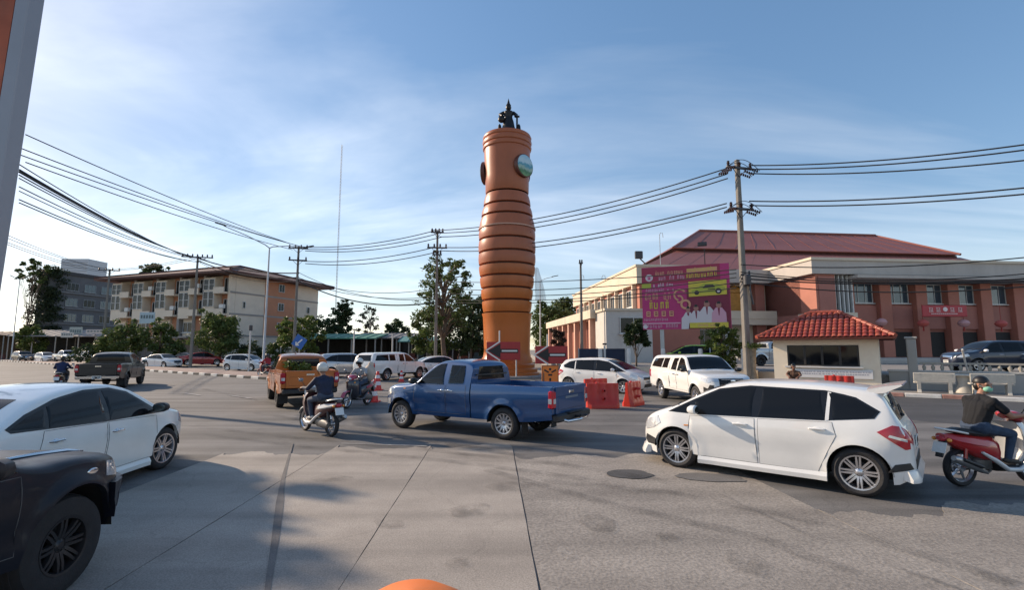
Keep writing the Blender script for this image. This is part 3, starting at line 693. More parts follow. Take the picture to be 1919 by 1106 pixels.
CANOPY = dict(axles=(-1.54, 1.545), r=0.36, Ra=0.44, sill=[(-2.78, 0.52), (-2.2, 0.46), (1.9, 0.42), (2.5, 0.40)],
    top=[(-2.79, 0.80), (-2.77, 1.17), (-2.62, 1.58), (-2.52, 1.69), (-2.35, 1.74), (-0.8, 1.76), (0.0, 1.77), (0.32, 1.745), (0.54, 1.67), (1.16, 1.24), (1.32, 1.20), (1.9, 1.14), (2.26, 1.06), (2.40, 0.94), (2.46, 0.78), (2.50, 0.55)],
    belt=[(-2.79, 1.17), (-0.6, 1.16), (0.6, 1.13), (1.2, 1.10), (2.1, 1.02), (2.5, 0.75)],
    plan=[(-2.79, 0.84), (-1.5, 0.89), (0, 0.89), (1.2, 0.89), (1.8, 0.875), (2.12, 0.80), (2.34, 0.68), (2.45, 0.54), (2.50, 0.42)],
    dlo=[], glass=[[(1.02, 1.17), (0.50, 1.585), (0.26, 1.645), (0.14, 1.645), (0.12, 1.165)], [(0.02, 1.18), (0.03, 1.635), (-0.38, 1.62), (-0.45, 1.20)], [(-0.80, 1.24), (-0.78, 1.62), (-1.28, 1.615), (-1.34, 1.24)], [(-1.42, 1.24), (-1.36, 1.615), (-2.34, 1.58), (-2.54, 1.26)]],
    doors=[([(1.08, 0.50), (1.10, 1.12), (0.09, 1.145), (0.07, 0.50)], (0.20, 1.03)), ([(0.04, 0.50), (0.05, 1.145), (-0.52, 1.16), (-0.52, 0.50)], (-0.10, 1.03))],
    screen=(0.50, 1.10), mirror=(1.02, 1.16), mirrormat=BLACKP, handlemat=CHROME, flare=0.035,
    sidebits=[([(1.94, 0.90), (1.98, 1.04), (2.22, 0.99), (2.34, 0.88), (2.24, 0.85)], CLEARLAMP, 'headlight'), ([(-0.60, 0.55), (-0.60, 1.62), (-0.625, 1.62), (-0.625, 0.55)], SEAM, 'cab_gap'), ([(-2.60, 0.82), (-2.60, 1.12), (-2.76, 1.12), (-2.77, 0.82)], REDLAMP, 'tail_light'), ([(2.06, 0.50), (2.08, 0.72), (2.26, 0.66), (2.28, 0.52)], BLACKP, 'fog_lamp_recess')],
    frontbits=lamps([(0.44, 0.88), (0.42, 1.00), (0.72, 1.03), (0.76, 0.92)], CLEARLAMP, 'headlight') + [([(-0.46, 0.66), (-0.42, 1.0), (0.42, 1.0), (0.46, 0.66)], GLOSSBLK, 'grille'), ([(-0.62, 0.46), (-0.60, 0.58), (0.60, 0.58), (0.62, 0.46)], BLACKP, 'air_intake')] + lamps([(0.62, 0.56), (0.60, 0.78), (0.70, 0.80), (0.76, 0.58)], BLACKP, 'fog_lamp_recess'),
    rearbits=[([(-0.60, 1.24), (-0.55, 1.60), (0.55, 1.60), (0.60, 1.24)], None, 'rear_window')],
    plate_front=(2.535, 0.56), wheel=('canopy', 0.24, 0.62, 6, ALLOY, 'single'), waist=0.02, tum=0.20, rc=0.09)
def canopy_extra(root, sh, col):
    mb = MB(); mb.ball((2.495, 0, 0.92), (0.012, 0.085, 0.055), 14); 
    mb.box((2.49, 0, 0.97), (0.014, 0.78, 0.02), bev=0.004); mb.box((2.50, 0, 0.80), (0.014, 0.84, 0.016), bev=0.004); mb.build('grille_bar', CHROME, root, 40)
    mb = MB()
    for z in (0.70, 0.745, 0.845, 0.885): mb.box((2.487, 0, z), (0.014, 0.80, 0.012))
    mb.build('grille_slat', BLACKP, root)
SUV = dict(axles=(-1.31, 1.31), r=0.35, Ra=0.41, sill=[(-2.2, 0.40), (-1.8, 0.30), (1.8, 0.26), (2.3, 0.30)],
    top=[(-2.24, 0.70), (-2.22, 1.0), (-2.12, 1.15), (-1.90, 1.52), (-1.75, 1.62), (-1.3, 1.66), (-0.3, 1.69), (0.2, 1.67), (0.5, 1.60), (1.22, 1.16), (1.4, 1.12), (1.9, 1.04), (2.15, 0.92), (2.25, 0.75), (2.29, 0.5)],
    belt=[(-2.2, 1.08), (-1.0, 1.06), (0.6, 1.02), (1.3, 1.0), (2.0, 0.90), (2.3, 0.6)],
    plan=[(-2.24, 0.66), (-2.15, 0.78), (-1.8, 0.87), (-1.0, 0.905), (1.2, 0.905), (1.7, 0.87), (2.0, 0.76), (2.18, 0.60), (2.29, 0.40)],
    dlo=[[(1.14, 1.03), (0.52, 1.51), (0.2, 1.58), (-0.8, 1.575), (-1.3, 1.50), (-1.72, 1.26), (-1.66, 1.14), (0, 1.05)]],
    glass=[[(1.02, 1.055), (0.50, 1.47), (0.2, 1.54), (0.12, 1.54), (0.10, 1.065)], [(0.02, 1.07), (0.03, 1.545), (-0.8, 1.535), (-0.9, 1.10)], [(-0.97, 1.11), (-0.9, 1.52), (-1.28, 1.46), (-1.64, 1.25), (-1.6, 1.17)]],
    doors=[([(1.08, 0.36), (1.10, 1.0), (0.06, 1.04), (0.04, 0.36)], (0.2, 0.92)), ([(0.01, 0.36), (0.02, 1.04), (-1.0, 1.07), (-1.04, 0.85), (-0.92, 0.55), (-0.80, 0.36)], (-0.85, 0.95))],
    screen=(0.46, 1.15), mirror=(1.0, 1.06), mirrormat=None, handlemat=CHROME,
    sidebits=[([(1.70, 0.84), (1.76, 0.97), (2.04, 0.90), (2.16, 0.78), (2.0, 0.76)], CLEARLAMP, 'headlight'), ([(-1.86, 0.95), (-1.9, 1.16), (-2.12, 1.1), (-2.18, 0.92)], REDLAMP, 'tail_light')],
    frontbits=[([(-0.36, 0.66), (-0.34, 0.86), (0.34, 0.86), (0.36, 0.66)], CHROME, 'grille')],
    rearbits=[([(-0.58, 1.2), (-0.52, 1.54), (0.52, 1.54), (0.58, 1.2)], None, 'rear_window')],
    plate_front=(2.305, 0.55), wheel=('suv', 0.23, 0.68, 5, ALLOY, 'twin'), rocker=BLACKP)
def stretched(sp, kx, kz, **over):
    q = dict(sp)
    for k in ('top', 'belt', 'sill'): q[k] = [(x * kx, z * kz) for x, z in sp[k]]
    q['plan'] = [(x * kx, y) for x, y in sp['plan']]
    q['axles'] = tuple(a * kx for a in sp['axles'])
    for k in ('dlo', 'glass'): q[k] = [[(x * kx, z * kz) for x, z in p] for p in sp.get(k, [])]
    q['doors'] = [([(x * kx, z * kz) for x, z in p], (a * kx, b * kz)) for p, (a, b) in sp['doors']]
    q['sidebits'] = [([(x * kx, z * kz) for x, z in p], m, n) for p, m, n in sp.get('sidebits', [])]
    for k in ('frontbits', 'rearbits'): q[k] = [([(y, z * kz) for y, z in p], m, n) for p, m, n in sp.get(k, [])]
    q['topbits'] = [([(x * kx, y) for x, y in p], m, n) for p, m, n in sp.get('topbits', [])]
    q['screen'] = tuple(a * kx for a in sp['screen']); q['mirror'] = (sp['mirror'][0] * kx, sp['mirror'][1] * kz)
    for k in ('plate_front', 'plate_rear'):
        if k in sp: q[k] = (sp[k][0] * kx, sp[k][1] * kz)
    q.pop('extra', None); q.update(over); return q
def squash(sp, kf, kr):
    xr_, xf_ = sp['axles'][0], sp['axles'][-1]; g = lambda x: xf_ + (x - xf_) * kf if x > xf_ else xr_ + (x - xr_) * kr if x < xr_ else x
    q = dict(sp)
    for k in ('top', 'belt', 'sill', 'plan'): q[k] = [(g(x), z) for x, z in sp[k]]
    for k in ('dlo', 'glass'): q[k] = [[(g(x), z) for x, z in p] for p in sp[k]]
    q['sidebits'] = [([(g(x), z) for x, z in p], m, n) for p, m, n in sp['sidebits']]; q['screen'] = tuple(g(x) for x in sp['screen'])
    for k in ('plate_front', 'plate_rear'): q[k] = (g(sp[k][0]), sp[k][1])
    q['g'] = g; return q
HATCH = squash(HATCH, 0.87, 0.84); HG = HATCH.pop('g')
def pose(front, rear, hw, side):
    """front/rear: ground points under the near-side wheels; side +1 when those are the left wheels"""
    d = (front - rear); d.z = 0; a = math.atan2(d.y, d.x); mid = (front + rear) / 2
    left = Vector((-math.sin(a), math.cos(a), 0)); c = mid - left * side * hw
    return (c.x, c.y, 0.0), a
# ------------------------------------------------------------------ ground, roads, kerbs
def ground_mat(name, col, col2, scale, crack=0.0, rough=0.85, bump=0.25, grain=90, streak=None):
    m = bpy.data.materials.new(name); m.use_nodes = True; t = m.node_tree; p = t.nodes['Principled BSDF']; p.inputs['Roughness'].default_value = rough
    N = t.nodes.new; L = t.links.new
    tc = N('ShaderNodeTexCoord'); ob = tc.outputs['Object']
    a = N('ShaderNodeTexNoise'); a.inputs['Scale'].default_value = scale; a.inputs['Detail'].default_value = 8; a.inputs['Roughness'].default_value = 0.65; L(ob, a.inputs[0])
    r = N('ShaderNodeValToRGB'); r.color_ramp.elements[0].position = 0.32; r.color_ramp.elements[1].position = 0.68
    r.color_ramp.elements[0].color = (*col, 1); r.color_ramp.elements[1].color = (*col2, 1); L(a.outputs[0], r.inputs[0]); c = r.outputs[0]
    g = N('ShaderNodeTexNoise'); g.inputs['Scale'].default_value = grain; g.inputs['Detail'].default_value = 3; L(ob, g.inputs[0])
    gr = N('ShaderNodeMapRange'); gr.inputs[1].default_value = 0.3; gr.inputs[2].default_value = 0.7; gr.inputs[3].default_value = 0.74; gr.inputs[4].default_value = 1.26; L(g.outputs[0], gr.inputs[0])
    mx = N('ShaderNodeMix'); mx.data_type = 'RGBA'; mx.blend_type = 'MULTIPLY'; mx.inputs[0].default_value = 1; L(c, mx.inputs[6]); L(gr.outputs[0], mx.inputs[7]); c = mx.outputs[2]
    if streak:   # wheel tracks, oil streaks and, on asphalt, painted shadow bands along one direction
        mp = N('ShaderNodeMapping'); mp.inputs['Rotation'].default_value = (0, 0, streak[0]); mp.inputs['Scale'].default_value = (0.05, 1.0, 1); L(ob, mp.inputs[0])
        s = N('ShaderNodeTexNoise'); s.inputs['Scale'].default_value = streak[1]; s.inputs['Detail'].default_value = 5; L(mp.outputs[0], s.inputs[0])
        sr = N('ShaderNodeMapRange'); sr.inputs[1].default_value = 0.42; sr.inputs[2].default_value = 0.66; sr.inputs[3].default_value = 1.0; sr.inputs[4].default_value = streak[2]; L(s.outputs[0], sr.inputs[0])
        m2 = N('ShaderNodeMix'); m2.data_type = 'RGBA'; m2.blend_type = 'MULTIPLY'; m2.inputs[0].default_value = 1; L(c, m2.inputs[6]); L(sr.outputs[0], m2.inputs[7]); c = m2.outputs[2]
    if crack:
        v = N('ShaderNodeTexVoronoi'); v.feature = 'DISTANCE_TO_EDGE'; v.inputs['Scale'].default_value = 0.45
        nz = N('ShaderNodeTexNoise'); nz.inputs['Scale'].default_value = 1.4; nz.inputs['Detail'].default_value = 6; L(ob, nz.inputs[0])
        ad = N('ShaderNodeMixRGB'); ad.blend_type = 'ADD'; ad.inputs[0].default_value = 0.9; L(ob, ad.inputs[1]); L(nz.outputs['Color'], ad.inputs[2]); L(ad.outputs[0], v.inputs[0])
        cr = N('ShaderNodeMapRange'); cr.inputs[1].default_value = 0.002; cr.inputs[2].default_value = 0.010; cr.inputs[3].default_value = 1 - crack; cr.inputs[4].default_value = 1.0; L(v.outputs[0], cr.inputs[0])
        m3 = N('ShaderNodeMix'); m3.data_type = 'RGBA'; m3.blend_type = 'MULTIPLY'; m3.inputs[0].default_value = 1; L(c, m3.inputs[6]); L(cr.outputs[0], m3.inputs[7]); c = m3.outputs[2]
    L(c, p.inputs['Base Color'])
    b = N('ShaderNodeBump'); b.inputs['Strength'].default_value = bump; b.inputs['Distance'].default_value = 0.01; L(g.outputs[0], b.inputs['Height']); L(b.outputs[0], p.inputs['Normal'])
    MATS[name] = m; return m
ASPH = ground_mat('asphalt', (0.125, 0.120, 0.116), (0.185, 0.176, 0.168), 0.5, crack=0.14, grain=55, streak=(R(-25), 1.6, 0.52))
DARKASPH = ground_mat('new_asphalt', (0.050, 0.050, 0.053), (0.075, 0.074, 0.076), 0.6, grain=70, streak=(R(-37), 1.2, 0.8))
ROUGHCON = ground_mat('rough_concrete', (0.240, 0.215, 0.190), (0.330, 0.298, 0.262), 0.9, crack=0.10, grain=32, bump=0.6, streak=(R(-20), 1.1, 0.7))
SLAB = ground_mat('concrete_slab', (0.285, 0.252, 0.218), (0.37, 0.33, 0.286), 1.1, crack=0.10, grain=70, bump=0.2, streak=(R(80), 1.4, 0.74))
DIRT = ground_mat('dusty_ground', (0.20, 0.175, 0.145), (0.27, 0.24, 0.20), 0.3, grain=30)
PAVER = ground_mat('pink_paving', (0.24, 0.17, 0.145), (0.31, 0.23, 0.20), 1.5, grain=40)
PAVE = ground_mat('grey_pavement', (0.20, 0.19, 0.18), (0.27, 0.255, 0.24), 1.0, crack=0.3, grain=60)
TAR = ground_mat('tar_patch', (0.050, 0.050, 0.052), (0.078, 0.076, 0.076), 2.5, grain=60)
def sheet(name, pts, z, mat, kind='structure', parent=None, sub=0):
    mb = MB(); mb.add([(p[0], p[1], z) for p in pts], [tuple(range(len(pts)))]); o = mb.build(name, mat, parent)
    if kind: o['kind'] = kind
    return o
def slabobj(name, pts, z0, z1, mat, parent=None, kind=None, inset=0.0):
    mb = MB(); mb.prism([(p[0], p[1]) for p in pts], z0, z1); o = mb.build(name, mat, parent)
    if kind: o['kind'] = kind
    return o
sheet('ground', [(-900, -60), (900, -60), (900, 1800), (-900, 1800)], -0.03, DIRT)
road = sheet('road', [(-130, -40), (60, -40), (60, 8), (34, 8), (4, 30.5), (1.5, 40), (3, 120), (-22, 120), (-16, 60), (-40, 58), (-130, 118)], 0.0, ASPH)
# darker relaid lane along the right-hand kerb
kd = Vector((0.8, -0.6, 0)); kn = Vector((0.6, 0.8, 0)); KP = Vector((16.5, 20.8, 0))
sheet('relaid_lane', [KP - kd * 15.2 - kn * 0.1, KP + kd * 22 - kn * 0.1, KP + kd * 22 - kn * 9.5, KP + kd * 4 - kn * 9.6, KP - kd * 4 - kn * 8.0, KP - kd * 10 - kn * 5.8, KP - kd * 14 - kn * 4.0], 0.004, DARKASPH)
# concrete slabs in the foreground: joints run towards one far point
vp = (925 - 959.5) / F_PX
def strip(x0, x1, y0, y1, nm, mat, z=0.012, n=14, jag=0.0):
    g = 0.013; pts = []
    for i in range(n + 1): y = y0 + (y1 - y0) * i / n; pts.append((x0 + vp * y + g / 2 + random.uniform(-jag, jag), y))
    m = max(10, int((x1 - x0) / 0.06))
    for i in range(1, m):   # broken far edge where the concrete gives way to asphalt
        x = x0 + g / 2 + (x1 - x0 - g) * i / m; pts.append((x + vp * y1, y1 + 0.55 * mnoise.fractal(Vector((x * 0.9, y1, 0.3)), 0.9, 2.1, 6)))
    for i in range(n, -1, -1): y = y0 + (y1 - y0) * i / n; pts.append((x1 + vp * y - g / 2 + random.uniform(-jag, jag), y))
    return slabobj(nm, pts, -0.02, z, mat, road)
def xg(u, v): p = G(u, v); return p.x - vp * p.y
J2, J3, J4 = xg(704, 1000), xg(991, 1000), xg(1619, 1000)
J1 = J2 - 1.9
strip(J1 - 1.9, J1, 0.6, 9.6, 'slab', SLAB, jag=0.004)
strip(J1, J2, -1.0, 10.4, 'slab', SLAB, n=28, jag=0.006)
strip(J2, J3, -1.0, 10.2, 'slab', SLAB, n=28, jag=0.006)
strip(J3, J4, -1.0, 9.4, 'slab', ROUGHCON, 0.008, n=28, jag=0.008)
strip(J4, J4 + 4.0, -1.0, 6.3, 'slab', ROUGHCON, 0.008, jag=0.005)
# dark tarred seam at the left, patches and stains
mb = MB(); l = [G(548, 832), G(541, 862), G(531, 900), G(525, 945), G(520, 990), G(512, 1040), G(503, 1104), G(496, 1180)]; wv = [0.012, 0.02, 0.03, 0.05, 0.045, 0.035, 0.025, 0.02]
vs = []
for p, q in zip(l, wv): j = random.uniform(-0.01, 0.01); vs += [(p.x - q + j, p.y, 0.0165), (p.x + q + j, p.y, 0.0165)]
mb.add(vs, [(2 * i, 2 * i + 1, 2 * i + 3, 2 * i + 2) for i in range(len(l) - 1)]); mb.build('tar_seam', ground_mat('seam_tar', (0.115, 0.105, 0.098), (0.165, 0.15, 0.138), 3.0, grain=60), road)
def blotch(u, v, rx, ry, rz, mat, nm, z=0.0165):
    c = G(u, v); mb = MB(); k = 22; vs = [(c.x, c.y, z)]
    for i in range(k):
        a = 2 * PI * i / k; q = 1 + 0.22 * mnoise.noise(Vector((math.cos(a) * 1.7 + u, math.sin(a) * 1.7, 0)))
        x, y = rx * q * math.cos(a), ry * q * math.sin(a); vs.append((c.x + x * math.cos(rz) - y * math.sin(rz), c.y + x * math.sin(rz) + y * math.cos(rz), z))
    mb.add(vs, [(0, 1 + i, 1 + (i + 1) % k) for i in range(k)]); mb.build(nm, mat, road)
blotch(1181, 891, 0.34, 0.30, 0, TAR, 'tar_patch'); blotch(1330, 897, 0.50, 0.26, -0.2, ground_mat('old_patch', (0.11, 0.106, 0.103), (0.15, 0.144, 0.14), 2.5, grain=60), 'tar_patch')
def mark_mat(nm='tyre_mark', colr=(0.03, 0.03, 0.032, 1), sc=1.3):
    m = bpy.data.materials.new(nm); m.use_nodes = True; t = m.node_tree; p = t.nodes['Principled BSDF']; p.inputs['Base Color'].default_value = colr; p.inputs['Roughness'].default_value = 0.8
    tc_ = t.nodes.new('ShaderNodeTexCoord'); n_ = t.nodes.new('ShaderNodeTexNoise'); n_.inputs['Scale'].default_value = sc; n_.inputs['Detail'].default_value = 8; n_.inputs['Roughness'].default_value = 0.7; t.links.new(tc_.outputs['Object'], n_.inputs[0])
    r_ = t.nodes.new('ShaderNodeMapRange'); r_.inputs[1].default_value = 0.40; r_.inputs[2].default_value = 0.75; r_.inputs[3].default_value = 0.0; r_.inputs[4].default_value = 0.40; t.links.new(n_.outputs[0], r_.inputs[0]); t.links.new(r_.outputs[0], p.inputs['Alpha']); return m
TRACKSH = mark_mat(); blotch(1060, 1040, 0.07, 0.16, 0.1, mark_mat('pale_spill', (0.55, 0.52, 0.48, 1), 14), 'pale_spill', 0.026)
OIL = mark_mat('oil_stain', (0.02, 0.02, 0.02, 1), 4.0)
for u_, v_, a_, b_ in ((880, 960, 0.22, 0.3), (730, 985, 0.14, 0.2), (1120, 985, 0.3, 0.2), (620, 900, 0.3, 0.2), (1400, 1060, 0.25, 0.2), (860, 1060, 0.1, 0.14), (1250, 1010, 0.12, 0.1), (960, 915, 0.4, 0.25)): blotch(u_, v_, a_, b_, u_ * 0.01, OIL, 'oil_stain', 0.025 + u_ * 1e-6)
for pts, wd in (([(360, 800), (560, 822), (800, 846), (1050, 872), (1250, 905)], 0.24), ([(380, 815), (600, 842), (850, 868), (1080, 898), (1200, 925)], 0.22), ([(480, 775), (640, 800), (850, 838), (1000, 845)], 0.26), ([(1020, 905), (1250, 925), (1500, 975), (1750, 1050), (1900, 1100)], 0.22), ([(900, 880), (1150, 950), (1420, 1010), (1600, 1080)], 0.2), ([(380, 730), (600, 775), (760, 820), (1000, 860)], 0.3), ([(1350, 930), (1500, 1000), (1700, 1075), (1830, 1120)], 0.06)):  # dark strips: tyre tracks together with painted cast-shadow bands
    l_ = [G(*q) for q in pts]; mb = MB(); vs = []
    for i in range(len(l_)):
        d_ = (l_[min(i + 1, len(l_) - 1)] - l_[max(i - 1, 0)]).normalized(); n2 = Vector((-d_.y, d_.x, 0)) * wd / 2
        vs += [(l_[i].x - n2.x, l_[i].y - n2.y, 0.024), (l_[i].x + n2.x, l_[i].y + n2.y, 0.024)]
    mb.add(vs, [(2 * i, 2 * i + 1, 2 * i + 3, 2 * i + 2) for i in range(len(l_) - 1)]); mb.build('tyre_mark', TRACKSH, road)

# faint worn lane marks
WORN = M('worn_white_paint', (0.36, 0.35, 0.34), 0.8, var=0.35, scale=5)
for (a, b, wd) in (((430, 742), (470, 748), 0.12), ((345, 738), (375, 742), 0.12), ((640, 833), (800, 838), 0.03)):
    p, q = G(*a), G(*b); d = (q - p).normalized(); n_ = Vector((-d.y, d.x, 0)) * wd / 2
    mb = MB(); mb.add([(v.x, v.y, 0.0205) for v in (p - n_, p + n_, q + n_, q - n_)], [(0, 1, 2, 3)]); mb.build('worn_marking', WORN, road)
# right-hand pavement with red and white kerb
pv = [KP - kd * 15.6, KP + kd * 26, KP + kd * 26 + kn * 3.2, KP - kd * 15.6 + kn * 3.2]
pv_o = slabobj('pavement', pv, -0.02, 0.13, PAVE, kind='structure')
KR = M('kerb_red', (0.36, 0.19, 0.15), 0.75, var=0.35, scale=3); KW = M('kerb_white', (0.62, 0.60, 0.56), 0.75, var=0.2, scale=3, dirt=((0.25, 0.22, 0.19), 0.6)); KB = M('kerb_black', (0.03, 0.03, 0.032), 0.8, var=0.3, scale=3)
mb = MB(); mb.box((0, 0, 0), (1.16, 0.2, 0.17), bev=0.02); kme = [mb.mesh('kerb_block_red', KR, 40), mb.mesh('kerb_block_white', KW, 40)]
for i in range(32):
    p = KP - kd * 15 + kd * (1.18 * i) - kn * 0.1; link('kerb_block', kme[i % 2], pv_o, (p.x, p.y, 0.066), math.atan2(kd.y, kd.x))
# left-hand median: black and white kerb, paving on top
ka, kb = G(0, 677), G(512, 713); kv = (kb - ka); kl = kv.length; kv.normalize(); kq = Vector((-kv.y, kv.x, 0)); kq = kq if kq.y > 0 else -kq
md = slabobj('median', [ka - kv * 30 + kq * 0.2, kb + kv * 0.5 + kq * 0.2, kb + kv * 0.5 + kq * 3.6, ka - kv * 30 + kq * 4.2], -0.02, 0.135, PAVER, kind='structure')
mb = MB(); mb.box((0, 0, 0), (0.98, 0.2, 0.2), bev=0.02); kme = [mb.mesh('kerb_block_black', KB, 40), mb.mesh('kerb_block_white2', KW, 40)]
n = int(kl) + 1
for i in range(-6, n):
    p = ka + kv * i + kq * 0.1; link('kerb_block', kme[i % 2], md, (p.x, p.y, 0.062), math.atan2(kv.y, kv.x))
# far kerb on the other side of that carriageway
kc, ke = G(0, 667.5), G(560, 690); kv2 = (ke - kc).normalized(); k2 = Vector((-kv2.y, kv2.x, 0)); k2 = k2 if k2.y > 0 else -k2
fp = slabobj('far_pavement', [kc - kv2 * 40, ke + kv2 * 10, ke + kv2 * 10 + k2 * 30, kc - kv2 * 40 + k2 * 30], -0.02, 0.15, PAVE, kind='structure')
mb = MB(); mb.box((0, 0, 0), (1.96, 0.2, 0.2), bev=0.02); kme = [mb.mesh('kerb_block_black3', KB, 40), mb.mesh('kerb_block_white3', KW, 40)]
for i in range(int((ke - kc).length / 2) + 4):
    p = kc + kv2 * (2 * i) - k2 * 0.1; link('kerb_block', kme[i % 2], fp, (p.x, p.y, 0.07), math.atan2(kv2.y, kv2.x))
# round island under the tower
TWR = Vector((AT(950, 655, 36).x, 36.0, 0))
mb = MB(); mb.lathe([(3.3, -0.02), (3.3, 0.12), (3.25, 0.16), (0, 0.16)], 48, X=Matrix.Translation(TWR)); o = mb.build('island', PAVE, None, 40); o['kind'] = 'structure'
# raised compound behind the wall
CG = [(18.3, 23.2), (36, 9.9), (90, 9.9), (90, 120), (4.5, 120), (3.6, 60), (5.5, 32.8)]
slabobj('compound_ground', CG, -0.02, 0.75, PAVE, kind='structure')

# ------------------------------------------------------------------ windows that can be shared
GLASSB = M('blue_window_glass', (0.05, 0.085, 0.115), 0.06, spec=0.8, var=0.3, scale=0.7)
GLASSD = M('dark_window_glass', (0.015, 0.018, 0.021), 0.08, spec=0.3, var=0.3, scale=0.7)
WFRAME = M('white_window_frame', (0.60, 0.60, 0.58), 0.5, var=0.05, scale=3)
WIN = {}
def window(parent, X, wd, ht, cols=2, rows=1, fr=None, gl=None, sill=True, fw=0.06):
    fr = fr or WFRAME; gl = gl or GLASSD; key = (round(wd, 2), round(ht, 2), cols, rows, fr.name, gl.name, sill)
    if key not in WIN:
        mb = MB(); y = 0.05
        mb.box((0, y, fw / 2), (wd, 0.10, fw)); mb.box((0, y, ht - fw / 2), (wd, 0.10, fw))
        mb.box((-wd / 2 + fw / 2, y, ht / 2), (fw, 0.098, ht - 2 * fw)); mb.box((wd / 2 - fw / 2, y, ht / 2), (fw, 0.098, ht - 2 * fw))
        for i in range(1, cols): mb.box((-wd / 2 + wd * i / cols, y, ht / 2), (fw * 0.8, 0.085, ht - 2 * fw))
        for i in range(1, rows): mb.box((0, y, ht * i / rows), (wd - 2 * fw, 0.075, fw * 0.8))
        a = mb.mesh('window_frame', fr); mb = MB()
        mb.box((0, 0.03, ht / 2), (wd - 0.02, 0.02, ht - 0.02)); b = mb.mesh('window_pane', gl); c = None
        if sill:
            mb = MB(); mb.box((0, 0.12, -0.05), (wd + 0.2, 0.26, 0.09)); c = mb.mesh('window_sill', fr)
        WIN[key] = (a, b, c)
    a, b, c = WIN[key]; o = link('window', a, parent, X=X); link('pane', b, o)
    if c: link('sill', c, o)
    return o
def LX(ex, ey, u, v, z, out_n):
    """window matrix: x along wall, y outward, z up (ex, ey are the plan axes of the building)"""
    p = ex * u + ey * v; return p

# ------------------------------------------------------------------ red-roofed hall on the right
BE = Vector((0.9945, 0.1045, 0)); BV = Vector((-0.1045, 0.9945, 0)); BO = Vector((27.4, 45.0, 0))
CREAM = M('cream_render', (0.62, 0.53, 0.41), 0.8, var=0.07, scale=0.8, dirt=((0.40, 0.33, 0.25), 0.4))
GREYR = M('grey_render', (0.46, 0.42, 0.38), 0.85, var=0.08, scale=0.6, dirt=((0.26, 0.23, 0.21), 0.5), stretch=(1, 1, 0.3))
PINKW = M('pink_wall', (0.38, 0.155, 0.12), 0.8, var=0.08, scale=0.7, dirt=((0.20, 0.10, 0.085), 0.4))
SALMON = M('salmon_column', (0.40, 0.155, 0.11), 0.75, var=0.08, scale=0.8)
REDROOF = M('red_metal_roof', (0.24, 0.074, 0.050), 0.5, var=0.10, scale=0.3, stretch=(1, 1, 1))
OPENSHADE = M('dark_doorway', (0.012, 0.010, 0.010), 0.7)  # near-black colour stands for the shade inside the openings
hall = thing('town_hall', 'long two-storey pink hall with big red hipped roof behind the guardhouse', 'building', BO)
HX = XY((0, 0, 0), BE, BV, (0, 0, 1))
def hbox(nm, u0, u1, v0, v1, z0, z1, mat, parent=hall, bev=0):
    mb = MB(); mb.X = HX; mb.box(((u0 + u1) / 2, (v0 + v1) / 2, (z0 + z1) / 2), (u1 - u0, v1 - v0, z1 - z0), bev=bev); return mb.build(nm, mat, parent)
def hwin(u, v, z, side, wd, ht, **k):
    # side 'f' faces -v (camera), 'l' faces -u
    if side == 'f': X = XY(BE * u + BV * v + Vector((0, 0, z)), -BE, -BV, (0, 0, 1))
    else: X = XY(BE * u + BV * v + Vector((0, 0, z)), BV, -BE, (0, 0, 1))
    return window(k.pop('parent', hall), X, wd, ht, **k)
hbox('podium', -9, 26, -3.4, 14, 0, 1.2, GREYR)
for i in range(3): hbox('step', -0.5, 24, -3.4 - 0.35 * (i + 1), -3.4 - 0.35 * i, 0, 1.0 - 0.25 * i, GREYR)
wr = hbox('wall', 0, 24, 1.6, 12, 1.2, 8.7, PINKW)                      # right wing
fs = hbox('fascia', -0.5, 24.6, -0.8, 12.5, 8.75, 10.1, GREYR)
hbox('fascia_ledge', -0.62, 24.7, -0.95, 12.6, 9.98, 10.22, CREAM)
hbox('canopy_slab', 3.4, 24.3, -1.4, 1.7, 8.35, 8.62, GREYR)
hbox('side_wall', 0.0, 1.9, -0.5, 11.9, 5.2, 8.75, SALMON)
hbox('side_panel', 0.25, 1.7, -0.56, -0.5, 5.3, 8.6, PINKW)
hbox('balcony_band', -0.06, 3.7, -0.75, 2.0, 4.35, 5.25, CREAM)
for k in range(5): hbox('mullion', 2.0 + k * 0.42, 2.1 + k * 0.42, -0.3, 0.0, 3.6, 8.7, WFRAME)
hbox('stair_glass', 1.95, 3.85, 0.02, 0.08, 3.6, 8.7, GLASSD)
cols = [4.3, 8.05, 11.8, 15.2, 18.7, 22.3]
for c in cols:
    hbox('column', c - 0.58, c + 0.58, 0.80, 1.62, 1.2, 8.34, SALMON, bev=0.03)
for a, b in zip(cols[:-1], cols[1:]):
    m_ = (a + b) / 2
    hwin(m_, 1.58, 6.35, 'f', 2.3, 1.85, cols=3, gl=GLASSB)
    hbox('spandrel', a + 0.60, b - 0.60, 1.30, 1.58, 3.9, 6.1, PINKW)
    d = hbox('doorway', a + 0.75, b - 0.75, 1.40, 1.57, 1.25, 3.6, OPENSHADE)
hbox('wall', -8.6, 0.02, 7.0, 12, 1.2, 8.7, CREAM)                      # recessed middle
hbox('fascia', -8.7, -0.5, 5.4, 12, 8.7, 10.05, GREYR)
hbox('balcony', -8.5, -0.05, 5.2, 7.0, 4.4, 5.0, CREAM)
hbox('balcony_rail', -8.5, -0.05, 5.15, 5.3, 5.0, 5.8, CREAM)
for u in (-7.0, -4.6): hwin(u, 6.98, 1.6, 'f', 2.0, 2.4, cols=2, gl=GLASSD, sill=False)
hbox('pier', -1.6, -0.6, 6.2, 6.98, 1.2, 8.7, PINKW)
GOLD = M('gilded_wood', (0.42, 0.20, 0.03), 0.45, var=0.25, scale=3)
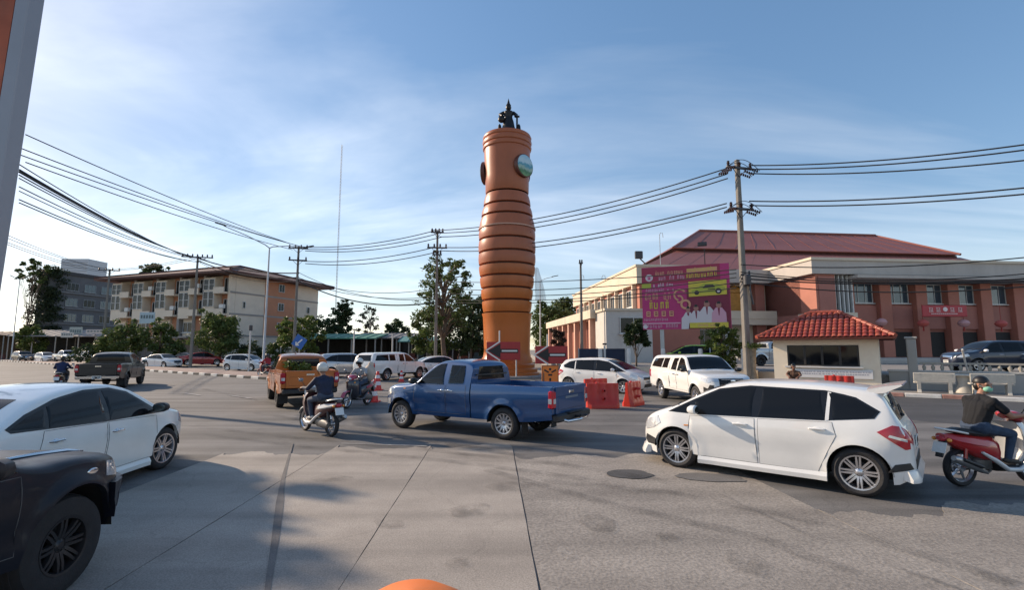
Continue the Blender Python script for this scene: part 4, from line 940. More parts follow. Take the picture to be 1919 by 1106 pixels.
hbox('dark_recess', -6.3, -2.4, 6.9, 6.97, 5.1, 8.5, OPENSHADE)  # flat dark sheet painting the recess's shade onto the wall
mb = MB(); mb.X = HX; mb.box((-3.6, 6.6, 6.6), (1.7, 0.25, 2.4), bev=0.06); mb.lathe([(0.95, 0), (0.9, 0.25), (0.6, 0.5), (0.2, 0.62), (0, 0.8)], 16, X=Matrix.Translation((-3.6, 6.6, 7.8)) @ Matrix.Scale(0.2, 4, (0, 1, 0))); mb.build('gilded_frame', GOLD, hall, 30)
wl = hbox('wall', -14.6, -8.6, 4.55, 31, 0.75, 8.3, SALMON)             # left wing
hbox('fascia', -15.0, -8.4, 4.1, 31.3, 8.3, 10.0, CREAM)
hbox('fascia_ledge', -15.12, -8.3, 4.0, 31.4, 9.95, 10.15, CREAM)
for i in range(9):
    v = 6.4 + i * 2.75
    hwin(-14.62, v + 0.6, 6.2, 'l', 2.0, 1.7, cols=3, gl=GLASSD)
    hbox('fin', -15.0, -14.6, v - 0.95, v - 0.7, 0.75, 8.28, CREAM)
hbox('annexe_wall', -17.6, -14.62, 6.2, 30.4, 0, 5.0, SALMON)           # low arcade along its flank
hbox('annexe_roof', -19.2, -14.64, 5.8, 31, 5.0, 5.85, CREAM)
for i in range(8):
    v = 7.0 + i * 3.3; hbox('arcade_column', -19.0, -18.5, v - 0.27, v + 0.27, 0, 4.99, M('arcade_column', (0.60, 0.36, 0.27), 0.75, var=0.06))
    hbox('arcade_bay', -17.66, -17.60, v + 0.5, v + 2.8, 0.8, 4.3, PINKW)
hbox('block_wall', -18.6, -14.2, 2.6, 6.15, 0, 5.5, M('white_block', (0.55, 0.52, 0.48), 0.8, var=0.05, dirt=((0.35, 0.32, 0.29), 0.4)))
hbox('block_coping', -18.75, -14.1, 2.45, 6.2, 5.5, 5.72, CREAM)
hwin(-16.0, 2.58, 3.4, 'f', 2.6, 1.5, cols=2, gl=GLASSD)
# big hipped roof in two tiers (metal sheets with standing ribs)
def roofquad(mb, a, b, c, d, rib=2.6, mat=0):
    a, b, c, d = map(Vector, (a, b, c, d)); nrm = (b - a).cross(d - a).normalized(); nrm = nrm if nrm.z > 0 else -nrm
    mb.add([a, b, c, d, a - nrm * 0.12, b - nrm * 0.12, c - nrm * 0.12, d - nrm * 0.12], [(0, 1, 2, 3), (7, 6, 5, 4), (0, 1, 5, 4), (1, 2, 6, 5), (2, 3, 7, 6), (3, 0, 4, 7)], mat)
    n = int((b - a).length / rib)
    for i in range(1, n):
        t = i / n; p = a.lerp(b, t) + nrm * 0.03; q = d.lerp(c, t) + nrm * 0.03; mb.tube([p - nrm * 0.025, q - nrm * 0.025], 0.022, 4, mat)
def P(u, v, d): return AT(u, v, d) - BO
rt = MB(); e0, e1 = P(1262, 464, 66), P(1800, 477, 66); r0, r1 = P(1310, 433, 76), P(1640, 442, 77.5)
roofquad(rt, e0, e1, r1, r0)
bk0 = Vector((e0.x - 1, e0.y + 22, e0.z)); bk1 = Vector((e1.x - 1, e1.y + 22, e1.z))
rt.add([e0, bk0, r0], [(0, 1, 2)]); rt.add([e1, bk1, r1], [(0, 1, 2)]); rt.add([bk0, bk1, r1, r0], [(0, 1, 2, 3)])
ro = rt.build('roof', REDROOF, hall)
mb = MB(); mb.tube([r0 + Vector((0, 0, .05)), r1 + Vector((0, 0, .05))], 0.22, 8); mb.tube([r1, e1], 0.18, 6); mb.tube([r0, e0], 0.18, 6); mb.build('ridge_cap', REDROOF, ro)
mb = MB(); l0, l1 = P(1268, 470, 66.4), P(1800, 483, 66.4); k0, k1 = P(1190, 506, 54), P(1935, 515, 57)
roofquad(mb, k0, k1, l1, l0); kb0 = Vector((k0.x - 2.5, k0.y + 40, k0.z)); lb0 = Vector((l0.x - 1, l0.y + 20, l0.z)); mb.add([k0, kb0, lb0, l0], [(0, 1, 2, 3)])
mb.build('lower_roof', REDROOF, hall)
mb = MB(); mb.add([l0 + Vector((0, .3, -.6)), l1 + Vector((0, .3, -.6)), e1 + Vector((0, .6, -.05)), e0 + Vector((0, .6, -.05))], [(0, 1, 2, 3)]); mb.build('clerestory_wall', M('roof_shadow_wall', (0.10, 0.035, 0.035), 0.7), hall)  # under-eave shade is put into this wall's dark colour
hbox('hall_wall', -12, 34, 12.2, 40, 0.75, 11.0, PINKW)
# red signboard with pale characters over the entrance
SIGNR = M('red_sign', (0.42, 0.035, 0.045), 0.5, var=0.06)
SIGNP = M('sign_pale_letters', (0.62, 0.42, 0.40), 0.5)
sgn = thing('entrance_sign', 'red signboard with pale characters above the hall entrance', 'sign', AT(1770, 583, 44.2))
mb = MB(); mb.box((0, 0, 0), (4.0, 0.12, 1.05), bev=0.1); mb.build('board', SIGNR, sgn)
def glyph(mb, cx, cz, s, y, seed):
    rd = random.Random(seed); mb.box((cx, y, cz + s * 0.32), (s * 0.8, 0.02, s * 0.1)); mb.box((cx - s * 0.28, y - 0.003, cz), (s * 0.1, 0.02, s * 0.85)); mb.box((cx + s * 0.26, y - 0.003, cz - s * 0.05), (s * 0.1, 0.02, s * 0.7))
    mb.box((cx, y - 0.006, cz - s * rd.uniform(0, .15)), (s * 0.7, 0.02, s * 0.1)); mb.box((cx + s * rd.uniform(-.1, .1), y - 0.009, cz - s * 0.3), (s * 0.1, 0.02, s * 0.4)); mb.box((cx, y - 0.012, cz - s * 0.42), (s * 0.85, 0.02, s * 0.1))
for i, x in enumerate((-1.25, -0.6, 0.65, 1.35)):
    mb = MB(); glyph(mb, x, 0.12, 0.46, -0.07, i + 3); mb.build('character', SIGNP, sgn)
mb = MB(); mb.lathe([(0, 0), (0.2, 0), (0.2, 0.03), (0, 0.03)], 16, X=Matrix.Translation((0.02, -0.06, 0.14)) @ Matrix.Rotation(PI / 2, 4, 'X')); mb.build('round_emblem', M('sign_white', (0.75, 0.65, 0.62), 0.5), sgn)
mb = MB(); 
for i in range(14): mb.box((-1.2 + i * 0.17, -0.07, -0.26), (0.12, 0.02, 0.10))
mb.build('small_lettering', SIGNP, sgn)
for i, (u, v, lab) in enumerate(((1652, 604, 'first pink lantern from the left under the hall canopy'), (1730, 606, 'red lantern hanging left of the entrance column'), (1806, 606, 'pale lantern hanging just under the right end of the red sign'), (1876, 607, 'rightmost pale lantern under the hall canopy'))):
    p = AT(u, v, 44.6); t = thing('lantern', lab, 'lantern', p, 0, 'paper lanterns along the hall front')
    mb = MB(); mb.lathe([(0.1, -0.34), (0.34, -0.22), (0.46, 0), (0.34, 0.22), (0.1, 0.34)], 14, cap0=True, cap1=True); mb.build('shade', M('lantern_paper' + str(i % 2), ((0.55, 0.30, 0.30), (0.5, 0.10, 0.08))[i == 1], 0.7), t, 40)
    mb = MB(); mb.tube([(0, 0, 0.34), (0, 0, 1.7)], 0.02, 5); mb.tube([(0, 0, -0.34), (0, 0, -0.7)], [0.05, 0.08], 6); mb.build('cord', M('lantern_cord', (0.3, 0.03, 0.02), 0.7), t)

# ------------------------------------------------------------------ guardhouse with tiled roof
GE = Vector((0.8, -0.6, 0)); GV = Vector((0.6, 0.8, 0)); GO = Vector((13.15, 25.15, 0.13)); GW, GD, GH = 4.3, 3.3, 2.35
gh = thing('guardhouse', 'small cream guardhouse with red tiled hip roof beside the kerb', 'building', GO)
GX = XY((0, 0, 0), GE, GV, (0, 0, 1))
GCR = M('guardhouse_cream', (0.78, 0.68, 0.53), 0.75, var=0.05, scale=1.2, dirt=((0.45, 0.33, 0.22), 0.5))
def gbox(nm, u0, u1, v0, v1, z0, z1, mat, parent=gh, bev=0):
    mb = MB(); mb.X = GX; mb.box(((u0 + u1) / 2, (v0 + v1) / 2, (z0 + z1) / 2), (u1 - u0, v1 - v0, z1 - z0), bev=bev); return mb.build(nm, mat, parent)
# front wall has a real window opening
gbox('wall', 0, 0.62, 0, 0.15, 0, GH, GCR); gbox('wall', GW - 0.75, GW, 0, 0.15, 0, GH, GCR); gbox('wall', 0.62, GW - 0.75, 0, 0.15, 0, 1.02, GCR); gbox('wall', 0.62, GW - 0.75, 0, 0.15, 2.02, GH, GCR)
gbox('wall', 0, 0.15, 0.15, GD, 0, GH, GCR); gbox('wall', GW - 0.15, GW, 0.15, GD, 0, GH, GCR); gbox('wall', 0.15, GW - 0.15, GD - 0.15, GD, 0, GH, GCR)
gbox('ceiling', 0, GW, 0, GD, GH, GH + 0.06, GCR); gbox('plinth', -0.03, GW + 0.03, -0.03, 0.0, 0, 0.12, GREYR)
DFR = M('dark_window_frame', (0.03, 0.025, 0.022), 0.5)
for k in range(4):
    u = 0.64 + k * (GW - 0.75 - 0.66) / 4; w4 = (GW - 0.75 - 0.66) / 4
    mb = MB(); mb.X = GX
    for (a, b, c, d) in ((u, u + 0.05, 1.03, 2.01), (u + w4 - 0.05, u + w4 - 0.005, 1.03, 2.01)): mb.box(((a + b) / 2, 0.06, (c + d) / 2), (b - a, 0.06, d - c))
    for z in (1.055, 1.985): mb.box((u + w4 / 2, 0.06, z), (w4 - 0.11, 0.055, 0.05))
    wo = mb.build('window', DFR, gh); mb = MB(); mb.X = GX; mb.box((u + w4 / 2, 0.075, 1.52), (w4 - 0.1, 0.012, 0.90)); mb.build('pane', TINT, wo)
gbox('sill', 0.5, GW - 0.62, -0.14, 0.0, 0.94, 1.02, M('sill_white', (0.6, 0.58, 0.55), 0.7))
nb = gbox('notice_board', 0.75, GW - 0.28, -0.07, -0.005, 0.46, 0.88, M('white_notice', (0.66, 0.65, 0.64), 0.5), bev=0.015)
mb = MB(); mb.X = GX
rd = random.Random(4)
for row in (0.76, 0.66):
    u = 0.9
    while u < GW - 0.45:
        wdt = rd.uniform(0.04, 0.09); mb.box((u + wdt / 2, -0.073, row), (wdt, 0.006, 0.055)); u += wdt + rd.uniform(0.02, 0.07)
mb.build('faded_lettering', M('faded_ink', (0.36, 0.36, 0.40), 0.7), nb)['kind'] = 'stuff'
# roof
ov = 0.62; zr0 = GH + 0.02; rise = 1.28; ridge0, ridge1 = 1.55, GW - 1.55
TER = M('terracotta_tile', (0.27, 0.045, 0.028), 0.55, var=0.28, scale=2.2, bump=0.15); TER2 = M('terracotta_tile_pale', (0.33, 0.075, 0.042), 0.55, var=0.25, scale=2.2)
A = (-ov, -ov, zr0); B_ = (GW + ov, -ov, zr0); C_ = (GW + ov, GD + ov, zr0); D_ = (-ov, GD + ov, zr0); R0 = (ridge0, GD / 2, zr0 + rise); R1 = (ridge1, GD / 2, zr0 + rise)
mb = MB(); mb.X = GX; mb.add([A, B_, C_, D_, R0, R1], [(0, 1, 5, 4), (1, 2, 5), (2, 3, 4, 5), (3, 0, 4), (3, 2, 1, 0)]); rf = mb.build('roof', TER, gh)
mb = MB(); mb.X = GX
for a, b in ((A, B_), (B_, C_), (C_, D_), (D_, A)): mb.tube([(a[0], a[1], a[2] - 0.04), (b[0], b[1], b[2] - 0.04)], 0.06, 4)
mb.build('eaves_board', M('eaves_brown', (0.16, 0.05, 0.035), 0.6), rf)
# individual tiles (half-barrel), shared meshes
def tile_mesh(nm, mat, wd=0.235, ln=0.34):
    mb = MB(); vs = []; k = 6
    for y, dz, rr in ((-ln / 2 - 0.03, 0.032, 1.0), (ln / 2, 0.0, 0.92)):
        for i in range(k + 1):
            a = PI * i / k; vs.append((-math.cos(a) * wd * 0.46 * rr, y, math.sin(a) * 0.062 + dz))
        for i in range(k + 1):
            a = PI * (k - i) / k; vs.append((-math.cos(a) * wd * 0.40 * rr, y, math.sin(a) * 0.045 + dz))
    n = 2 * k + 2; mb.add(vs, [(i, (i + 1) % n, n + (i + 1) % n, n + i) for i in range(n)] + [tuple(range(n))[::-1]]); return mb.mesh(nm, mat, 50)
tms = [tile_mesh('tile_a', TER), tile_mesh('tile_b', TER2)]
def tile_slope(p0, p1, q0, q1, wd=0.235, rowl=0.30):
    """p0-p1 eave, q0-q1 top edge"""
    p0, p1, q0, q1 = (Vector(GX @ Vector(a)) for a in (p0, p1, q0, q1)); ex = (p1 - p0).normalized(); mid = (q0 + q1) / 2
    up = mid - p0; up = up - ex * up.dot(ex); sl = up.length; up.normalize(); nz = ex.cross(up); nz = nz if nz.z > 0 else -nz
    a0 = (q0 - p0).dot(ex); a1 = (q1 - p0).dot(ex); Lg = (p1 - p0).length; rows = int(sl / rowl)
    for r in range(rows):
        t = (r + 0.5) / rows * sl; f0 = a0 * t / sl; f1 = Lg + (a1 - Lg) * t / sl; k0 = math.ceil((f0 - 0.02) / wd); k1 = int((f1 + 0.02) / wd)
        for k in range(k0, k1 + 1):
            x = k * wd
            if x < f0 - 0.03 or x > f1 + 0.03: continue
            o = p0 + ex * x + up * t + nz * 0.012; link('tile', tms[random.random() < 0.35], rf, X=XY(o, ex, up, nz))
tile_slope(A, B_, R0, R1); tile_slope(D_, A, R0, R0); tile_slope(B_, C_, R1, R1)
mb = MB(); mb.X = GX
for a, b in ((R0, R1), (A, R0), (B_, R1), (C_, R1), (D_, R0)):
    a, b = Vector(a), Vector(b); n = max(3, int((b - a).length / 0.3)); 
    for i in range(n): mb.tube([a.lerp(b, i / n) + Vector((0, 0, 0.05)), a.lerp(b, (i + 1.12) / n) + Vector((0, 0, 0.035))], [0.105, 0.09], 8)
mb.build('ridge_tile', TER2, rf, 40)

# ------------------------------------------------------------------ compound wall, railing, posts
WALLG = M('grey_compound_wall', (0.36, 0.34, 0.31), 0.85, var=0.10, scale=0.8, dirt=((0.20, 0.19, 0.175), 0.6))
WP = Vector((18.3, 23.2, 0)) - kn * 0.12
cw = thing('compound_wall', 'low grey concrete wall with white posts and balustrade behind the benches', 'wall', WP, math.atan2(kd.y, kd.x))
mb = MB(); mb.box((8.5, 0, 0.46), (18.4, 0.22, 0.92)); mb.build('wall', WALLG, cw)
mb = MB(); mb.box((8.5, 0, 0.96), (18.5, 0.32, 0.09), bev=0.015); mb.build('coping', M('coping', (0.45, 0.43, 0.40), 0.8, var=0.08), cw)
POSTW = M('white_post', (0.62, 0.60, 0.57), 0.75, var=0.06, scale=2, dirt=((0.4, 0.37, 0.33), 0.4))
for x in (0.2, 5.6, 11.0, 16.4):
    mb = MB(); mb.box((x, 0, 1.22), (0.36, 0.36, 2.44), bev=0.03); mb.box((x, 0, 2.48), (0.46, 0.46, 0.10), bev=0.02)
    mb.build('post', POSTW if x > 3 else WALLG, cw)
BALU = M('baluster_dull', (0.34, 0.31, 0.26), 0.8, var=0.1)
for (a, b) in ((0.45, 5.4),):
    mb = MB(); mb.box(((a + b) / 2, 0.05, 1.32), (b - a - 0.02, 0.10, 0.08)); mb.build('top_rail', BALU, cw)
    n = int((b - a) / 0.3)
    for i in range(n):
        mb = MB(); x = a + 0.15 + i * (b - a - 0.3) / (n - 1); mb.lathe([(0.04, 1.0), (0.07, 1.1), (0.075, 1.18), (0.035, 1.22), (0.05, 1.285)], 8, X=Matrix.Translation((x, 0.05, 0))); mb.build('baluster', BALU, cw, 40)
# retaining edge left of the guardhouse with white posts
rw = thing('retaining_wall', 'low cream retaining wall with round white posts left of the guardhouse', 'wall', (13.0, 27.0, 0), math.atan2(-kd.y, -kd.x))
mb = MB(); mb.box((4.6, 0, 0.42), (9.6, 0.2, 0.84)); mb.build('wall', M('retaining_cream', (0.5, 0.43, 0.34), 0.85, var=0.1), rw)
for x in (0.5, 2.8, 5.0, 7.2, 9.2):
    mb = MB(); mb.lathe([(0.13, 0), (0.13, 1.9), (0.10, 1.98), (0, 2.0)], 14, X=Matrix.Translation((x, -0.2, 0))); mb.build('post', POSTW, rw, 40)
BLUES = M('navy_screen', (0.02, 0.03, 0.065), 0.7, var=0.2)
p = AT(1128, 663, 36.5); bs = thing('navy_screen', 'navy blue fabric screen strung behind the white posts', 'screen', (p.x, p.y, 0.75))
mb = MB(); mb.box((0, 0, 0.75), (3.5, 0.05, 1.0)); mb.build('fabric', BLUES, bs)
for x in (-1.7, 0, 1.7):
    mb = MB(); mb.tube([(x, -0.05, 0), (x, -0.05, 1.3)], 0.03, 6); mb.build('stake', POSTW, bs)
# ------------------------------------------------------------------ brown-roofed shophouse row on the left
SO = Vector((-40.0, 70.0, 0)); SE = Vector((-0.9465, 0.3227, 0)); SV = Vector((0.3227, 0.9465, 0)); SXm = XY((0, 0, 0), SE, SV, (0, 0, 1))
SHC = M('shophouse_cream', (0.70, 0.60, 0.48), 0.85, var=0.06, scale=0.5, dirt=((0.32, 0.29, 0.25), 0.5))
SHO = M('shophouse_orange', (0.46, 0.21, 0.12), 0.85, var=0.07, scale=0.5); SHG = M('shophouse_grey', (0.30, 0.28, 0.26), 0.85, var=0.08, scale=0.5)
BRNROOF = M('brown_roof', (0.10, 0.045, 0.036), 0.75, var=0.2, scale=0.6)
shop = thing('shophouse', 'four-storey cream and orange shophouse row with brown hipped roof', 'building', SO)
def sbox(nm, u0, u1, v0, v1, z0, z1, mat, parent=shop):
    mb = MB(); mb.X = SXm; mb.box(((u0 + u1) / 2, (v0 + v1) / 2, (z0 + z1) / 2), (u1 - u0, v1 - v0, z1 - z0)); return mb.build(nm, mat, parent)
def swin(u, v, z, side, wd, ht, parent=shop, **k):
    if side == 'f': X = XY(SE * u + SV * v + Vector((0, 0, z)), SE, -SV, (0, 0, 1))
    else: X = XY(SE * u + SV * v + Vector((0, 0, z)), SV, -SE, (0, 0, 1))
    return window(parent, X, wd, ht, **k)
L_ = 24.0; D2 = 18.0; HH = 13.0
sbox('wall', 0, L_, 0.9, D2, 0, HH, SHC)
nU = 5; U = L_ / nU
for i in range(nU):
    a = i * U
    sbox('pilaster', a - 0.02 if i else 0.02, a + 0.45, 0, 0.88, 0, HH - 0.02, SHC if i == 0 else SHG)
    sbox('recess_wall', a + 0.46, a + 2.35, 0.75, 0.88, 3.9, HH - 0.05, SHO)
    for f, z in enumerate((6.9, 10.0)):
        bl = sbox('balcony', a + 0.46, a + 2.4, -0.75, 0.74, z - 0.15, z + 0.08, SHC); sbox('parapet', a + 0.46, a + 2.4, -0.75, -0.63, z + 0.08, z + 0.75, SHC, shop)
        swin(a + 1.35, 0.74, z + 0.15, 'f', 1.1, 2.1, cols=2, gl=GLASSD, sill=False)
        if (i + f) % 2 == 0: sbox('air_conditioner', a + 0.6, a + 1.35, -0.55, -0.15, z + 0.85, z + 1.4, WFRAME)
    bay = sbox('bay', a + 2.42, a + 4.55, -0.45, 0.88, 6.4, 12.2, SHC)
    for z, h in ((10.4, 1.6), (8.0, 2.2)):
        for k in (0, 1): swin(a + 2.95 + k * 1.07, -0.46, z, 'f', 0.95, h, cols=1, rows=2, gl=GLASSD, sill=False, fr=WFRAME)
    sbox('lower_panel', a + 2.42, a + 4.55, 0.5, 0.88, 3.9, 6.38, SHC); swin(a + 3.5, 0.48, 4.4, 'f', 1.8, 1.5, cols=2, gl=GLASSD)
    sbox('awning', a + 0.3, a + U - 0.2, -2.2, 0.8, 3.55, 3.8, SHG); sbox('shutter', a + 0.6, a + U - 0.3, 0.70, 0.86, 0.15, 3.2, M('shutter%d' % (i % 3), ((0.10, 0.10, 0.11), (0.16, 0.13, 0.11), (0.07, 0.09, 0.10))[i % 3], 0.6, var=0.2))
for z in (3.9, 7.0, 10.1): sbox('string_course', -0.08, 0.0, 0.0, D2, z - 0.12, z + 0.12, SHG)
sbox('orange_panel', -0.07, 0.0, 6.2, 12.6, 4.05, HH - 0.1, SHO)
for z in (4.9, 8.0, 11.0): swin(-0.08, 9.4, z, 'l', 1.2, 1.25, cols=2, gl=GLASSD, sill=False)
for z in (4.9, 8.0): swin(-0.02, 15.6, z, 'l', 0.7, 1.1, cols=1, gl=GLASSD, sill=False)
swin(-0.02, 2.4, 7.9, 'l', 0.5, 1.0, cols=1, gl=GLASSD, sill=False)
mb = MB(); mb.X = SXm; o_ = 1.9; z0, z1 = HH - 0.1, HH + 2.6
c = [(-o_, -o_, z0), (L_ + o_, -o_, z0), (L_ + o_, D2 + o_, z0), (-o_, D2 + o_, z0), (8.5, D2 / 2, z1), (L_ - 8.5, D2 / 2, z1)]
mb.add(c, [(0, 1, 5, 4), (1, 2, 5), (2, 3, 4, 5), (3, 0, 4)]); c2 = [(p[0], p[1], p[2] - 0.3) for p in c[:4]]; mb.add(c[:4] + c2, [(0, 1, 5, 4), (1, 2, 6, 5), (2, 3, 7, 6), (3, 0, 4, 7), (7, 6, 5, 4)])
srf = mb.build('roof', BRNROOF, shop)
mb = MB(); mb.X = SXm
for a, b in ((0, 4), (3, 4), (1, 5), (2, 5), (4, 5)): mb.tube([Vector(c[a]) + Vector((0, 0, .1)), Vector(c[b]) + Vector((0, 0, .1))], 0.16, 6)
mb.build('ridge_tile', BRNROOF, srf)
# ------------------------------------------------------------------ dark ivy-covered block, far left
DO = AT(78, 655, 104); DO.z = 0; DE = Vector((0.16, 0.987, 0)); DV = Vector((-0.987, 0.16, 0))
DK = M('dark_grey_render', (0.105, 0.11, 0.12), 0.85, var=0.15, scale=0.4); dk = thing('apartment_block', 'dark grey apartment block half covered in ivy at far left', 'building', DO)
DX = XY((0, 0, 0), DE, DV, (0, 0, 1))
def dbox(nm, u0, u1, v0, v1, z0, z1, mat):
    mb = MB(); mb.X = DX; mb.box(((u0 + u1) / 2, (v0 + v1) / 2, (z0 + z1) / 2), (u1 - u0, v1 - v0, z1 - z0)); return mb.build(nm, mat, dk)
dbox('wall', 0, 26, 0, 2.6, 0, 18.2, DK); dbox('parapet', -0.3, 26.3, -0.3, 2.9, 18.2, 18.9, M('dark_parapet', (0.05, 0.05, 0.055), 0.8))
DW2 = M('grey_window_frame', (0.28, 0.30, 0.32), 0.6)
for f in range(4):
    z = 4.6 + f * 3.4; dbox('floor_band', -0.05, 26.05, -0.35, 0, z - 0.65, z - 0.35, M('band_grey', (0.17, 0.175, 0.185), 0.8))
    for k in range(6):
        window(dk, XY(DE * (5.0 + k * 3.9) + DV * -0.02 + Vector((0, 0, z)), DE, -DV, (0, 0, 1)), 2.6, 1.7, cols=3, fr=DW2, gl=GLASSB if (f + k) % 3 else GLASSD)
TANKW = M('pale_cladding', (0.50, 0.52, 0.55), 0.6, var=0.04)
p = AT(157, 515, 128); tank = thing('rooftop_block', 'pale grey box of a building showing above the dark block', 'building', (p.x, p.y, 0)); mb = MB(); hz = AT(157, 489, 128).z
mb.box((0, 0, hz / 2), (6.9, 6, hz)); mb.build('wall', TANKW, tank)
for i in range(4):
    mb = MB(); mb.box((0, -3.04, hz - 0.9 - i * 0.75), (6.5, 0.08, 0.22)); mb.build('louvre', M('louvre', (0.36, 0.38, 0.42), 0.6), tank)
# ------------------------------------------------------------------ low shops and market roofs
def shed(name, label, cx, cy, wd, dp, h0, h1, roofm, wallm, rz=0.0, posts=5, group=None, sign=None):
    t = thing(name, label, 'building', (cx, cy, 0), rz, group)
    mb = MB(); mb.add([(-wd / 2, -dp / 2, h0), (wd / 2, -dp / 2, h0), (wd / 2, dp / 2, h1), (-wd / 2, dp / 2, h1), (-wd / 2, -dp / 2, h0 - .12), (wd / 2, -dp / 2, h0 - .12), (wd / 2, dp / 2, h1 - .12), (-wd / 2, dp / 2, h1 - .12)], [(0, 1, 2, 3), (7, 6, 5, 4), (0, 1, 5, 4), (1, 2, 6, 5), (2, 3, 7, 6), (3, 0, 4, 7)])
    n = int(wd / 1.1)
    for i in range(n + 1): x = -wd / 2 + wd * i / n; mb.tube([(x, -dp / 2, h0 + .03), (x, dp / 2, h1 + .03)], 0.05, 4)
    mb.build('roof', roofm, t)
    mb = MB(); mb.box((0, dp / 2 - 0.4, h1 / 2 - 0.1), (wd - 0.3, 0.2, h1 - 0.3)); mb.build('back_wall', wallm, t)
    for i in range(posts):
        mb = MB(); x = -wd / 2 + 0.2 + (wd - 0.4) * i / (posts - 1); mb.box((x, -dp / 2 + 0.3, h0 / 2 - 0.07), (0.14, 0.14, h0 - 0.14)); mb.build('post', M('shed_post', (0.3, 0.29, 0.27), 0.7), t)
        if i < posts - 1:
            mb = MB(); x2 = x + (wd - 0.4) / (posts - 1) / 2; mb.box((x2, 0.2, 0.55), (1.5, 0.7, 0.9), bev=0.05); mb.box((x2 - 0.3, 0.1, 1.25), (0.6, 0.5, 0.5), bev=0.05); mb.build('stall_counter', M('stall%d' % (i % 4), ((0.10, 0.08, 0.06), (0.16, 0.05, 0.04), (0.05, 0.09, 0.11), (0.2, 0.18, 0.15))[i % 4], 0.7, var=0.3), t)
    return t
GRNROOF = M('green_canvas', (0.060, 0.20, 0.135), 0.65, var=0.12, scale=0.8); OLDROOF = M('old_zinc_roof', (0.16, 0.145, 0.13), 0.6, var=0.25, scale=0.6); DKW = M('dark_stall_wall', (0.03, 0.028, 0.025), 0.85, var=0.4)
def px(u, d): return (u - PW / 2) / F_PX * d
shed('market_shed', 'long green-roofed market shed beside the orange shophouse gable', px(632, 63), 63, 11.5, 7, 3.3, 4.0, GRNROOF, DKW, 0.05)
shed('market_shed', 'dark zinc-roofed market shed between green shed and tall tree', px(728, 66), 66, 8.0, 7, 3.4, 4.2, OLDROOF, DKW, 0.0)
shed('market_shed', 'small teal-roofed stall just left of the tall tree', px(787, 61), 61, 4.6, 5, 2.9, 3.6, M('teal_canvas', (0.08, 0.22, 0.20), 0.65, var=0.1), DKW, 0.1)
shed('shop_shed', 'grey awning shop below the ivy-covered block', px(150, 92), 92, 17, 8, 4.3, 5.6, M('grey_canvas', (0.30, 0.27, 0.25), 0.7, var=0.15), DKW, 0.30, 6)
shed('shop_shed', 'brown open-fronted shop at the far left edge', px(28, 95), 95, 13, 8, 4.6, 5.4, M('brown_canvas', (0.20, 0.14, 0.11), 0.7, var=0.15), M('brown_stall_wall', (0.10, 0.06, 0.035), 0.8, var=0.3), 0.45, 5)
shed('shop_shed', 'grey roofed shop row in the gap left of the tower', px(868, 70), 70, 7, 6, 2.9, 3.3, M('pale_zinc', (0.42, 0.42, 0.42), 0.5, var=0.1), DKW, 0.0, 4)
# boards among the far-left shops
for (u, v, d, wd, ht, colr, lab) in ((142, 623, 91, 2.3, 1.9, (0.34, 0.38, 0.36), 'pale green shop board under the grey awning'), (276, 596, 66, 2.0, 1.5, (0.42, 0.52, 0.56), 'pale blue shop board on the shophouse front'), (178, 622, 90, 3.2, 0.8, (0.50, 0.46, 0.44), 'long cream shop board right of the pale green one'), (126, 628, 88, 2.2, 0.9, (0.55, 0.52, 0.48), 'white slanted shop awning left of the pale green board')):
    p = AT(u, v, d); t = thing('shop_board', lab, 'sign', (p.x, p.y, 0)); mb = MB(); mb.box((0, 0, p.z), (wd, 0.12, ht), bev=0.02); mb.build('board', M('board_%d' % u, colr, 0.6, var=0.1), t)
    mb = MB(); mb.box((0, 0.1, p.z / 2), (0.12, 0.1, p.z)); mb.build('post', OLDROOF, t)
    mb = MB()
    for i in range(5): mb.box((-wd * 0.36 + i * wd * 0.18, -0.066, p.z + ht * 0.1), (wd * 0.12, 0.012, ht * 0.3))
    mb.build('lettering', M('board_ink', (0.12, 0.16, 0.17), 0.7), t)

# ------------------------------------------------------------------ terracotta tower
def tz(v): 
    d = ray(950, v); return CAM_H + d.z / d.y * 34.3
def tr(hwpx, z): return hwpx / F_PX * (36 * CP + (z - CAM_H) * SP)
def terracotta(nm, col):
    return M(nm, col, 0.36, var=0.13, scale=0.5, spec=0.3, dirt=((col[0] * 0.72, col[1] * 0.68, col[2] * 0.66), 0.45), stretch=(1, 1, 0.35))
TC1 = terracotta('terracotta_upper', (0.36, 0.115, 0.055)); TC2 = terracotta('terracotta_lower', (0.45, 0.132, 0.030)); TCD = M('terracotta_groove', (0.05, 0.018, 0.012), 0.7)
tow = thing('tower', 'tall terracotta jar-shaped tower ringed with grooves, statue on top', 'tower', (TWR.x, TWR.y, 0.16))
def ring(nm, v0, h0, v1, h1, mat, groove=True):
    z1, z0 = tz(v0) - 0.16, tz(v1) - 0.16; r1, r0 = tr(h0, z1), tr(h1, z0); mb = MB(); n = 5; pr = []
    g = 0.085; b = 0.13
    pr.append((r0 - b, z0 + g * 0.5))
    for i in range(n + 1):
        t = i / n; z = z0 + g + (z1 - z0 - 2 * g) * t; pr.append((r0 + (r1 - r0) * t + 0.03 * math.sin(PI * t), z))
    pr.append((r1 - b, z1 - g * 0.5)); mb.lathe(pr, 64, cap0=True, cap1=True); return mb.build(nm, mat, tow, 50)
mb = MB(); core = [(352, 39), (376, 43), (397, 47), (421, 51), (443, 51.5), (468, 52), (492, 51.5), (514, 49.5), (537, 47.5), (560, 45.5), (585, 43)]
mb.lathe([(tr(h, tz(v)) - 0.14, tz(v) - 0.16) for v, h in core[::-1]], 48); mb.build('core', TCD, tow, 60)
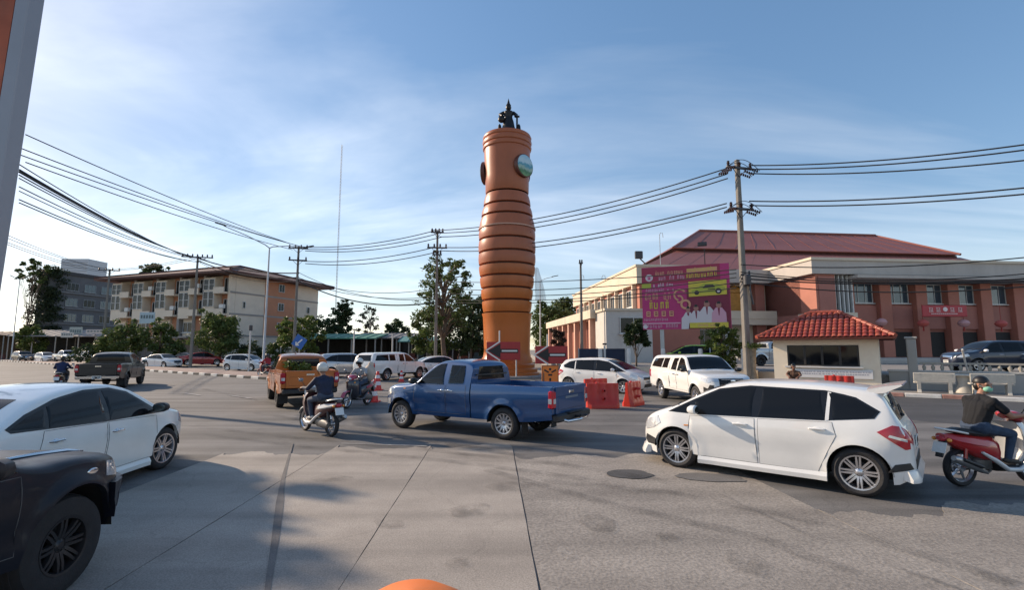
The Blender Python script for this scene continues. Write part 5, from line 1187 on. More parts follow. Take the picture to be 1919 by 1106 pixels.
# base, lower drum
zb = lambda v: tz(v) - 0.16
mb = MB(); prof = [(2.35, 0), (2.35, 0.12), (2.2, 0.2), (2.2, 0.42), (2.0, 0.52), (2.02, 0.72), (1.86, 0.82), (1.80, 1.15), (1.72, 1.25)] + [(tr(43.0, 2), zb(660)), (tr(43.2, 3), zb(640)), (tr(44, 4), zb(615)), (tr(45, 5), zb(592)), (tr(46.5, 5), zb(587)), (tr(46.5, 5), zb(585.5))]
mb.lathe(prof, 64); mb.build('lower_drum', TC2, tow, 40)
vs_ = [v for v, h in core]; hs_ = [h + 1.0 for v, h in core]
for i in range(len(core) - 1):
    ring('ring_panel', vs_[i], hs_[i], vs_[i + 1], hs_[i + 1], TC1 if i < 6 else (terracotta('terracotta_mid', (0.405, 0.122, 0.042)) if i < 8 else TC2))
z = zb(421); mb = MB(); mb.lathe([(tr(50, z), z - 0.05), (tr(53.5, z), z - 0.03), (tr(53.6, z), z + 0.06), (tr(50, z), z + 0.09)], 64); mb.build('ledge', M('ledge_pale', (0.50, 0.28, 0.20), 0.4), tow, 40)
# neck and collar rings
mb = MB(); prof = [(tr(39.5, 13), zb(351)), (tr(40.5, 13.3), zb(349)), (tr(41, 14), zb(320)), (tr(42.5, 15), zb(290)), (tr(43, 16), zb(272)), (tr(43, 16), zb(266))]
mb.lathe(prof, 64); mb.build('neck', TC1, tow, 40)
pr = []
for v, h in ((267, 43), (265.5, 45), (262, 45.8), (258.5, 44.8), (257.5, 43.6), (256.5, 45.2), (252.5, 46.2), (248.5, 45.2), (247.5, 44), (246.5, 45), (243, 45.6), (239.5, 44), (238.2, 40), (237.6, 26)): z = zb(v); pr.append((tr(h, z), z))
mb = MB(); mb.lathe(pr, 64, cap1=True); mb.build('collar', TC1, tow, 40)
ztop = pr[-1][1]
# round emblems on the neck
EMB = bpy.data.materials.new('emblem_print'); EMB.use_nodes = True; t_ = EMB.node_tree; pb = t_.nodes['Principled BSDF']; pb.inputs['Roughness'].default_value = 0.25
tcx = t_.nodes.new('ShaderNodeTexCoord'); sp_ = t_.nodes.new('ShaderNodeSeparateXYZ'); t_.links.new(tcx.outputs['Object'], sp_.inputs[0]); nz_ = t_.nodes.new('ShaderNodeTexNoise'); nz_.inputs['Scale'].default_value = 3.2; t_.links.new(tcx.outputs['Object'], nz_.inputs[0])
ad_ = t_.nodes.new('ShaderNodeMath'); ad_.operation = 'MULTIPLY_ADD'; ad_.inputs[1].default_value = 0.55; t_.links.new(nz_.outputs[0], ad_.inputs[0]); t_.links.new(sp_.outputs[1], ad_.inputs[2])
rp_ = t_.nodes.new('ShaderNodeValToRGB'); rp_.color_ramp.interpolation = 'EASE'; el = rp_.color_ramp.elements
el[0].position = 0.0; el[0].color = (0.16, 0.30, 0.10, 1); el[1].position = 1.0; el[1].color = (0.30, 0.52, 0.66, 1)
for pos, c4 in ((0.22, (0.05, 0.16, 0.05, 1)), (0.40, (0.30, 0.42, 0.34, 1)), (0.55, (0.07, 0.28, 0.36, 1)), (0.72, (0.45, 0.60, 0.66, 1))): e_ = el.new(pos); e_.color = c4
mr_ = t_.nodes.new('ShaderNodeMapRange'); mr_.inputs[1].default_value = -0.55; mr_.inputs[2].default_value = 1.0; t_.links.new(ad_.outputs[0], mr_.inputs[0]); t_.links.new(mr_.outputs[0], rp_.inputs[0]); t_.links.new(rp_.outputs[0], pb.inputs['Base Color'])
ze = zb(306); rn = tr(42.2, ze)
for ang in (-0.78, -0.78 + PI * 1.18, 0.95):
    d = Vector((math.cos(ang), math.sin(ang), 0)); X = XY(d * (rn - 0.12) + Vector((0, 0, ze)), Vector((-d.y, d.x, 0)), Vector((0, 0, 1)), d)
    mb = MB(); mb.lathe([(0.0, 0.30), (0.80, 0.30), (0.86, 0.27), (0.86, 0.0)], 32); e = mb.build('emblem_drum', M('emblem_rim', (0.10, 0.03, 0.02), 0.5), tow, 40); e.matrix_basis = X
    mb = MB(); mb.lathe([(0, 0.03), (0.78, 0.02), (0.79, 0)], 32); q = mb.build('emblem_face', EMB, e, 40); q.matrix_basis = Matrix.Translation((0, 0, 0.305))
    q.matrix_basis = Matrix.Translation((0, 0, 0.305))
# small bolts down the right side
mb = MB()
for v, h in ((372, 42), (391, 46), (412, 50), (432, 52)):
    z = zb(v); r_ = tr(h, z); a = -0.62; mb.ball((r_ * math.cos(a), r_ * math.sin(a), z), 0.06, 8)
mb.build('bolt', TCD, tow)
# torn plastic sheet at the right flank
p = Vector((tr(51, 8) * math.cos(-0.25), tr(51, 8) * math.sin(-0.25), zb(497))); mb = MB(); vs = []; rd = random.Random(2)
for i in range(9):
    for j in range(6): vs.append(p + Vector((0.06 + 0.13 * j * (0.4 + i / 9) + 0.05 * rd.random(), 0.15 * math.sin(j * 1.7 + i * 0.6), -0.30 * i + 0.05 * rd.random())))
mb.add(vs, [(i * 6 + j, i * 6 + j + 1, i * 6 + 7 + j, i * 6 + 6 + j) for i in range(8) for j in range(5)]); ps = mb.build('plastic_sheet', M('plastic_film', (0.62, 0.64, 0.66), 0.35, alpha=0.55), tow, 60)
# statue: seated bronze figure with pointed headdress on a stepped plinth
BRZ = M('black_bronze', (0.012, 0.011, 0.012), 0.42, 0.3, var=0.3, scale=4); st = thing('statue', 'black bronze figure with pointed headdress standing on the tower top', 'statue', (TWR.x + 0.1, TWR.y, ztop + 0.16)); st.scale = (1.15, 1.15, 1.06)
mb = MB(); mb.lathe([(0.86, 0), (0.84, 0.10), (0.72, 0.16), (0.66, 0.34), (0, 0.34)], 24); mb.build('plinth', BRZ, st, 40)
mb = MB(); mb.lathe([(0.56, 0.34), (0.48, 0.45), (0.40, 0.8), (0.34, 1.15), (0.28, 1.35), (0.25, 1.5), (0.34, 1.72), (0.30, 1.86), (0.12, 1.92), (0.10, 2.0), (0.17, 2.08), (0.19, 2.2), (0.15, 2.33), (0.17, 2.36), (0.10, 2.5), (0.05, 2.7), (0.0, 2.92)], 20)
mb.tube([(0.30, 0, 1.80), (0.52, -0.1, 1.58), (0.46, -0.28, 1.38)], [0.13, 0.11, 0.09], 10); mb.tube([(-0.30, 0, 1.80), (-0.55, -0.1, 1.62), (-0.40, -0.30, 1.42)], [0.13, 0.11, 0.09], 10)
mb.build('figure', BRZ, st, 50)
mb = MB(); mb.ball((-0.46, -0.18, 1.22), (0.24, 0.18, 0.26), 12); mb.tube([(-0.62, -0.15, 1.45), (-0.25, -0.3, 1.4)], 0.05, 6); mb.build('offering_bowl', BRZ, st, 50)
mb = MB(); mb.box((0.56, -0.05, 0.92), (0.12, 0.14, 1.16)); mb.box((0.58, -0.05, 1.50), (0.30, 0.16, 0.08)); mb.build('stand', BRZ, st)
for x in (-0.58, 0.68):
    mb = MB(); mb.lathe([(0.16, 0.34), (0.13, 0.5), (0.10, 0.8), (0.0, 0.95)], 10, X=Matrix.Translation((x, -0.1, 0))); mb.build('attendant', BRZ, st, 50)

# ------------------------------------------------------------------ utility poles and lamps
CONC = M('pole_concrete', (0.20, 0.185, 0.165), 0.9, var=0.15, scale=1.5, dirt=((0.13, 0.12, 0.11), 0.6)); STEELD = M('dark_steel', (0.06, 0.06, 0.065), 0.5, 0.4); GALV = M('galvanised', (0.42, 0.43, 0.44), 0.45, 0.5, var=0.08); PORC = M('brown_porcelain', (0.05, 0.025, 0.02), 0.25)
def utility_pole(u, d, vtop, label, arms, rz=0.0, z0=0.0, extra=None):
    top = AT(u, vtop, d); t = thing('utility_pole', label, 'pole', (top.x, top.y, z0), rz, 'concrete utility poles')
    h = top.z - z0; mb = MB(); r0, r1 = (0.17, 0.11) if d < 30 else (0.14, 0.085); n = 4
    vs = [(sx * r, sy * r, z) for z, r in ((0, r0), (h, r1)) for sx, sy in ((-1, -.7), (-.7, -1), (.7, -1), (1, -.7), (1, .7), (.7, 1), (-.7, 1), (-1, .7))]
    mb.add(vs, [(i, (i + 1) % 8, 8 + (i + 1) % 8, 8 + i) for i in range(8)] + [tuple(range(8, 16))]); mb.build('shaft', CONC, t)
    for (zo, ln, k) in arms:
        mb = MB(); mb.box((0, -0.16, h - zo), (ln, 0.10, 0.12)); mb.tube([(-ln * 0.3, -0.16, h - zo), (0, -0.13, h - zo - 0.5)], 0.02, 5); mb.tube([(ln * 0.3, -0.16, h - zo), (0, -0.13, h - zo - 0.5)], 0.02, 5); a = mb.build('crossarm', STEELD, t)
        for i in range(k):
            x = -ln / 2 + 0.1 + (ln - 0.2) * i / (k - 1); mb = MB(); mb.lathe([(0.03, 0), (0.09, 0.04), (0.05, 0.09), (0.10, 0.14), (0.05, 0.19), (0.08, 0.24), (0, 0.3)], 10, X=Matrix.Translation((x, -0.16, h - zo + 0.06))); mb.build('insulator', PORC, a, 50)
    if extra: extra(t, h)
    return t
def strain(t, h):   # string insulators pulled out sideways and slack jumper loops
    for zo, n in ((0.55, 3), (2.85, 2)):
        for k in range(n):
            for sg in (-1, 1):
                y = -0.35 + 0.3 * k; mb = MB(); dz = -0.06 * k
                for i in range(5): mb.lathe([(0.02, -0.05), (0.085, 0), (0.02, 0.05)], 10, X=Matrix.Translation((sg * (0.45 + 0.13 * i), y, h - zo + dz - 0.03 * i)) @ Matrix.Rotation(PI / 2, 4, 'Y'))
                mb.build('strain_insulator', PORC, t, 50)
            mb = MB(); pts = [(-1.05 + 2.1 * i / 14, -0.35 + 0.3 * k - 0.1, h - zo - 0.12 - 0.06 * k + 0.52 * math.sin(PI * i / 14)) for i in range(15)]; mb.tube(pts, 0.018, 5); mb.build('jumper_wire', STEELD, t, 60)
    mb = MB(); mb.lathe([(0.12, 0), (0.2, 0.05), (0.2, 0.5), (0.1, 0.6)], 12, X=Matrix.Translation((0.0, -0.3, h - 7.0))); mb.tube([(0.25, -0.2, h - 6.2), (0.1, -0.35, h - 7.2), (0.3, -0.3, h - 8.0)], 0.05, 6); mb.build('splice_box', STEELD, t, 40)
utility_pole(1381, 26.3, 300, 'big concrete utility pole with string insulators beside the guardhouse', [(0.5, 1.6, 3), (2.8, 1.5, 3)], 0.25, 0.13, strain)
utility_pole(820, 42, 433, 'concrete utility pole standing in front of the tall sparse tree', [(0.15, 1.1, 4), (1.5, 1.7, 4), (2.1, 0.8, 3)], 0.1)
utility_pole(560, 48, 462, 'concrete utility pole before the shophouse orange gable', [(0.2, 1.8, 4), (1.4, 1.7, 3)], 0.2)
utility_pole(371, 53, 480, 'concrete utility pole before the shophouse front', [(0.15, 3.0, 7)], 0.3)
utility_pole(206, 62, 505, 'concrete utility pole between dark block and shophouse', [(0.15, 2.3, 4)], 0.3)
utility_pole(1088, 47, 492, 'slim pole with a camera box near the arcade', [(0.1, 0.4, 2)], 0.0)
utility_pole(-10, 22, 190, 'utility pole half hidden behind the grey post at left edge', [(1.0, 1.75, 4), (2.0, 1.2, 3)], 0.3)
# twin-arm street lamp
LAMPH = M('lamp_head', (0.04, 0.042, 0.045), 0.4, 0.3)
def street_lamp(u, d, vtop, label, heads, z0=0.13):
    top = AT(u, vtop, d); t = thing('street_lamp', label, 'street lamp', (top.x, top.y, z0)); h = top.z - z0
    mb = MB(); mb.lathe([(0.15, 0), (0.15, 0.5), (0.10, 0.6), (0.055, h)], 14); mb.lathe([(0.25, 0), (0.25, 0.06), (0, 0.06)], 12); mb.build('pole', GALV, t, 40)
    for (du, dv, k) in heads:
        e = AT(u + du, vtop + dv, d) - top; e.y = k; b = Vector((0, 0, h)); mb = MB(); mb.tube([b, b + e * 0.1 + Vector((0, 0, 0.1)), b + e * 0.5 + Vector((0, 0, .12)), b + e], [0.045, 0.04, 0.035, 0.03], 8); mb.build('arm', GALV, t, 60)
        dr = e.normalized(); X = XY(b + e + dr * 0.25, dr, Vector((0, 1, 0)).cross(dr).cross(dr) * -1 if False else Vector((-dr.z, 0, dr.x)), Vector((0, 1, 0))); mb = MB(); mb.box((0, 0, 0), (0.85, 0.07, 0.28), bev=0.03); hd = mb.build('lamp_head', LAMPH, t); hd.matrix_basis = X
    return t
street_lamp(505, 40, 465, 'tall twin-arm street lamp on the median near the shophouse', [(-70, -35, -1.2), (60, -6, 0.8)])
street_lamp(37, 85, 525, 'distant street lamp at the far left edge', [(-12, -6, 0.0), (12, -6, 0)])
street_lamp(1012, 62, 528, 'street lamp arm poking out from behind the tower', [(24, -8, -0.5)])
street_lamp(862, 58, 614, 'short leaning lamp arm left of the tower', [(26, -10, 0)])
# radio mast
b = G(625, 668); d = 120; top = AT(641, 271, d); t = thing('radio_mast', 'very thin tall radio mast behind the shophouse', 'mast', (top.x, top.y, 0)); mb = MB()
for i in range(3):
    a = 2 * PI * i / 3; mb.tube([(0.16 * math.cos(a), 0.16 * math.sin(a), 0), (0.16 * math.cos(a), 0.16 * math.sin(a), top.z)], 0.028, 4)
for i in range(int(top.z / 0.8)):
    for k in range(3):
        a, c_ = 2 * PI * k / 3, 2 * PI * (k + 1) / 3; mb.tube([(0.16 * math.cos(a), 0.16 * math.sin(a), i * 0.8), (0.16 * math.cos(c_), 0.16 * math.sin(c_), i * 0.8 + 0.8)], 0.012, 3, caps=False)
mb.build('lattice', M('mast_grey', (0.16, 0.165, 0.17), 0.6), t)
mb = MB(); mb.box((0, 0, 0.2), (1, 1, 0.4)); mb.build('footing', CONC, t)

# ------------------------------------------------------------------ overhead cables
CABLE = M('cable_black', (0.02, 0.02, 0.022), 0.7); CABN = [0]
from collections import Counter
CABC = Counter(); ORDW = ('topmost', 'second highest', 'third highest', 'fourth highest', 'fifth highest', 'sixth highest', 'seventh highest', 'eighth highest', 'ninth highest')
def cable(a, b, sag, r, label, group, n=20):
    label = ORDW[CABC[group]] + ' ' + label; CABC[group] += 1
    a, b = Vector(a), Vector(b); o_ = a.copy(); pts = []
    for i in range(n + 1): t = i / n; pts.append(a.lerp(b, t) - Vector((0, 0, sag * 4 * t * (1 - t))) - o_)
    mb = MB(); mb.tube(pts, r * 1.25, 5); o = mb.build('overhead_cable', CABLE, None, 80); o.location = o_
    return tag(o, label, 'cable', group)
lab = 'of three thin cables leaving the big pole top rightwards'
for v0, v1, k in ((309, 247, 0), (316, 258, 1), (324, 281, 2)): cable(AT(1404, v0 + 1, 26.2), AT(2080, v1, 18), 0.35, 0.028, lab, 'cables right of the big pole top')
lab = 'of the cable pair leaving the big pole lower arm rightwards'
for v0, v1 in ((376, 334), (384, 347)): cable(AT(1404, v0 + 1, 26.2), AT(2080, v1, 18), 0.3, 0.028, lab, 'cables right of the big pole lower arm')
lab = 'power cable from big pole top to the tree pole'
for v0, v1, k in ((318, 432, 0), (328, 437, 1), (336, 444, 2)): cable(AT(1360 + 2 * k, v0 - 2, 26.3), AT(808 + 8 * k, v1, 42), 0.75, 0.028, lab, 'cables from big pole top to tree pole')
lab = 'cable from big pole lower arm to the tree pole'
for v0, v1, k in ((383, 463, 0), (390, 470, 1)): cable(AT(1362, v0 - 2, 26.3), AT(810 + 18 * k, v1, 42), 0.8, 0.028, lab, 'cables from big pole lower arm to tree pole')
lab = 'telephone cable across the hall front from the big pole'
for v0, v1, sg, r_ in ((486, 468, 0.4, 0.022), (500, 500, 0.5, 0.02), (505, 513, 0.4, 0.03), (512, 520, 0.3, 0.03), (518, 524, 0.55, 0.025)): cable(AT(1388, v0 + 10, 26.2), AT(2050, v1, 20), sg, r_, lab, 'telephone cables right of the big pole')
lab = 'telephone cable sagging between the big pole and the tree pole'
for v0, v1, sg in ((505, 528, 0.3), (512, 540, 0.5), (520, 548, 0.6), (530, 560, 0.5), (540, 566, 0.4)): cable(AT(1380, v0, 26.2), AT(822, v1, 42), sg, 0.022, lab, 'telephone cables big pole to tree pole')
lab = 'power cable between the tree pole and the gable pole'
for v0, v1, k in ((433, 462, 0), (438, 466, 1), (444, 470, 2), (464, 488, 0), (470, 494, 2)): cable(AT(812 + 8 * k, v0, 42), AT(548 + 12 * k, v1, 48), 0.55, 0.03, lab, 'power cables tree pole to gable pole')
lab = 'sagging telephone cable between tree pole and gable pole'
for v0, v1, sg, r_ in ((540, 520, 0.9, 0.022), (556, 524, 0.8, 0.022), (566, 526, 1.1, 0.045), (560, 510, 1.0, 0.02)): cable(AT(820, v0, 42), AT(558, v1, 48), sg, r_, lab, 'telephone cables tree pole to gable pole')
lab = 'thin cable fanning from left pole to gable pole'
for v0, v1, k in ((240, 458, 0), (266, 461, 1), (276, 464, 2), (292, 468, 0)): cable(AT(48 - 8 * k, v0 + 12, 22), AT(548 + 12 * k, v1, 48), 0.25, 0.022, lab, 'cable fan from left pole to gable pole')
lab = 'thin cable fanning from left pole to shophouse pole'
for v0, v1, k, r_ in ((308, 479, 0, 0.012), (318, 480, 1, 0.02), (322, 482, 2, 0.022), (328, 483, 3, 0.014), (334, 484, 4, 0.012), (350, 486, 5, 0.012), (358, 488, 6, 0.010), (374, 490, 2, 0.013), (380, 492, 4, 0.012)): cable(AT(36, v0, 22), AT(345 + 8 * k, v1, 53), 0.3 + 0.05 * k, r_ * 1.8, lab, 'cable fan from left pole to shophouse pole')
lab = 'black telephone cable drooping between shophouse pole and gable pole'
for v0, v1, sg, r_ in ((484, 512, 0.5, 0.05), (488, 520, 0.7, 0.045), (490, 526, 0.9, 0.02)): cable(AT(371, v0, 53), AT(560, v1, 48), sg, r_, lab, 'telephone cables before the shophouse')
lab = 'low far cable at left running to the pole by the dark block'
for v0, v1 in ((438, 505), (444, 506), (452, 508), (456, 510)): cable(AT(8, v0, 30), AT(196 + (v0 % 5) * 4, v1, 62), 0.35, 0.016, lab, 'far cables at left')
for v0, v1 in ((505, 480), (507, 484)): cable(AT(206, v0, 62), AT(371, v1, 53), 0.3, 0.02, 'far cable between dark block pole and shophouse pole', 'far cables before the shophouse')

# ------------------------------------------------------------------ trees and shrubs
BARK = M('bark', (0.12, 0.085, 0.06), 0.9, var=0.35, scale=3, bump=0.4); PALEBARK = M('pale_bark', (0.30, 0.26, 0.22), 0.9, var=0.3, scale=3, bump=0.3)
LEAFD = leaf_mat('leaf_dark', (0.042, 0.066, 0.024)); LEAFM = leaf_mat('leaf_mid', (0.085, 0.120, 0.034)); LEAFB = leaf_mat('leaf_bright', (0.11, 0.145, 0.034)); LEAFG = leaf_mat('leaf_grey', (0.075, 0.080, 0.050))
def leaves(mb, rd, c, r, n, size, flat=0.75):
    for _ in range(n):
        while True:
            p = Vector((rd.uniform(-1, 1), rd.uniform(-1, 1), rd.uniform(-1, 1)))
            if 0.15 < p.length < 1: break
        p = p * (0.55 + 0.45 * rd.random()); q = Vector((c[0] + p.x * r, c[1] + p.y * r, c[2] + p.z * r * flat)); s = size * rd.uniform(0.6, 1.35)
        a = Vector((rd.gauss(0, 1), rd.gauss(0, 1), rd.gauss(0, 0.6))).normalized(); b = a.cross(Vector((rd.gauss(0, 1), rd.gauss(0, 1), rd.gauss(0, 1)))).normalized()
        mb.add([q - a * s, q - b * s * 0.45, q + a * s, q + b * s * 0.45], [(0, 1, 2, 3)])
def tree(name, label, x, y, h, cw, seed, leaf=None, bark=None, z0=0.0, trunk=0.35, clumps=14, per=150, size=0.16, r0=0.16, group='trees', sparse=False, dome=1.0, cat='tree'):
    rd = random.Random(seed); t = thing(name, label, cat, (x, y, z0), 0, group); leaf = leaf or LEAFM
    mb = MB(); cr = MB(); th = h * trunk; lean = Vector((rd.uniform(-.06, .06), rd.uniform(-.06, .06), 1))
    pts = [lean * (h * 0.8 * i / 6) + Vector((rd.uniform(-1, 1), rd.uniform(-1, 1), 0)) * 0.02 * h * (i > 0) for i in range(7)]; mb.tube(pts, [r0 * (1 - 0.13 * i) for i in range(7)], 9)
    for i in range(clumps):
        f = (i + 0.5) / clumps; zc = th + (h - th) * (0.12 + 0.80 * f); env = math.sin(PI * min(1, 0.18 + 0.74 * f)) ** 0.6 * dome
        a = i * 2.4 + rd.uniform(-.5, .5); rr = cw * env * rd.uniform(0.35, 0.85 if not sparse else 1.0); c = Vector((rr * math.cos(a), rr * math.sin(a), zc)); rc = cw * rd.uniform(0.28, 0.50) * (0.62 if sparse else 1)
        s0 = pts[min(5, int(2 + 4 * f))]; mid = s0.lerp(c, 0.5) + Vector((0, 0, 0.05 * h)); mb.tube([s0, mid, c], [r0 * 0.38, r0 * 0.24, r0 * 0.08], 6); leaves(cr, rd, c, rc, per, size)
        for _ in range(3):
            e = c + Vector((rd.uniform(-1, 1), rd.uniform(-1, 1), rd.uniform(-.6, 1))) * rc * 0.9; mb.tube([mid.lerp(c, 0.6), e], [r0 * 0.12, r0 * 0.04], 4); leaves(cr, rd, e, rc * 0.45, per // 5, size)
    mb.build('trunk', bark or BARK, t, 60); o = cr.build('crown', leaf, t); o['kind'] = 'stuff' if False else 'thing'
    del o['kind']; return t
def pt(u, d): return px(u, d)
tree('tall_tree', 'tall sparse tree beside the utility pole left of the tower', pt(833, 45), 45, 10.7, 3.0, 11, LEAFM, BARK, 0, 0.28, 34, 105, 0.15, 0.26, sparse=True)
tree('dense_tree', 'dark dense tree right behind the tower on its left', pt(885, 54), 54, 7.9, 3.4, 12, LEAFD, clumps=18, per=240, size=0.2, trunk=0.12)
tree('dense_tree', 'dark bushy tree under the tall sparse tree', pt(812, 56), 56, 6.6, 3.0, 13, LEAFM, clumps=14, per=220, size=0.2, trunk=0.12)
tree('dense_tree', 'green tree mass just right of the tower', pt(1030, 82), 82, 9.6, 4.4, 14, LEAFM, clumps=18, per=220, size=0.26, trunk=0.12)
tree('dense_tree', 'rounder green tree between tower and arcade', pt(1062, 88), 88, 11.2, 4.2, 15, LEAFM, clumps=16, per=200, size=0.28, trunk=0.12)
tree('pine_tree', 'dark upright tree right of the shophouse', pt(642, 80), 80, 9.8, 2.1, 16, LEAFD, clumps=22, per=130, size=0.22, trunk=0.2, dome=0.8)
tree('thin_tree', 'pale leafless-looking tree right of the dark upright one', pt(693, 84), 84, 9.6, 2.5, 17, LEAFG, PALEBARK, clumps=20, per=45, size=0.2, trunk=0.2, sparse=True)
tree('dense_tree', 'low dark dome of a tree above the zinc shed', pt(741, 80), 80, 6.6, 2.6, 18, LEAFD, clumps=12, per=200, size=0.2, trunk=0.3)
tree('dense_tree', 'bushy tree behind the green shed beside the shophouse gable', pt(610, 74), 74, 6.6, 3.0, 19, LEAFD, clumps=12, per=200, size=0.2, trunk=0.2)
tree('street_tree', 'round clipped street tree before the middle of the shophouse', pt(414, 58), 58, 6.0, 3.1, 20, LEAFM, clumps=18, per=260, size=0.17, trunk=0.18)
tree('street_tree', 'bushy street tree at the left end of the shophouse', pt(237, 60), 60, 4.8, 2.8, 21, LEAFM, clumps=14, per=220, size=0.17, trunk=0.18)
tree('street_tree', 'slim street tree right of the leftmost bushy one', pt(301, 60), 60, 5.2, 2.2, 22, LEAFM, clumps=12, per=200, size=0.17, trunk=0.2)
tree('street_tree', 'leafy yellow-green street tree before the shophouse gable', pt(560, 55), 55, 5.5, 3.0, 23, LEAFB, clumps=20, per=200, size=0.17, trunk=0.25, sparse=True)
tree('street_tree', 'small tree among the far-left shops', pt(62, 88), 88, 6.0, 2.6, 24, LEAFM, clumps=12, per=170, size=0.24, trunk=0.2)
tree('rooftop_tree', 'spreading tree crown rising beside the dark block roof', pt(52, 100), 100, 20.6, 2.4, 25, LEAFM, clumps=16, per=80, size=0.26, trunk=0.72, sparse=True)
tree('far_tree', 'tree crown showing above the left end of the shophouse roof', pt(278, 100), 100, 19.5, 2.6, 26, LEAFD, clumps=12, per=170, size=0.3, trunk=0.7)
tree('round_shrub', 'yellow-green shrub under the pink billboard', pt(1352, 28.5), 28.5, 2.7, 1.0, 27, LEAFB, clumps=16, per=160, size=0.09, r0=0.07, trunk=0.05, z0=0.6, cat='shrub', group='shrubs')
tree('topiary_tree', 'small clipped dark tree before the white block', pt(1192, 35), 35, 3.4, 1.1, 28, LEAFD, clumps=12, per=200, size=0.1, r0=0.08, trunk=0.5, z0=0.4, group='shrubs', cat='shrub')
tree('small_shrub', 'dark red-leaved potted tree by the arcade end', pt(1044, 46), 46, 3.9, 0.9, 29, leaf_mat('leaf_red', (0.05, 0.03, 0.022)), clumps=10, per=150, size=0.12, r0=0.07, trunk=0.35, group='shrubs', cat='shrub')
tree('roadside_tree', 'large leafy roadside tree casting shade over the near lane from the left', -22.9, 14.5, 10.2, 2.4, 31, LEAFM, clumps=24, per=330, size=0.2, r0=0.24, trunk=0.66)  # out-of-frame tree added to cast the foreground shade
for i_, (u_, w_, lab_) in enumerate(((175, 1.9, 'low green bush left of the street trees by the far pavement'), (335, 1.7, 'low bush between slim street tree and clipped tree'), (470, 1.9, 'low bush behind the white traffic signal post'), (520, 1.6, 'low bush at the foot of the orange gable'))):
    tree('low_bush', lab_, pt(u_, 60), 60, 2.6, w_, 60 + i_, LEAFM if i_ % 2 else LEAFD, clumps=12, per=130, size=0.14, r0=0.06, trunk=0.03, z0=0.1, cat='shrub', group='bushes before the shophouse')
# ivy over the dark block
rd = random.Random(33); iv = MB()
for _ in range(190):
    u = abs(rd.gauss(0, 1.5)); z = rd.uniform(0, 19.0); p = DE * (u - 0.4) + DV * (-0.5 - rd.random() * 0.5) if rd.random() < .6 else DE * (-0.8 - rd.random() * 0.5) + DV * rd.uniform(-0.6, 3.2)
    leaves(iv, rd, (p.x, p.y, z), 1.25, 46, 0.24)
o = iv.build('ivy', leaf_mat('leaf_ivy', (0.034, 0.05, 0.024)), dk); 
# ------------------------------------------------------------------ pink billboard
def bp(u, v): return None
bl0, bl1 = Vector((px(1205, 33.0), 33.0, 0)), Vector((px(1371, 31.0), 31.0, 0)); bdir = (bl1 - bl0); bw = bdir.length; bdir.normalize()
bz0 = AT(1288, 617, 32).z; bz1 = AT(1288, 498, 32).z; bh = bz1 - bz0; bnr = Vector((bdir.y, -bdir.x, 0))
bb = thing('billboard', 'large magenta billboard with yellow panels and group portrait on steel legs', 'billboard', (bl0.x, bl0.y, 0.75))
BX = XY((0, 0, bz0 - 0.75), bdir, Vector((0, 0, 1)), bnr)   # x across, y up, z towards the viewer
MAG = M('billboard_magenta', (0.48, 0.028, 0.17), 0.45, var=0.12, scale=0.8); YEL = M('billboard_yellow', (0.62, 0.52, 0.06), 0.45, var=0.08); ORG = M('billboard_peach', (0.66, 0.33, 0.20), 0.45); PNK = M('billboard_pale_pink', (0.62, 0.34, 0.45), 0.45); WHT = M('billboard_white', (0.62, 0.58, 0.62), 0.45); DKR = M('billboard_dark_red', (0.20, 0.015, 0.05), 0.45); LIM = M('billboard_lime', (0.40, 0.44, 0.05), 0.45); SKN = M('billboard_skin', (0.38, 0.18, 0.15), 0.45); INK = M('billboard_ink', (0.02, 0.02, 0.02), 0.45)
mb = MB(); mb.X = BX; mb.box((bw / 2, bh / 2, 0), (bw, bh, 0.10)); bo = mb.build('panel', MAG, bb)
lay = [0.0]
def bpoly(pts, mat, nm='print'):
    lay[0] += 0.0016; mb = MB(); mb.X = BX; mb.prism([(x * bw, y * bh) for x, y in pts], 0.051, 0.052 + lay[0]); return mb.build(nm, mat, bo)
def brect(x0, y0, x1, y1, mat, sk=0.0): return bpoly([(x0, y0), (x1, y0 + sk), (x1, y1 + sk), (x0, y1)], mat)
def btext(x0, x1, y, h, mat, seed, sk=0.0):
    """a line of small strokes that read as printed script"""
    rd = random.Random(seed); mb = MB(); mb.X = BX; lay[0] += 0.0016; x = x0
    while x < x1:
        wv = h * rd.uniform(0.45, 0.75); yy = y + sk * (x - x0); zt_ = 0.052 + lay[0]
        if rd.random() < 0.88:
            s = h * bh; mb.box(((x) * bw, (yy + h / 2) * bh, zt_), (s * 0.16, s, 0.002)); mb.box(((x + wv * 0.55 * bh / bw) * bw, (yy + h * 0.5) * bh, zt_ + .0005), (s * 0.14, s * 0.92, 0.002)); mb.box(((x + wv * 0.28 * bh / bw) * bw, (yy + h * (0.95 if rd.random() < .6 else 0.05)) * bh, zt_ + .001), (s * 0.5, s * 0.16, 0.002))
            if rd.random() < 0.3: mb.box(((x + wv * 0.3 * bh / bw) * bw, (yy + h * 1.28) * bh, zt_ + .0015), (s * 0.35, s * 0.14, 0.002))
        x += wv * bh / bw * 1.35
    o = mb.build('lettering', mat, bo); o['kind'] = 'stuff'; return o
def bdisc(x, y, r, mat, n=24, ry=None): return bpoly([(x + r * math.cos(2 * PI * i / n) * bh / bw, y + (ry or r) * math.sin(2 * PI * i / n)) for i in range(n)], mat)
brect(0.52, 0.0, 0.995, 0.62, DKR); brect(0.0, 0.72, 0.9, 0.99, M('billboard_crimson', (0.33, 0.02, 0.07), 0.45), 0.01)
bdisc(0.09, 0.83, 0.058, WHT); bdisc(0.09, 0.83, 0.035, PNK); bpoly([(0.075, 0.80), (0.105, 0.80), (0.09, 0.865)], MAG)
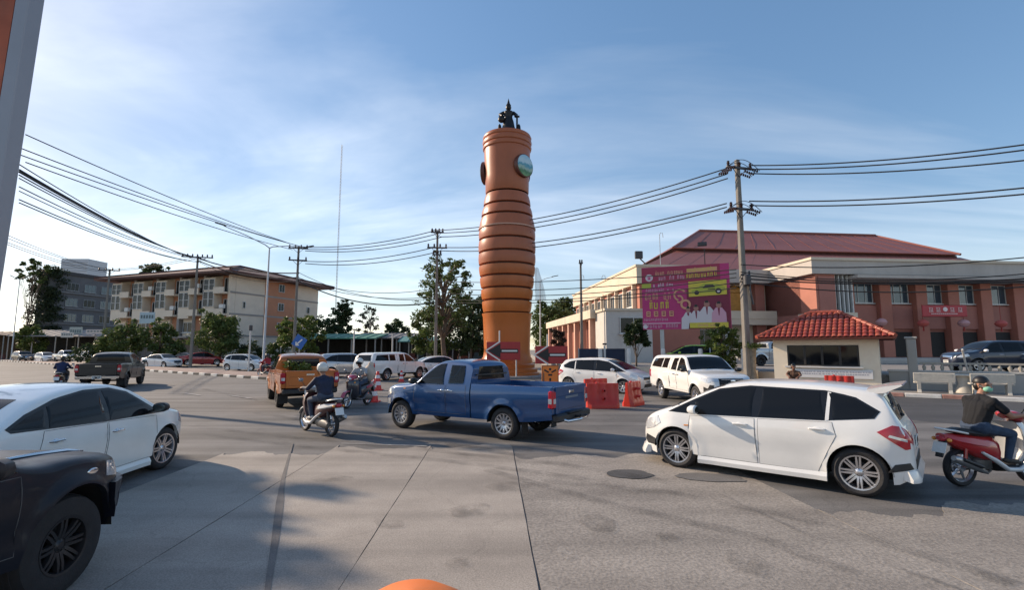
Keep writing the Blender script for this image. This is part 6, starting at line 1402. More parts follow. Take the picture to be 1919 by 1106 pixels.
btext(0.17, 0.50, 0.865, 0.05, ORG, 1, 0.03); btext(0.17, 0.50, 0.785, 0.05, PNK, 2, 0.03); brect(0.53, 0.885, 0.87, 0.945, ORG, 0.012); btext(0.54, 0.85, 0.895, 0.045, YEL, 3, 0.03); btext(0.53, 0.86, 0.80, 0.055, YEL, 4, 0.05)
brect(0.0, 0.655, 0.11, 0.735, LIM); btext(0.14, 0.37, 0.68, 0.042, WHT, 5); btext(0.05, 0.37, 0.60, 0.042, PNK, 6)
btext(0.04, 0.35, 0.475, 0.075, ORG, 7); btext(0.04, 0.34, 0.33, 0.10, YEL, 8)
for i in range(4): x = 0.045 + i * 0.09; brect(x, 0.205, x + 0.05, 0.29, ORG); brect(x + 0.012, 0.225, x + 0.04, 0.245, DKR); brect(x + 0.012, 0.26, x + 0.04, 0.275, DKR)
btext(0.02, 0.30, 0.135, 0.035, PNK, 9); brect(0.0, 0.085, 0.44, 0.105, PNK); btext(0.06, 0.40, 0.025, 0.045, PNK, 10); bdisc(0.03, 0.045, 0.035, WHT)
# stylised peach numerals
def arc(cx, cy, r, a0, a1, wd, mat, n=18):
    lay[0] += 0.0016; mb = MB(); mb.X = BX; vs = []
    for i in range(n + 1):
        a = a0 + (a1 - a0) * i / n
        for rr in (r - wd, r + wd): vs.append(((cx + rr * math.cos(a) * bh / bw) * bw, (cy + rr * math.sin(a)) * bh, 0.053 + lay[0]))
    mb.add(vs, [(2 * i, 2 * i + 1, 2 * i + 3, 2 * i + 2) for i in range(n)]); return mb.build('numeral', mat, bo)
arc(0.445, 0.535, 0.085, 0.6, 4.4, 0.013, ORG); arc(0.435, 0.47, 0.05, -2.2, 2.0, 0.013, ORG); arc(0.505, 0.385, 0.062, 0, 2 * PI, 0.016, ORG, 28)
# yellow panel with a small car picture
brect(0.545, 0.50, 0.965, 0.735, YEL, 0.02); bpoly([(0.585, 0.545), (0.93, 0.56), (0.95, 0.63), (0.86, 0.69), (0.72, 0.70), (0.62, 0.62), (0.575, 0.60)], LIM); bpoly([(0.70, 0.625), (0.84, 0.635), (0.82, 0.68), (0.735, 0.68)], INK); bdisc(0.635, 0.56, 0.035, INK); bdisc(0.875, 0.575, 0.045, INK); bdisc(0.875, 0.575, 0.022, WHT); brect(0.76, 0.60, 0.84, 0.615, INK)
# row of seated figures in white shirts
for x, y, s in ((0.53, 0.20, 0.9), (0.62, 0.22, 1.0), (0.74, 0.28, 1.15), (0.87, 0.26, 1.1)):
    bpoly([(x - 0.075 * s, 0.09), (x - 0.07 * s, y - 0.02), (x - 0.03 * s, y + 0.06), (x + 0.03 * s, y + 0.06), (x + 0.07 * s, y - 0.02), (x + 0.075 * s, 0.09)], WHT if x != 0.87 else PNK); bdisc(x, y + 0.10, 0.036 * s, SKN, 16, 0.046 * s); bpoly([(x - 0.012, y + .055), (x + 0.012, y + .055), (x + 0.004, y - .06), (x - 0.004, y - .06)], DKR); bpoly([(x - 0.012 * s, y + 0.155), (x + 0.012 * s, y + 0.155), (x + 0.020 * s, y + 0.118), (x - 0.020 * s, y + 0.118)], INK)
bpoly([(0.45, 0.0), (0.53, 0.0), (0.55, 0.19), (0.50, 0.23), (0.455, 0.17)], WHT); brect(0.545, 0.015, 0.965, 0.095, YEL); btext(0.64, 0.88, 0.035, 0.035, ORG, 12)
for x in (0.22, 0.95):
    mb = MB(); mb.X = BX; mb.box((x * bw, bh / 2 - (bz0 - 0.75) / 2 - 0.1, -0.16), (0.24, bh + bz0 - 0.75 - 0.2, 0.2)); mb.build('leg', GALV, bb)
mb = MB(); mb.X = BX
for y in (0.1, 0.5, 0.9): mb.box((bw / 2, y * bh, -0.075), (bw - 0.1, 0.08, 0.045))
mb.build('frame', STEELD, bb)
mb = MB(); mb.X = BX; mb.tube([(bw * 0.74, bh, 0), (bw * 0.74, bh + 0.25, 0.5), (bw * 0.74, bh + 0.9, 0.7)], 0.025, 6); mb.box((bw * 0.72, bh + 1.2, 0.7), (0.55, 0.25, 0.22), bev=0.03); mb.build('floodlight', STEELD, bb)
# floodlight and aerials on the hall roof edge
p = AT(1197, 478, 48); t = thing('floodlight', 'square floodlight on a bracket above the left wing corner', 'floodlight', (p.x, p.y, 9.9)); mb = MB(); mb.box((0, 0, p.z - 9.9), (0.75, 0.3, 0.75), bev=0.04); mb.build('lamp_head', STEELD, t); mb = MB(); mb.tube([(0, 0.1, p.z - 10.1), (1.2, 0.2, -0.1)], 0.06, 6); mb.build('bracket', STEELD, t)
for u, v0, lab in ((1088, 520, 'thin aerial on the arcade wing'), (1128, 520, 'hooped vent pipe on the left wing roof'), (1236, 440, 'thin aerial in front of the red roof')):
    p = AT(u, v0, 50); t = thing('aerial', lab, 'aerial', (p.x, p.y, 9.0 if u > 1100 else 5.8)); mb = MB(); z0_ = 0; mb.tube([(0, 0, 0), (0, 0, p.z - t.location.z)], 0.035, 6); mb.build('rod', GALV, t); mb = MB(); mb.tube([(0, 0, p.z - t.location.z), (0.1, 0, p.z - t.location.z + .2), (0.3, 0, p.z - t.location.z + .2), (0.35, 0, p.z - t.location.z - .3)], 0.03, 6); mb.build('head', GALV, t)
# ------------------------------------------------------------------ arrow boards, cones, barriers, signs
REDB = M('red_board', (0.36, 0.022, 0.025), 0.45, var=0.08); BLK = M('board_black', (0.012, 0.010, 0.012), 0.5); WLN = M('board_white_line', (0.72, 0.70, 0.66), 0.5)
def arrow_board(u0, u1, v0, v1, d, label):
    a = AT(u0, (v0 + v1) / 2, d); b = AT(u1, (v0 + v1) / 2, d); zt_ = AT(u0, v0, d).z; zb_ = AT(u0, v1, d).z; wd = b.x - a.x; ht = zt_ - zb_
    t = thing('arrow_board', label, 'sign', ((a.x + b.x) / 2, d, 0.16), 0, 'red arrow boards round the island'); zc = (zt_ + zb_) / 2 - 0.16
    mb = MB(); mb.box((0, 0, zc), (wd, 0.06, ht), bev=0.015); bd = mb.build('board', REDB, t)
    x0 = -wd / 2 - 0.02; hx = x0 + wd * 0.42
    mb = MB(); Xb = XY((0, -0.032, zc), (1, 0, 0), (0, 0, 1), (0, -1, 0)); mb.prism([(x0 + .12, 0), (hx, ht * 0.40), (hx, ht * 0.11), (wd * 0.44, ht * 0.11), (wd * 0.44, -ht * 0.11), (hx, -ht * 0.11), (hx, -ht * 0.40)], 0.002, 0.006, Xb); mb.build('arrow', BLK, bd)
    mb = MB()
    for s in (1, -1): mb.box((x0 + wd * 0.20, -0.045, zc + s * ht * 0.27), (wd * 0.50, 0.02, 0.09), X=Matrix.Rotation(-s * math.atan2(ht * 0.54, wd * 0.44), 4, 'Y'))
    mb.box((wd * 0.18, -0.045, zc), (wd * 0.46, 0.02, 0.10)); mb.build('chevron_line', WLN, bd)
    for x in (-wd * 0.12, wd * 0.38):
        mb = MB(); mb.tube([(x, 0.06, 0), (x, 0.06, zc + ht / 2 + (0.75 if x < 0 else 0))], 0.045, 8); mb.build('post', POSTW, t)
arrow_board(912, 975, 641, 675, 33.0, 'red board with black left arrow standing against the tower base')
arrow_board(1003, 1064, 649, 682, 31.5, 'red board with black left arrow right of the tower base')
# orange square works sign
ORS = M('works_orange', (0.72, 0.21, 0.03), 0.5, var=0.05); p = AT(1031, 702, 19.5)
t = thing('works_sign', 'orange square roadworks sign on a stand behind the blue pickup', 'sign', (p.x, p.y, 0)); mb = MB(); mb.box((0, 0, p.z), (0.66, 0.03, 0.70), bev=0.01); bd = mb.build('board', ORS, t)
mb = MB()
for (x, z, w_, h_) in ((0, 0.33, 0.62, 0.02), (0, -0.33, 0.62, 0.02), (-0.31, 0, 0.02, 0.66), (0.31, 0, 0.02, 0.66)): mb.box((x, -0.018, p.z + z), (w_, 0.006, h_))
mb.ball((0, -0.018, p.z + 0.20), (0.05, 0.006, 0.05), 10)
for a in (0.5, PI - 0.5): mb.box((0.16 * math.cos(a), -0.0185, p.z + 0.10 + 0.05 * math.sin(a)), (0.2, 0.006, 0.06), X=Matrix.Rotation(-0.5 if a < 1 else 0.5, 4, 'Y'))
mb.box((0, -0.019, p.z - 0.02), (0.16, 0.006, 0.07)); mb.box((0, -0.019, p.z - 0.20), (0.07, 0.006, 0.12)); mb.build('symbol', BLK, bd)
for x in (-0.25, 0.25):
    mb = MB(); mb.tube([(x, 0.02, p.z + 0.3), (x, 0.3 if x > 0 else -0.1, 0)], 0.02, 6); mb.build('leg', STEELD, t)
# blue diamond sign left
p = AT(561, 641, 43); t = thing('direction_sign', 'blue diamond keep-left sign near the green market shed', 'sign', (p.x, p.y, 0)); mb = MB(); mb.box((0, 0, p.z), (1.0, 0.04, 1.0), X=Matrix.Rotation(R(32), 4, 'Y')); bd = mb.build('board', M('sign_blue', (0.02, 0.12, 0.42), 0.4), t)
mb = MB(); mb.box((0.02, -0.03, p.z), (0.62, 0.012, 0.12), X=Matrix.Rotation(R(-42), 4, 'Y')); mb.box((-0.16, -0.032, p.z - 0.28), (0.3, 0.012, 0.1)); mb.box((-0.27, -0.034, p.z - 0.15), (0.1, 0.012, 0.3)); mb.build('arrow', WLN, bd); mb = MB(); mb.tube([(0, 0.05, 0), (0, 0.05, p.z)], 0.04, 8); mb.build('post', GALV, t)
# white traffic posts with dark heads
for u, v0, v1, d, lab in ((470, 617, 690, 45, 'white traffic signal post with black head behind white hatchback'), (664, 620, 665, 48, 'white post in front of the green market shed'), (736, 626, 665, 48, 'white post in front of the zinc market shed'), (1133, 648, 690, 33, 'slim white post near the red barriers')):
    p = AT(u, v0, d); t = thing('signal_post', lab, 'post', (p.x, p.y, 0)); mb = MB(); mb.tube([(0, 0, 0), (0, 0, p.z)], 0.07, 10); mb.build('post', POSTW, t)
    mb = MB(); mb.box((0, 0, p.z + 0.1), (0.26, 0.2, 0.5 if u == 470 else 0.12), bev=0.03); mb.build('head', STEELD, t)
CONER = M('cone_red', (0.62, 0.035, 0.03), 0.45, var=0.1); CONEW = M('cone_white', (0.72, 0.70, 0.70), 0.4)
def cone(u, v, label, s=1.0, rz=0.0):
    p = G(u, v); t = thing('traffic_cone', label, 'traffic cone', (p.x, p.y, 0.0), rz, 'red and white traffic cones'); mb = MB()
    mb.box((0, 0, 0.02 * s), (0.38 * s, 0.38 * s, 0.04 * s), bev=0.012); mb.build('base', CONER, t)
    mb = MB(); f = lambda z: (0.145 - 0.145 * z / 0.92 + 0.018) * s; zs = [0.04, 0.18, 0.36, 0.44, 0.60, 0.70]; mb.lathe([(f(z), z * s) for z in zs] + [(f(0.7) * 0.7, 0.72 * s), (0, 0.72 * s)], 20); mb.build('body', CONER, t, 40)
    for z0_, z1_ in ((0.20, 0.34), (0.46, 0.58)):
        mb = MB(); mb.lathe([(f(z0_) + 0.003, z0_ * s), (f(z1_) + 0.003, z1_ * s)], 20); mb.build('reflective_band', CONEW, t, 40)
cone(699, 754, 'nearest and largest traffic cone of the cluster', 1.2); cone(682, 742, 'traffic cone beside the motorcyclist at the cluster left', 1.3); cone(707, 732, 'traffic cone at the right of the cluster near the white pickup wheel', 1.25); cone(752, 716, 'lone traffic cone by the white pickup door', 0.95)
cone(1147, 676, 'tiny distant traffic cone among the white posts', 1.0)
BARR = M('barrier_red', (0.54, 0.028, 0.013), 0.42, var=0.14, scale=2.5)
def barrier(x, y, rz, label):
    t = thing('barrier', label, 'barrier', (x, y, 0), rz, 'red plastic water barriers'); mb = MB(); sec = []
    for i in range(21):
        xx = -0.6 + 1.2 * i / 20; k = 1 - 0.42 * (1 if (i % 5 in (2, 3)) else 0); e = 0.55 + 0.45 * min(1, min(i, 20 - i) / 2)
        pr = [(0.24, 0), (0.24, 0.12), (0.20, 0.18), (0.11 * k, 0.45), (0.085 * k, 0.80), (0.06, 0.86)]
        sec.append([(xx, -w_ * e, z) for w_, z in pr] + [(xx, w_ * e, z) for w_, z in pr[::-1]])
    mb.loft(sec); mb.build('body', BARR, t, 35); mb = MB()
    for z in (0.35, 0.62): mb.lathe([(0.035, 0), (0.05, 0.02), (0.05, 0.26), (0.035, 0.28)], 10, X=Matrix.Translation((0, -0.14, z)) @ Matrix.Rotation(PI / 2, 4, 'X') @ Matrix.Translation((0, 0, -0.14)))
    mb.tube([(-0.2, 0, 0.86), (-0.2, 0, 0.90)], 0.05, 10); mb.build('plug', CONER, t, 40)
    t.scale = (0.9, 0.9, 0.95); return t
g1 = G(1128, 768); barrier(g1.x + 0.1, g1.y + 0.4, 0.1, 'nearest red water barrier behind the pickup tailgate'); g2 = G(1165, 764); barrier(g2.x + 0.55, g2.y + 0.6, 0.9, 'red water barrier turned towards the white pickup'); g3 = G(1120, 752); barrier(g3.x, g3.y + 0.4, 0.5, 'red water barrier behind the nearest one')
g4 = G(1574, 724); barrier(px(1565, 21.7), 21.7, math.atan2(-.6, .8), 'red water barrier standing against the guardhouse wall')
# concrete benches and table
BENCH = M('bench_terrazzo', (0.52, 0.49, 0.43), 0.7, var=0.12, scale=6, dirt=((0.3, 0.28, 0.24), 0.4))
def bench(x, y, rz, label):
    t = thing('bench', label, 'bench', (x, y, 0.13), rz, 'concrete benches on the pavement')
    for xx in (-0.5, 0.5):
        mb = MB(); mb.prism([(-0.22, 0), (0.22, 0), (0.16, 0.12), (0.14, 0.36), (-0.12, 0.40), (-0.24, 0.80), (-0.32, 0.80), (-0.22, 0.36), (-0.16, 0.12)], -0.06, 0.06, XY((xx, 0, 0), (0, 1, 0), (0, 0, 1), (1, 0, 0))); mb.build('leg', BENCH, t)
    mb = MB(); mb.box((0, 0.02, 0.42), (1.35, 0.40, 0.07), bev=0.015); mb.build('seat', BENCH, t); mb = MB(); mb.box((0, -0.255, 0.66), (1.35, 0.06, 0.36), X=Matrix.Rotation(0.2, 4, 'X'), bev=0.012); mb.build('backrest', BENCH, t)
bx = px(1740, 21.2); bench(bx, 21.2, math.atan2(-0.6, 0.8), 'pale concrete bench with its back to the road, right of the guardhouse'); bench(px(1845, 20.4), 20.4, math.atan2(-.6, .8) + 0.1, 'pale concrete bench behind the scooter rider, beside the table')
t = thing('table', 'round-edged concrete table between the two benches', 'table', (px(1794, 21.2), 21.2, 0.13), -0.64); mb = MB(); mb.box((0, 0, 0.74), (1.3, 0.7, 0.07), bev=0.02); mb.build('tabletop', BENCH, t); mb = MB(); mb.lathe([(0.30, 0), (0.28, 0.1), (0.16, 0.35), (0.22, 0.7)], 14); mb.build('pedestal', BENCH, t, 40)
mb = MB(); p0, p1 = G(1822, 735), AT(1812, 660, 20.2); mb.tube([(0, 0, 0), p1 - p0 + Vector((0, .2, 0))], 0.035, 8); o = mb.build('leaning_stake', POSTW); o.location = p0 + Vector((0, 0, .1)); tag(o, 'white stake leaning above the scooter rider by the benches', 'stake')
# planter stump left of the guardhouse
p = G(1441, 727); t = thing('planter_stump', 'weathered stone column with greenery at the guardhouse corner', 'planter', (p.x - .5, p.y + 0.5, 0.13)); mb = MB(); rd = random.Random(8); mb.lathe([(0.22, 0), (0.2, 0.3), (0.12, 0.7), (0.15, 1.2), (0.17, 1.7), (0.22, 1.9)], 9); mb.build('stem', M('weathered_stone', (0.24, 0.20, 0.15), 0.9, var=0.4, scale=5, bump=0.5), t); mb = MB()
for a in range(8): leaves(mb, rd, (0.25 * math.cos(a), 0.25 * math.sin(a), 2.0), 0.3, 50, 0.06)
mb.build('foliage', LEAFM, t)
# ------------------------------------------------------------------ grey post and orange board at the left edge, orange drum at the bottom
GPOST = M('grey_steel_post', (0.30, 0.31, 0.345), 0.5, 0.15, var=0.04); RUST = M('rusty_orange_board', (0.42, 0.10, 0.045), 0.75, var=0.25, scale=5, dirt=((0.25, 0.13, 0.09), 0.5))
d0 = 2.1; a_ = AT(85, 0, d0); b_ = AT(0, 562, d0); ax = (a_ - b_).normalized(); t = thing('sign_post', 'grey square steel post with orange board at left edge', 'post', b_ - ax * ((b_.z) / ax.z)); 
wpost = 0.062; X = XY((0, 0, 0), Vector((1, 0, 0)), Vector((0, 1, 0)), ax); mb = MB(); mb.X = X; mb.box((-wpost / 2, -0.035, 2.6), (wpost, 0.07, 5.2), bev=0.004); o = mb.build('post', GPOST, t)
mb = MB(); mb.X = X; mb.box((-wpost - 0.36, -0.05, 3.2), (0.71, 0.03, 3.0)); o = mb.build('board', RUST, t)
p = AT(772, 1087, 1.45); t = thing('traffic_drum', 'orange rounded plastic drum top at the bottom edge', 'traffic drum', (p.x, p.y + 0.0, 0)); zt_ = p.z - 0.03; ORD = M('drum_orange', (0.78, 0.20, 0.035), 0.45, var=0.05)
mb = MB(); mb.lathe([(0.26, 0), (0.26, 0.05), (0.225, 0.08), (0.215, zt_ - 0.24), (0.20, zt_ - 0.12), (0.165, zt_ - 0.05), (0.10, zt_ - 0.012), (0, zt_)], 32); mb.build('drum', ORD, t, 50)
for z in (0.35, 0.65, 0.9):
    mb = MB(); mb.lathe([(0.2235, z), (0.223, z + 0.1)], 32); mb.build('reflective_band', CONEW, t, 40)
# ------------------------------------------------------------------ vehicles in the picture
WHITE = paint('white', (0.74, 0.74, 0.72)); WHITE2 = paint('pearl_white', (0.80, 0.82, 0.79)); BLUE = paint('blue', (0.004, 0.056, 0.180), 0.3, 0.25); NAVY = M('paint_dark_navy', (0.010, 0.012, 0.019), 0.40, spec=0.22, coat=0.10, var=0.05); BLACK = paint('black', (0.008, 0.008, 0.010), 0.35, 0.0, 0.4); ORANGE = paint('orange', (0.42, 0.112, 0.012), 0.3, 0.3); LIME = paint('lime', (0.30, 0.50, 0.03)); SILVER = paint('silver', (0.42, 0.44, 0.46), 0.3, 0.5); SLATE = paint('slate', (0.016, 0.023, 0.045), 0.28, 0.2); DRED = paint('red', (0.35, 0.015, 0.015))
def at_dir(u, v, dx, dy, back=0.0):
    """stand a vehicle so that the ground point under pixel (u, v) is 'back' metres behind its middle along its heading"""
    p = G(u, v); a = math.atan2(dy, dx); return (p.x + back * math.cos(a), p.y + back * math.sin(a), 0.0), a
HATCH['extra'] = hatch_extra; CANOPY['extra'] = canopy_extra
loc, a = pose(G(1270, 876), G(1617, 931), 0.74, 1)
vehicle(dict(stretched(HATCH, 1.0, 0.965), extra=hatch_extra), 'white five-door hatchback with raised roof spoiler in the near right lane', 'car', loc, a, WHITE, 'hatchback_car')
loc, a = pose(G(751, 802), G(951, 825), 0.78, 1)
def blue_extra(root, sh, col):
    mb = MB(); mb.tube([(-2.74, 0.55, 0.50), (-2.90, 0.5, 0.46), (-2.95, 0.0, 0.45), (-2.90, -0.5, 0.46), (-2.74, -0.55, 0.50)], 0.03, 8); mb.build('bumper_tube', CHROME, root, 50)
    mb = MB(); mb.box((-2.757, 0.0, 0.93), (0.006, 0.62, 0.05)); mb.build('faded_tailgate_lettering', M('faded_silver', (0.16, 0.2, 0.26), 0.4, 0.4), root)
    INTR = M('cab_interior', (0.045, 0.042, 0.04), 0.8, var=0.2)
    for y in (0.36, -0.36):
        mb = MB(); mb.box((0.18, y, 0.85), (0.5, 0.48, 0.2), bev=0.05); mb.box((-0.08, y, 1.16), (0.14, 0.46, 0.62), X=Matrix.Rotation(-0.15, 4, 'Y'), bev=0.05); mb.box((-0.14, y, 1.50), (0.09, 0.24, 0.16), bev=0.03); mb.build('cab_seat', INTR, root, 40)
    mb = MB(); mb.box((0.88, 0, 1.0), (0.34, 1.5, 0.22), bev=0.06); mb.build('dashboard', INTR, root, 40); mb = MB(); mb.lathe([(0.17, -0.012), (0.185, 0), (0.17, 0.012), (0.155, 0), (0.17, -0.012)], 20, X=Matrix.Translation((0.62, -0.36, 1.12)) @ Matrix.Rotation(-1.1, 4, 'Y')); mb.build('steering_wheel', BLACKP, root, 50)
    mb = MB(); mb.box((0.2, 0, 0.62), (1.6, 1.5, 0.1)); mb.build('cab_floor', INTR, root)
    mb = MB(); mb.box((-0.64, 0, 1.36), (0.03, 1.3, 0.03)); mb.build('window_rail', BLACKP, root)
    mb = MB(); mb.box((-2.79, 0.0, 0.52), (0.01, 0.34, 0.14)); mb.build('blank_plate', PLATE, root)
vehicle(dict(EXTCAB, extra=blue_extra, open=True, scrglass=CLEARG, rearbits=[(p_, TINT, n_) for p_, m_, n_ in EXTCAB['rearbits']]), 'blue extended-cab pickup turning across the middle of the junction', 'pickup', loc, a, BLUE, 'pickup_truck', CLEARG)
# white sedan, left
vehicle(SEDAN, 'pearl white sedan behind the dark pickup at the left edge', 'car', (-6.48, 6.95, 0), math.atan2(1, -0.07), WHITE2, 'sedan_car', steer=-0.12)
# near dark pickup at the lower left corner
NEAR = dict(stretched(CREW, 1.0, 0.90), axles=(-1.61, 1.61), bed=(-2.84, -1.0, 1.14, 0.75), lampz=(0.76, 1.08), mirror=(0.74, 1.10), wheel=('offroad', 0.28, 0.56, 8, BLKALLOY, 'twin'), r=0.385)
def near_extra(root, sh, col):
    for sg in (1, -1):
        mb = MB(); p = sh.side(sg)(1.78, 0.92, 0.004); mb.ball(p, (0.06, 0.008, 0.028), 14); mb.build('side_emblem', CHROME, root, 50)
        mb = MB(); patch(mb, [(2.06, 0.46), (2.06, 0.76), (2.34, 0.75), (2.48, 0.66), (2.48, 0.46)], sh.side(sg), 0.055, 12, 4, skirt=0.09); mb.build('front_bumper', NAVY, root, 30)
    mb = MB(); patch(mb, [(-0.72, 0.46), (-0.72, 0.74), (0.72, 0.74), (0.72, 0.46)], sh.front(), 0.10, 12, 4, skirt=0.14); mb.build('front_bumper', NAVY, root, 30)
    for y in (-0.5, 0.5):
        mb = MB(); mb.tube([(x, y, sh.zt(x, y) + 0.008) for x in (1.4, 1.7, 2.0, 2.2)], [0.012, 0.02, 0.02, 0.008], 6); mb.build('bonnet_trim', CHROME, root, 50)
vehicle(dict(NEAR, extra=near_extra), 'dark navy pickup with black alloy wheel in the lower left corner', 'pickup', (-4.36, 2.52, 0), math.atan2(1, -0.06), NAVY, 'pickup_truck', steer=-0.05)
# black pickup driving away, left
loc, a = at_dir(196, 728, -0.42, 0.91, 1.61); vehicle(dict(CREW, bumpermat=CHROME), 'black double-cab pickup seen from behind in the far left lane', 'pickup', loc, a, BLACK, 'pickup_truck')
# orange pickup with greenery
loc, a = at_dir(569, 761, -0.50, 0.86, 1.61); orp = vehicle(CREW, 'burnt orange double-cab pickup driving away with plants behind the cab', 'pickup', loc, a, ORANGE, 'pickup_truck')
rd = random.Random(5); mb = MB(); ca, sa = math.cos(a), math.sin(a)
for k in range(7): leaves(mb, rd, (-1.3 + rd.uniform(-.25, .25), 0.2 + rd.uniform(-.35, .5), 1.25 + rd.uniform(-.1, .22)), 0.28, 60, 0.07)
for k in range(5): mb.tube([(-1.3, 0.1 * k - .1, 0.84), (-1.3 + rd.uniform(-.2, .2), 0.1 * k + rd.uniform(-.1, .2), 1.35)], 0.012, 5)
o = mb.build('cut_plants', leaf_mat('leaf_cargo', (0.11, 0.14, 0.03))); o.location = loc; o.rotation_euler = (0, 0, a); tag(o, 'bundle of green plants lying in the orange pickup bed', 'plants')
# white pickup with canopy facing right (centre right)
r_ = Vector((0.300 * 20.2, 20.2, 0)); f_ = Vector((0.368 * 17.15, 17.15, 0)); loc, a = pose(f_, r_, 0.76, -1)
vehicle(CANOPY, 'white pickup with canopy and dark grille coming towards the camera', 'pickup', loc, a, WHITE, 'pickup_truck')
# white wagon behind the barriers
WAGON = stretched(HATCH, 1.12, 1.02, wheel=('wagon', 0.2, 0.68, 7, ALLOY, 'twin'))
vehicle(WAGON, 'white wagon with roof spoiler behind the red barriers', 'car', (px(1128, 23.6), 23.6, 0), math.atan2(-0.62, 0.78), WHITE, 'wagon_car')
# white canopied pickup, centre distance
r_, f_ = G(706, 715), G(798, 708); loc, a = pose(f_, r_, 0.76, -1)
vehicle(CANOPY, 'white canopied pickup beside the cones heading right', 'pickup', loc, a, WHITE, 'pickup_truck')
vehicle(SEDAN, 'white car half hidden behind the blue pickup cab', 'car', (px(822, 37), 37, 0), math.atan2(0.45, 0.9), WHITE, 'sedan_car')
vehicle(SUV, 'silver car partly hidden behind the motorcyclist', 'car', (px(655, 36), 36, 0), math.atan2(0.5, 0.85), SILVER, 'suv_car')
vehicle(stretched(SEDAN, 0.98, 1.0), 'white sedan side-on beyond the left kerb', 'car', (px(311, 54), 54, 0), math.atan2(-0.35, 0.94), WHITE, 'sedan_car')
vehicle(stretched(HATCH, 1.0, 1.0), 'white hatchback beside the street lamp beyond the kerb', 'car', (px(459, 46), 46.5, 0), math.atan2(-0.2, 0.98), WHITE, 'hatchback_car')
# far-left queue
vehicle(stretched(SUV, 1, 1), 'black car at the far left end of the distant queue', 'car', (px(50, 80), 80, 0), math.atan2(-0.5, 0.87), BLACK, 'suv_car', group='distant queue of cars')
vehicle(stretched(HATCH, 1.05, 1), 'white hatchback second in the distant queue', 'car', (px(92, 77), 77, 0), math.atan2(-0.5, 0.87), WHITE, 'hatchback_car', group='distant queue of cars')
vehicle(CREW, 'silver pickup in the middle of the distant queue', 'pickup', (px(133, 74), 74, 0), math.atan2(-0.5, 0.87), SILVER, 'pickup_truck', group='distant queue of cars')
vehicle(CANOPY, 'white pickup with canopy above the black pickup in the distant queue', 'pickup', (px(178, 71), 71, 0), math.atan2(-0.5, 0.87), WHITE, 'pickup_truck', group='distant queue of cars')
vehicle(SEDAN, 'red car parked under the clipped street tree', 'car', (px(383, 57), 57, 0.15), math.atan2(0.6, 0.8), DRED, 'sedan_car')
vehicle(stretched(SEDAN, 0.95, 1), 'dark car parked behind the white sedan', 'car', (px(352, 58), 58.5, 0.15), math.atan2(0.35, -0.9), SLATE, 'sedan_car')
# inside the compound
vehicle(SUV, 'dark slate SUV parked behind the compound wall at right', 'car', (px(1852, 27.2), 27.2, 0.75), math.atan2(0.12, -1), SLATE, 'suv_car')
vehicle(stretched(HATCH, 1.0, 0.98), 'lime green hatchback parked below the billboard', 'car', (px(1296, 31.2), 31.4, 0.75), math.atan2(0.15, -1), LIME, 'hatchback_car')
vehicle(CREW, 'pale pickup parked behind the big utility pole', 'pickup', (px(1448, 37), 37, 0.75), math.atan2(0.1, 1), SILVER, 'pickup_truck')
SUVR = dict(SUV, wheel=('suv', 0.23, 0.68, 5, ALLOY, 'twin')); vehicle(SUVR, 'dark car whose nose shows right of the white post', 'car', (px(2003, 26.0), 26.0, 0.75), math.atan2(0.12, -1), BLACK, 'suv_car')

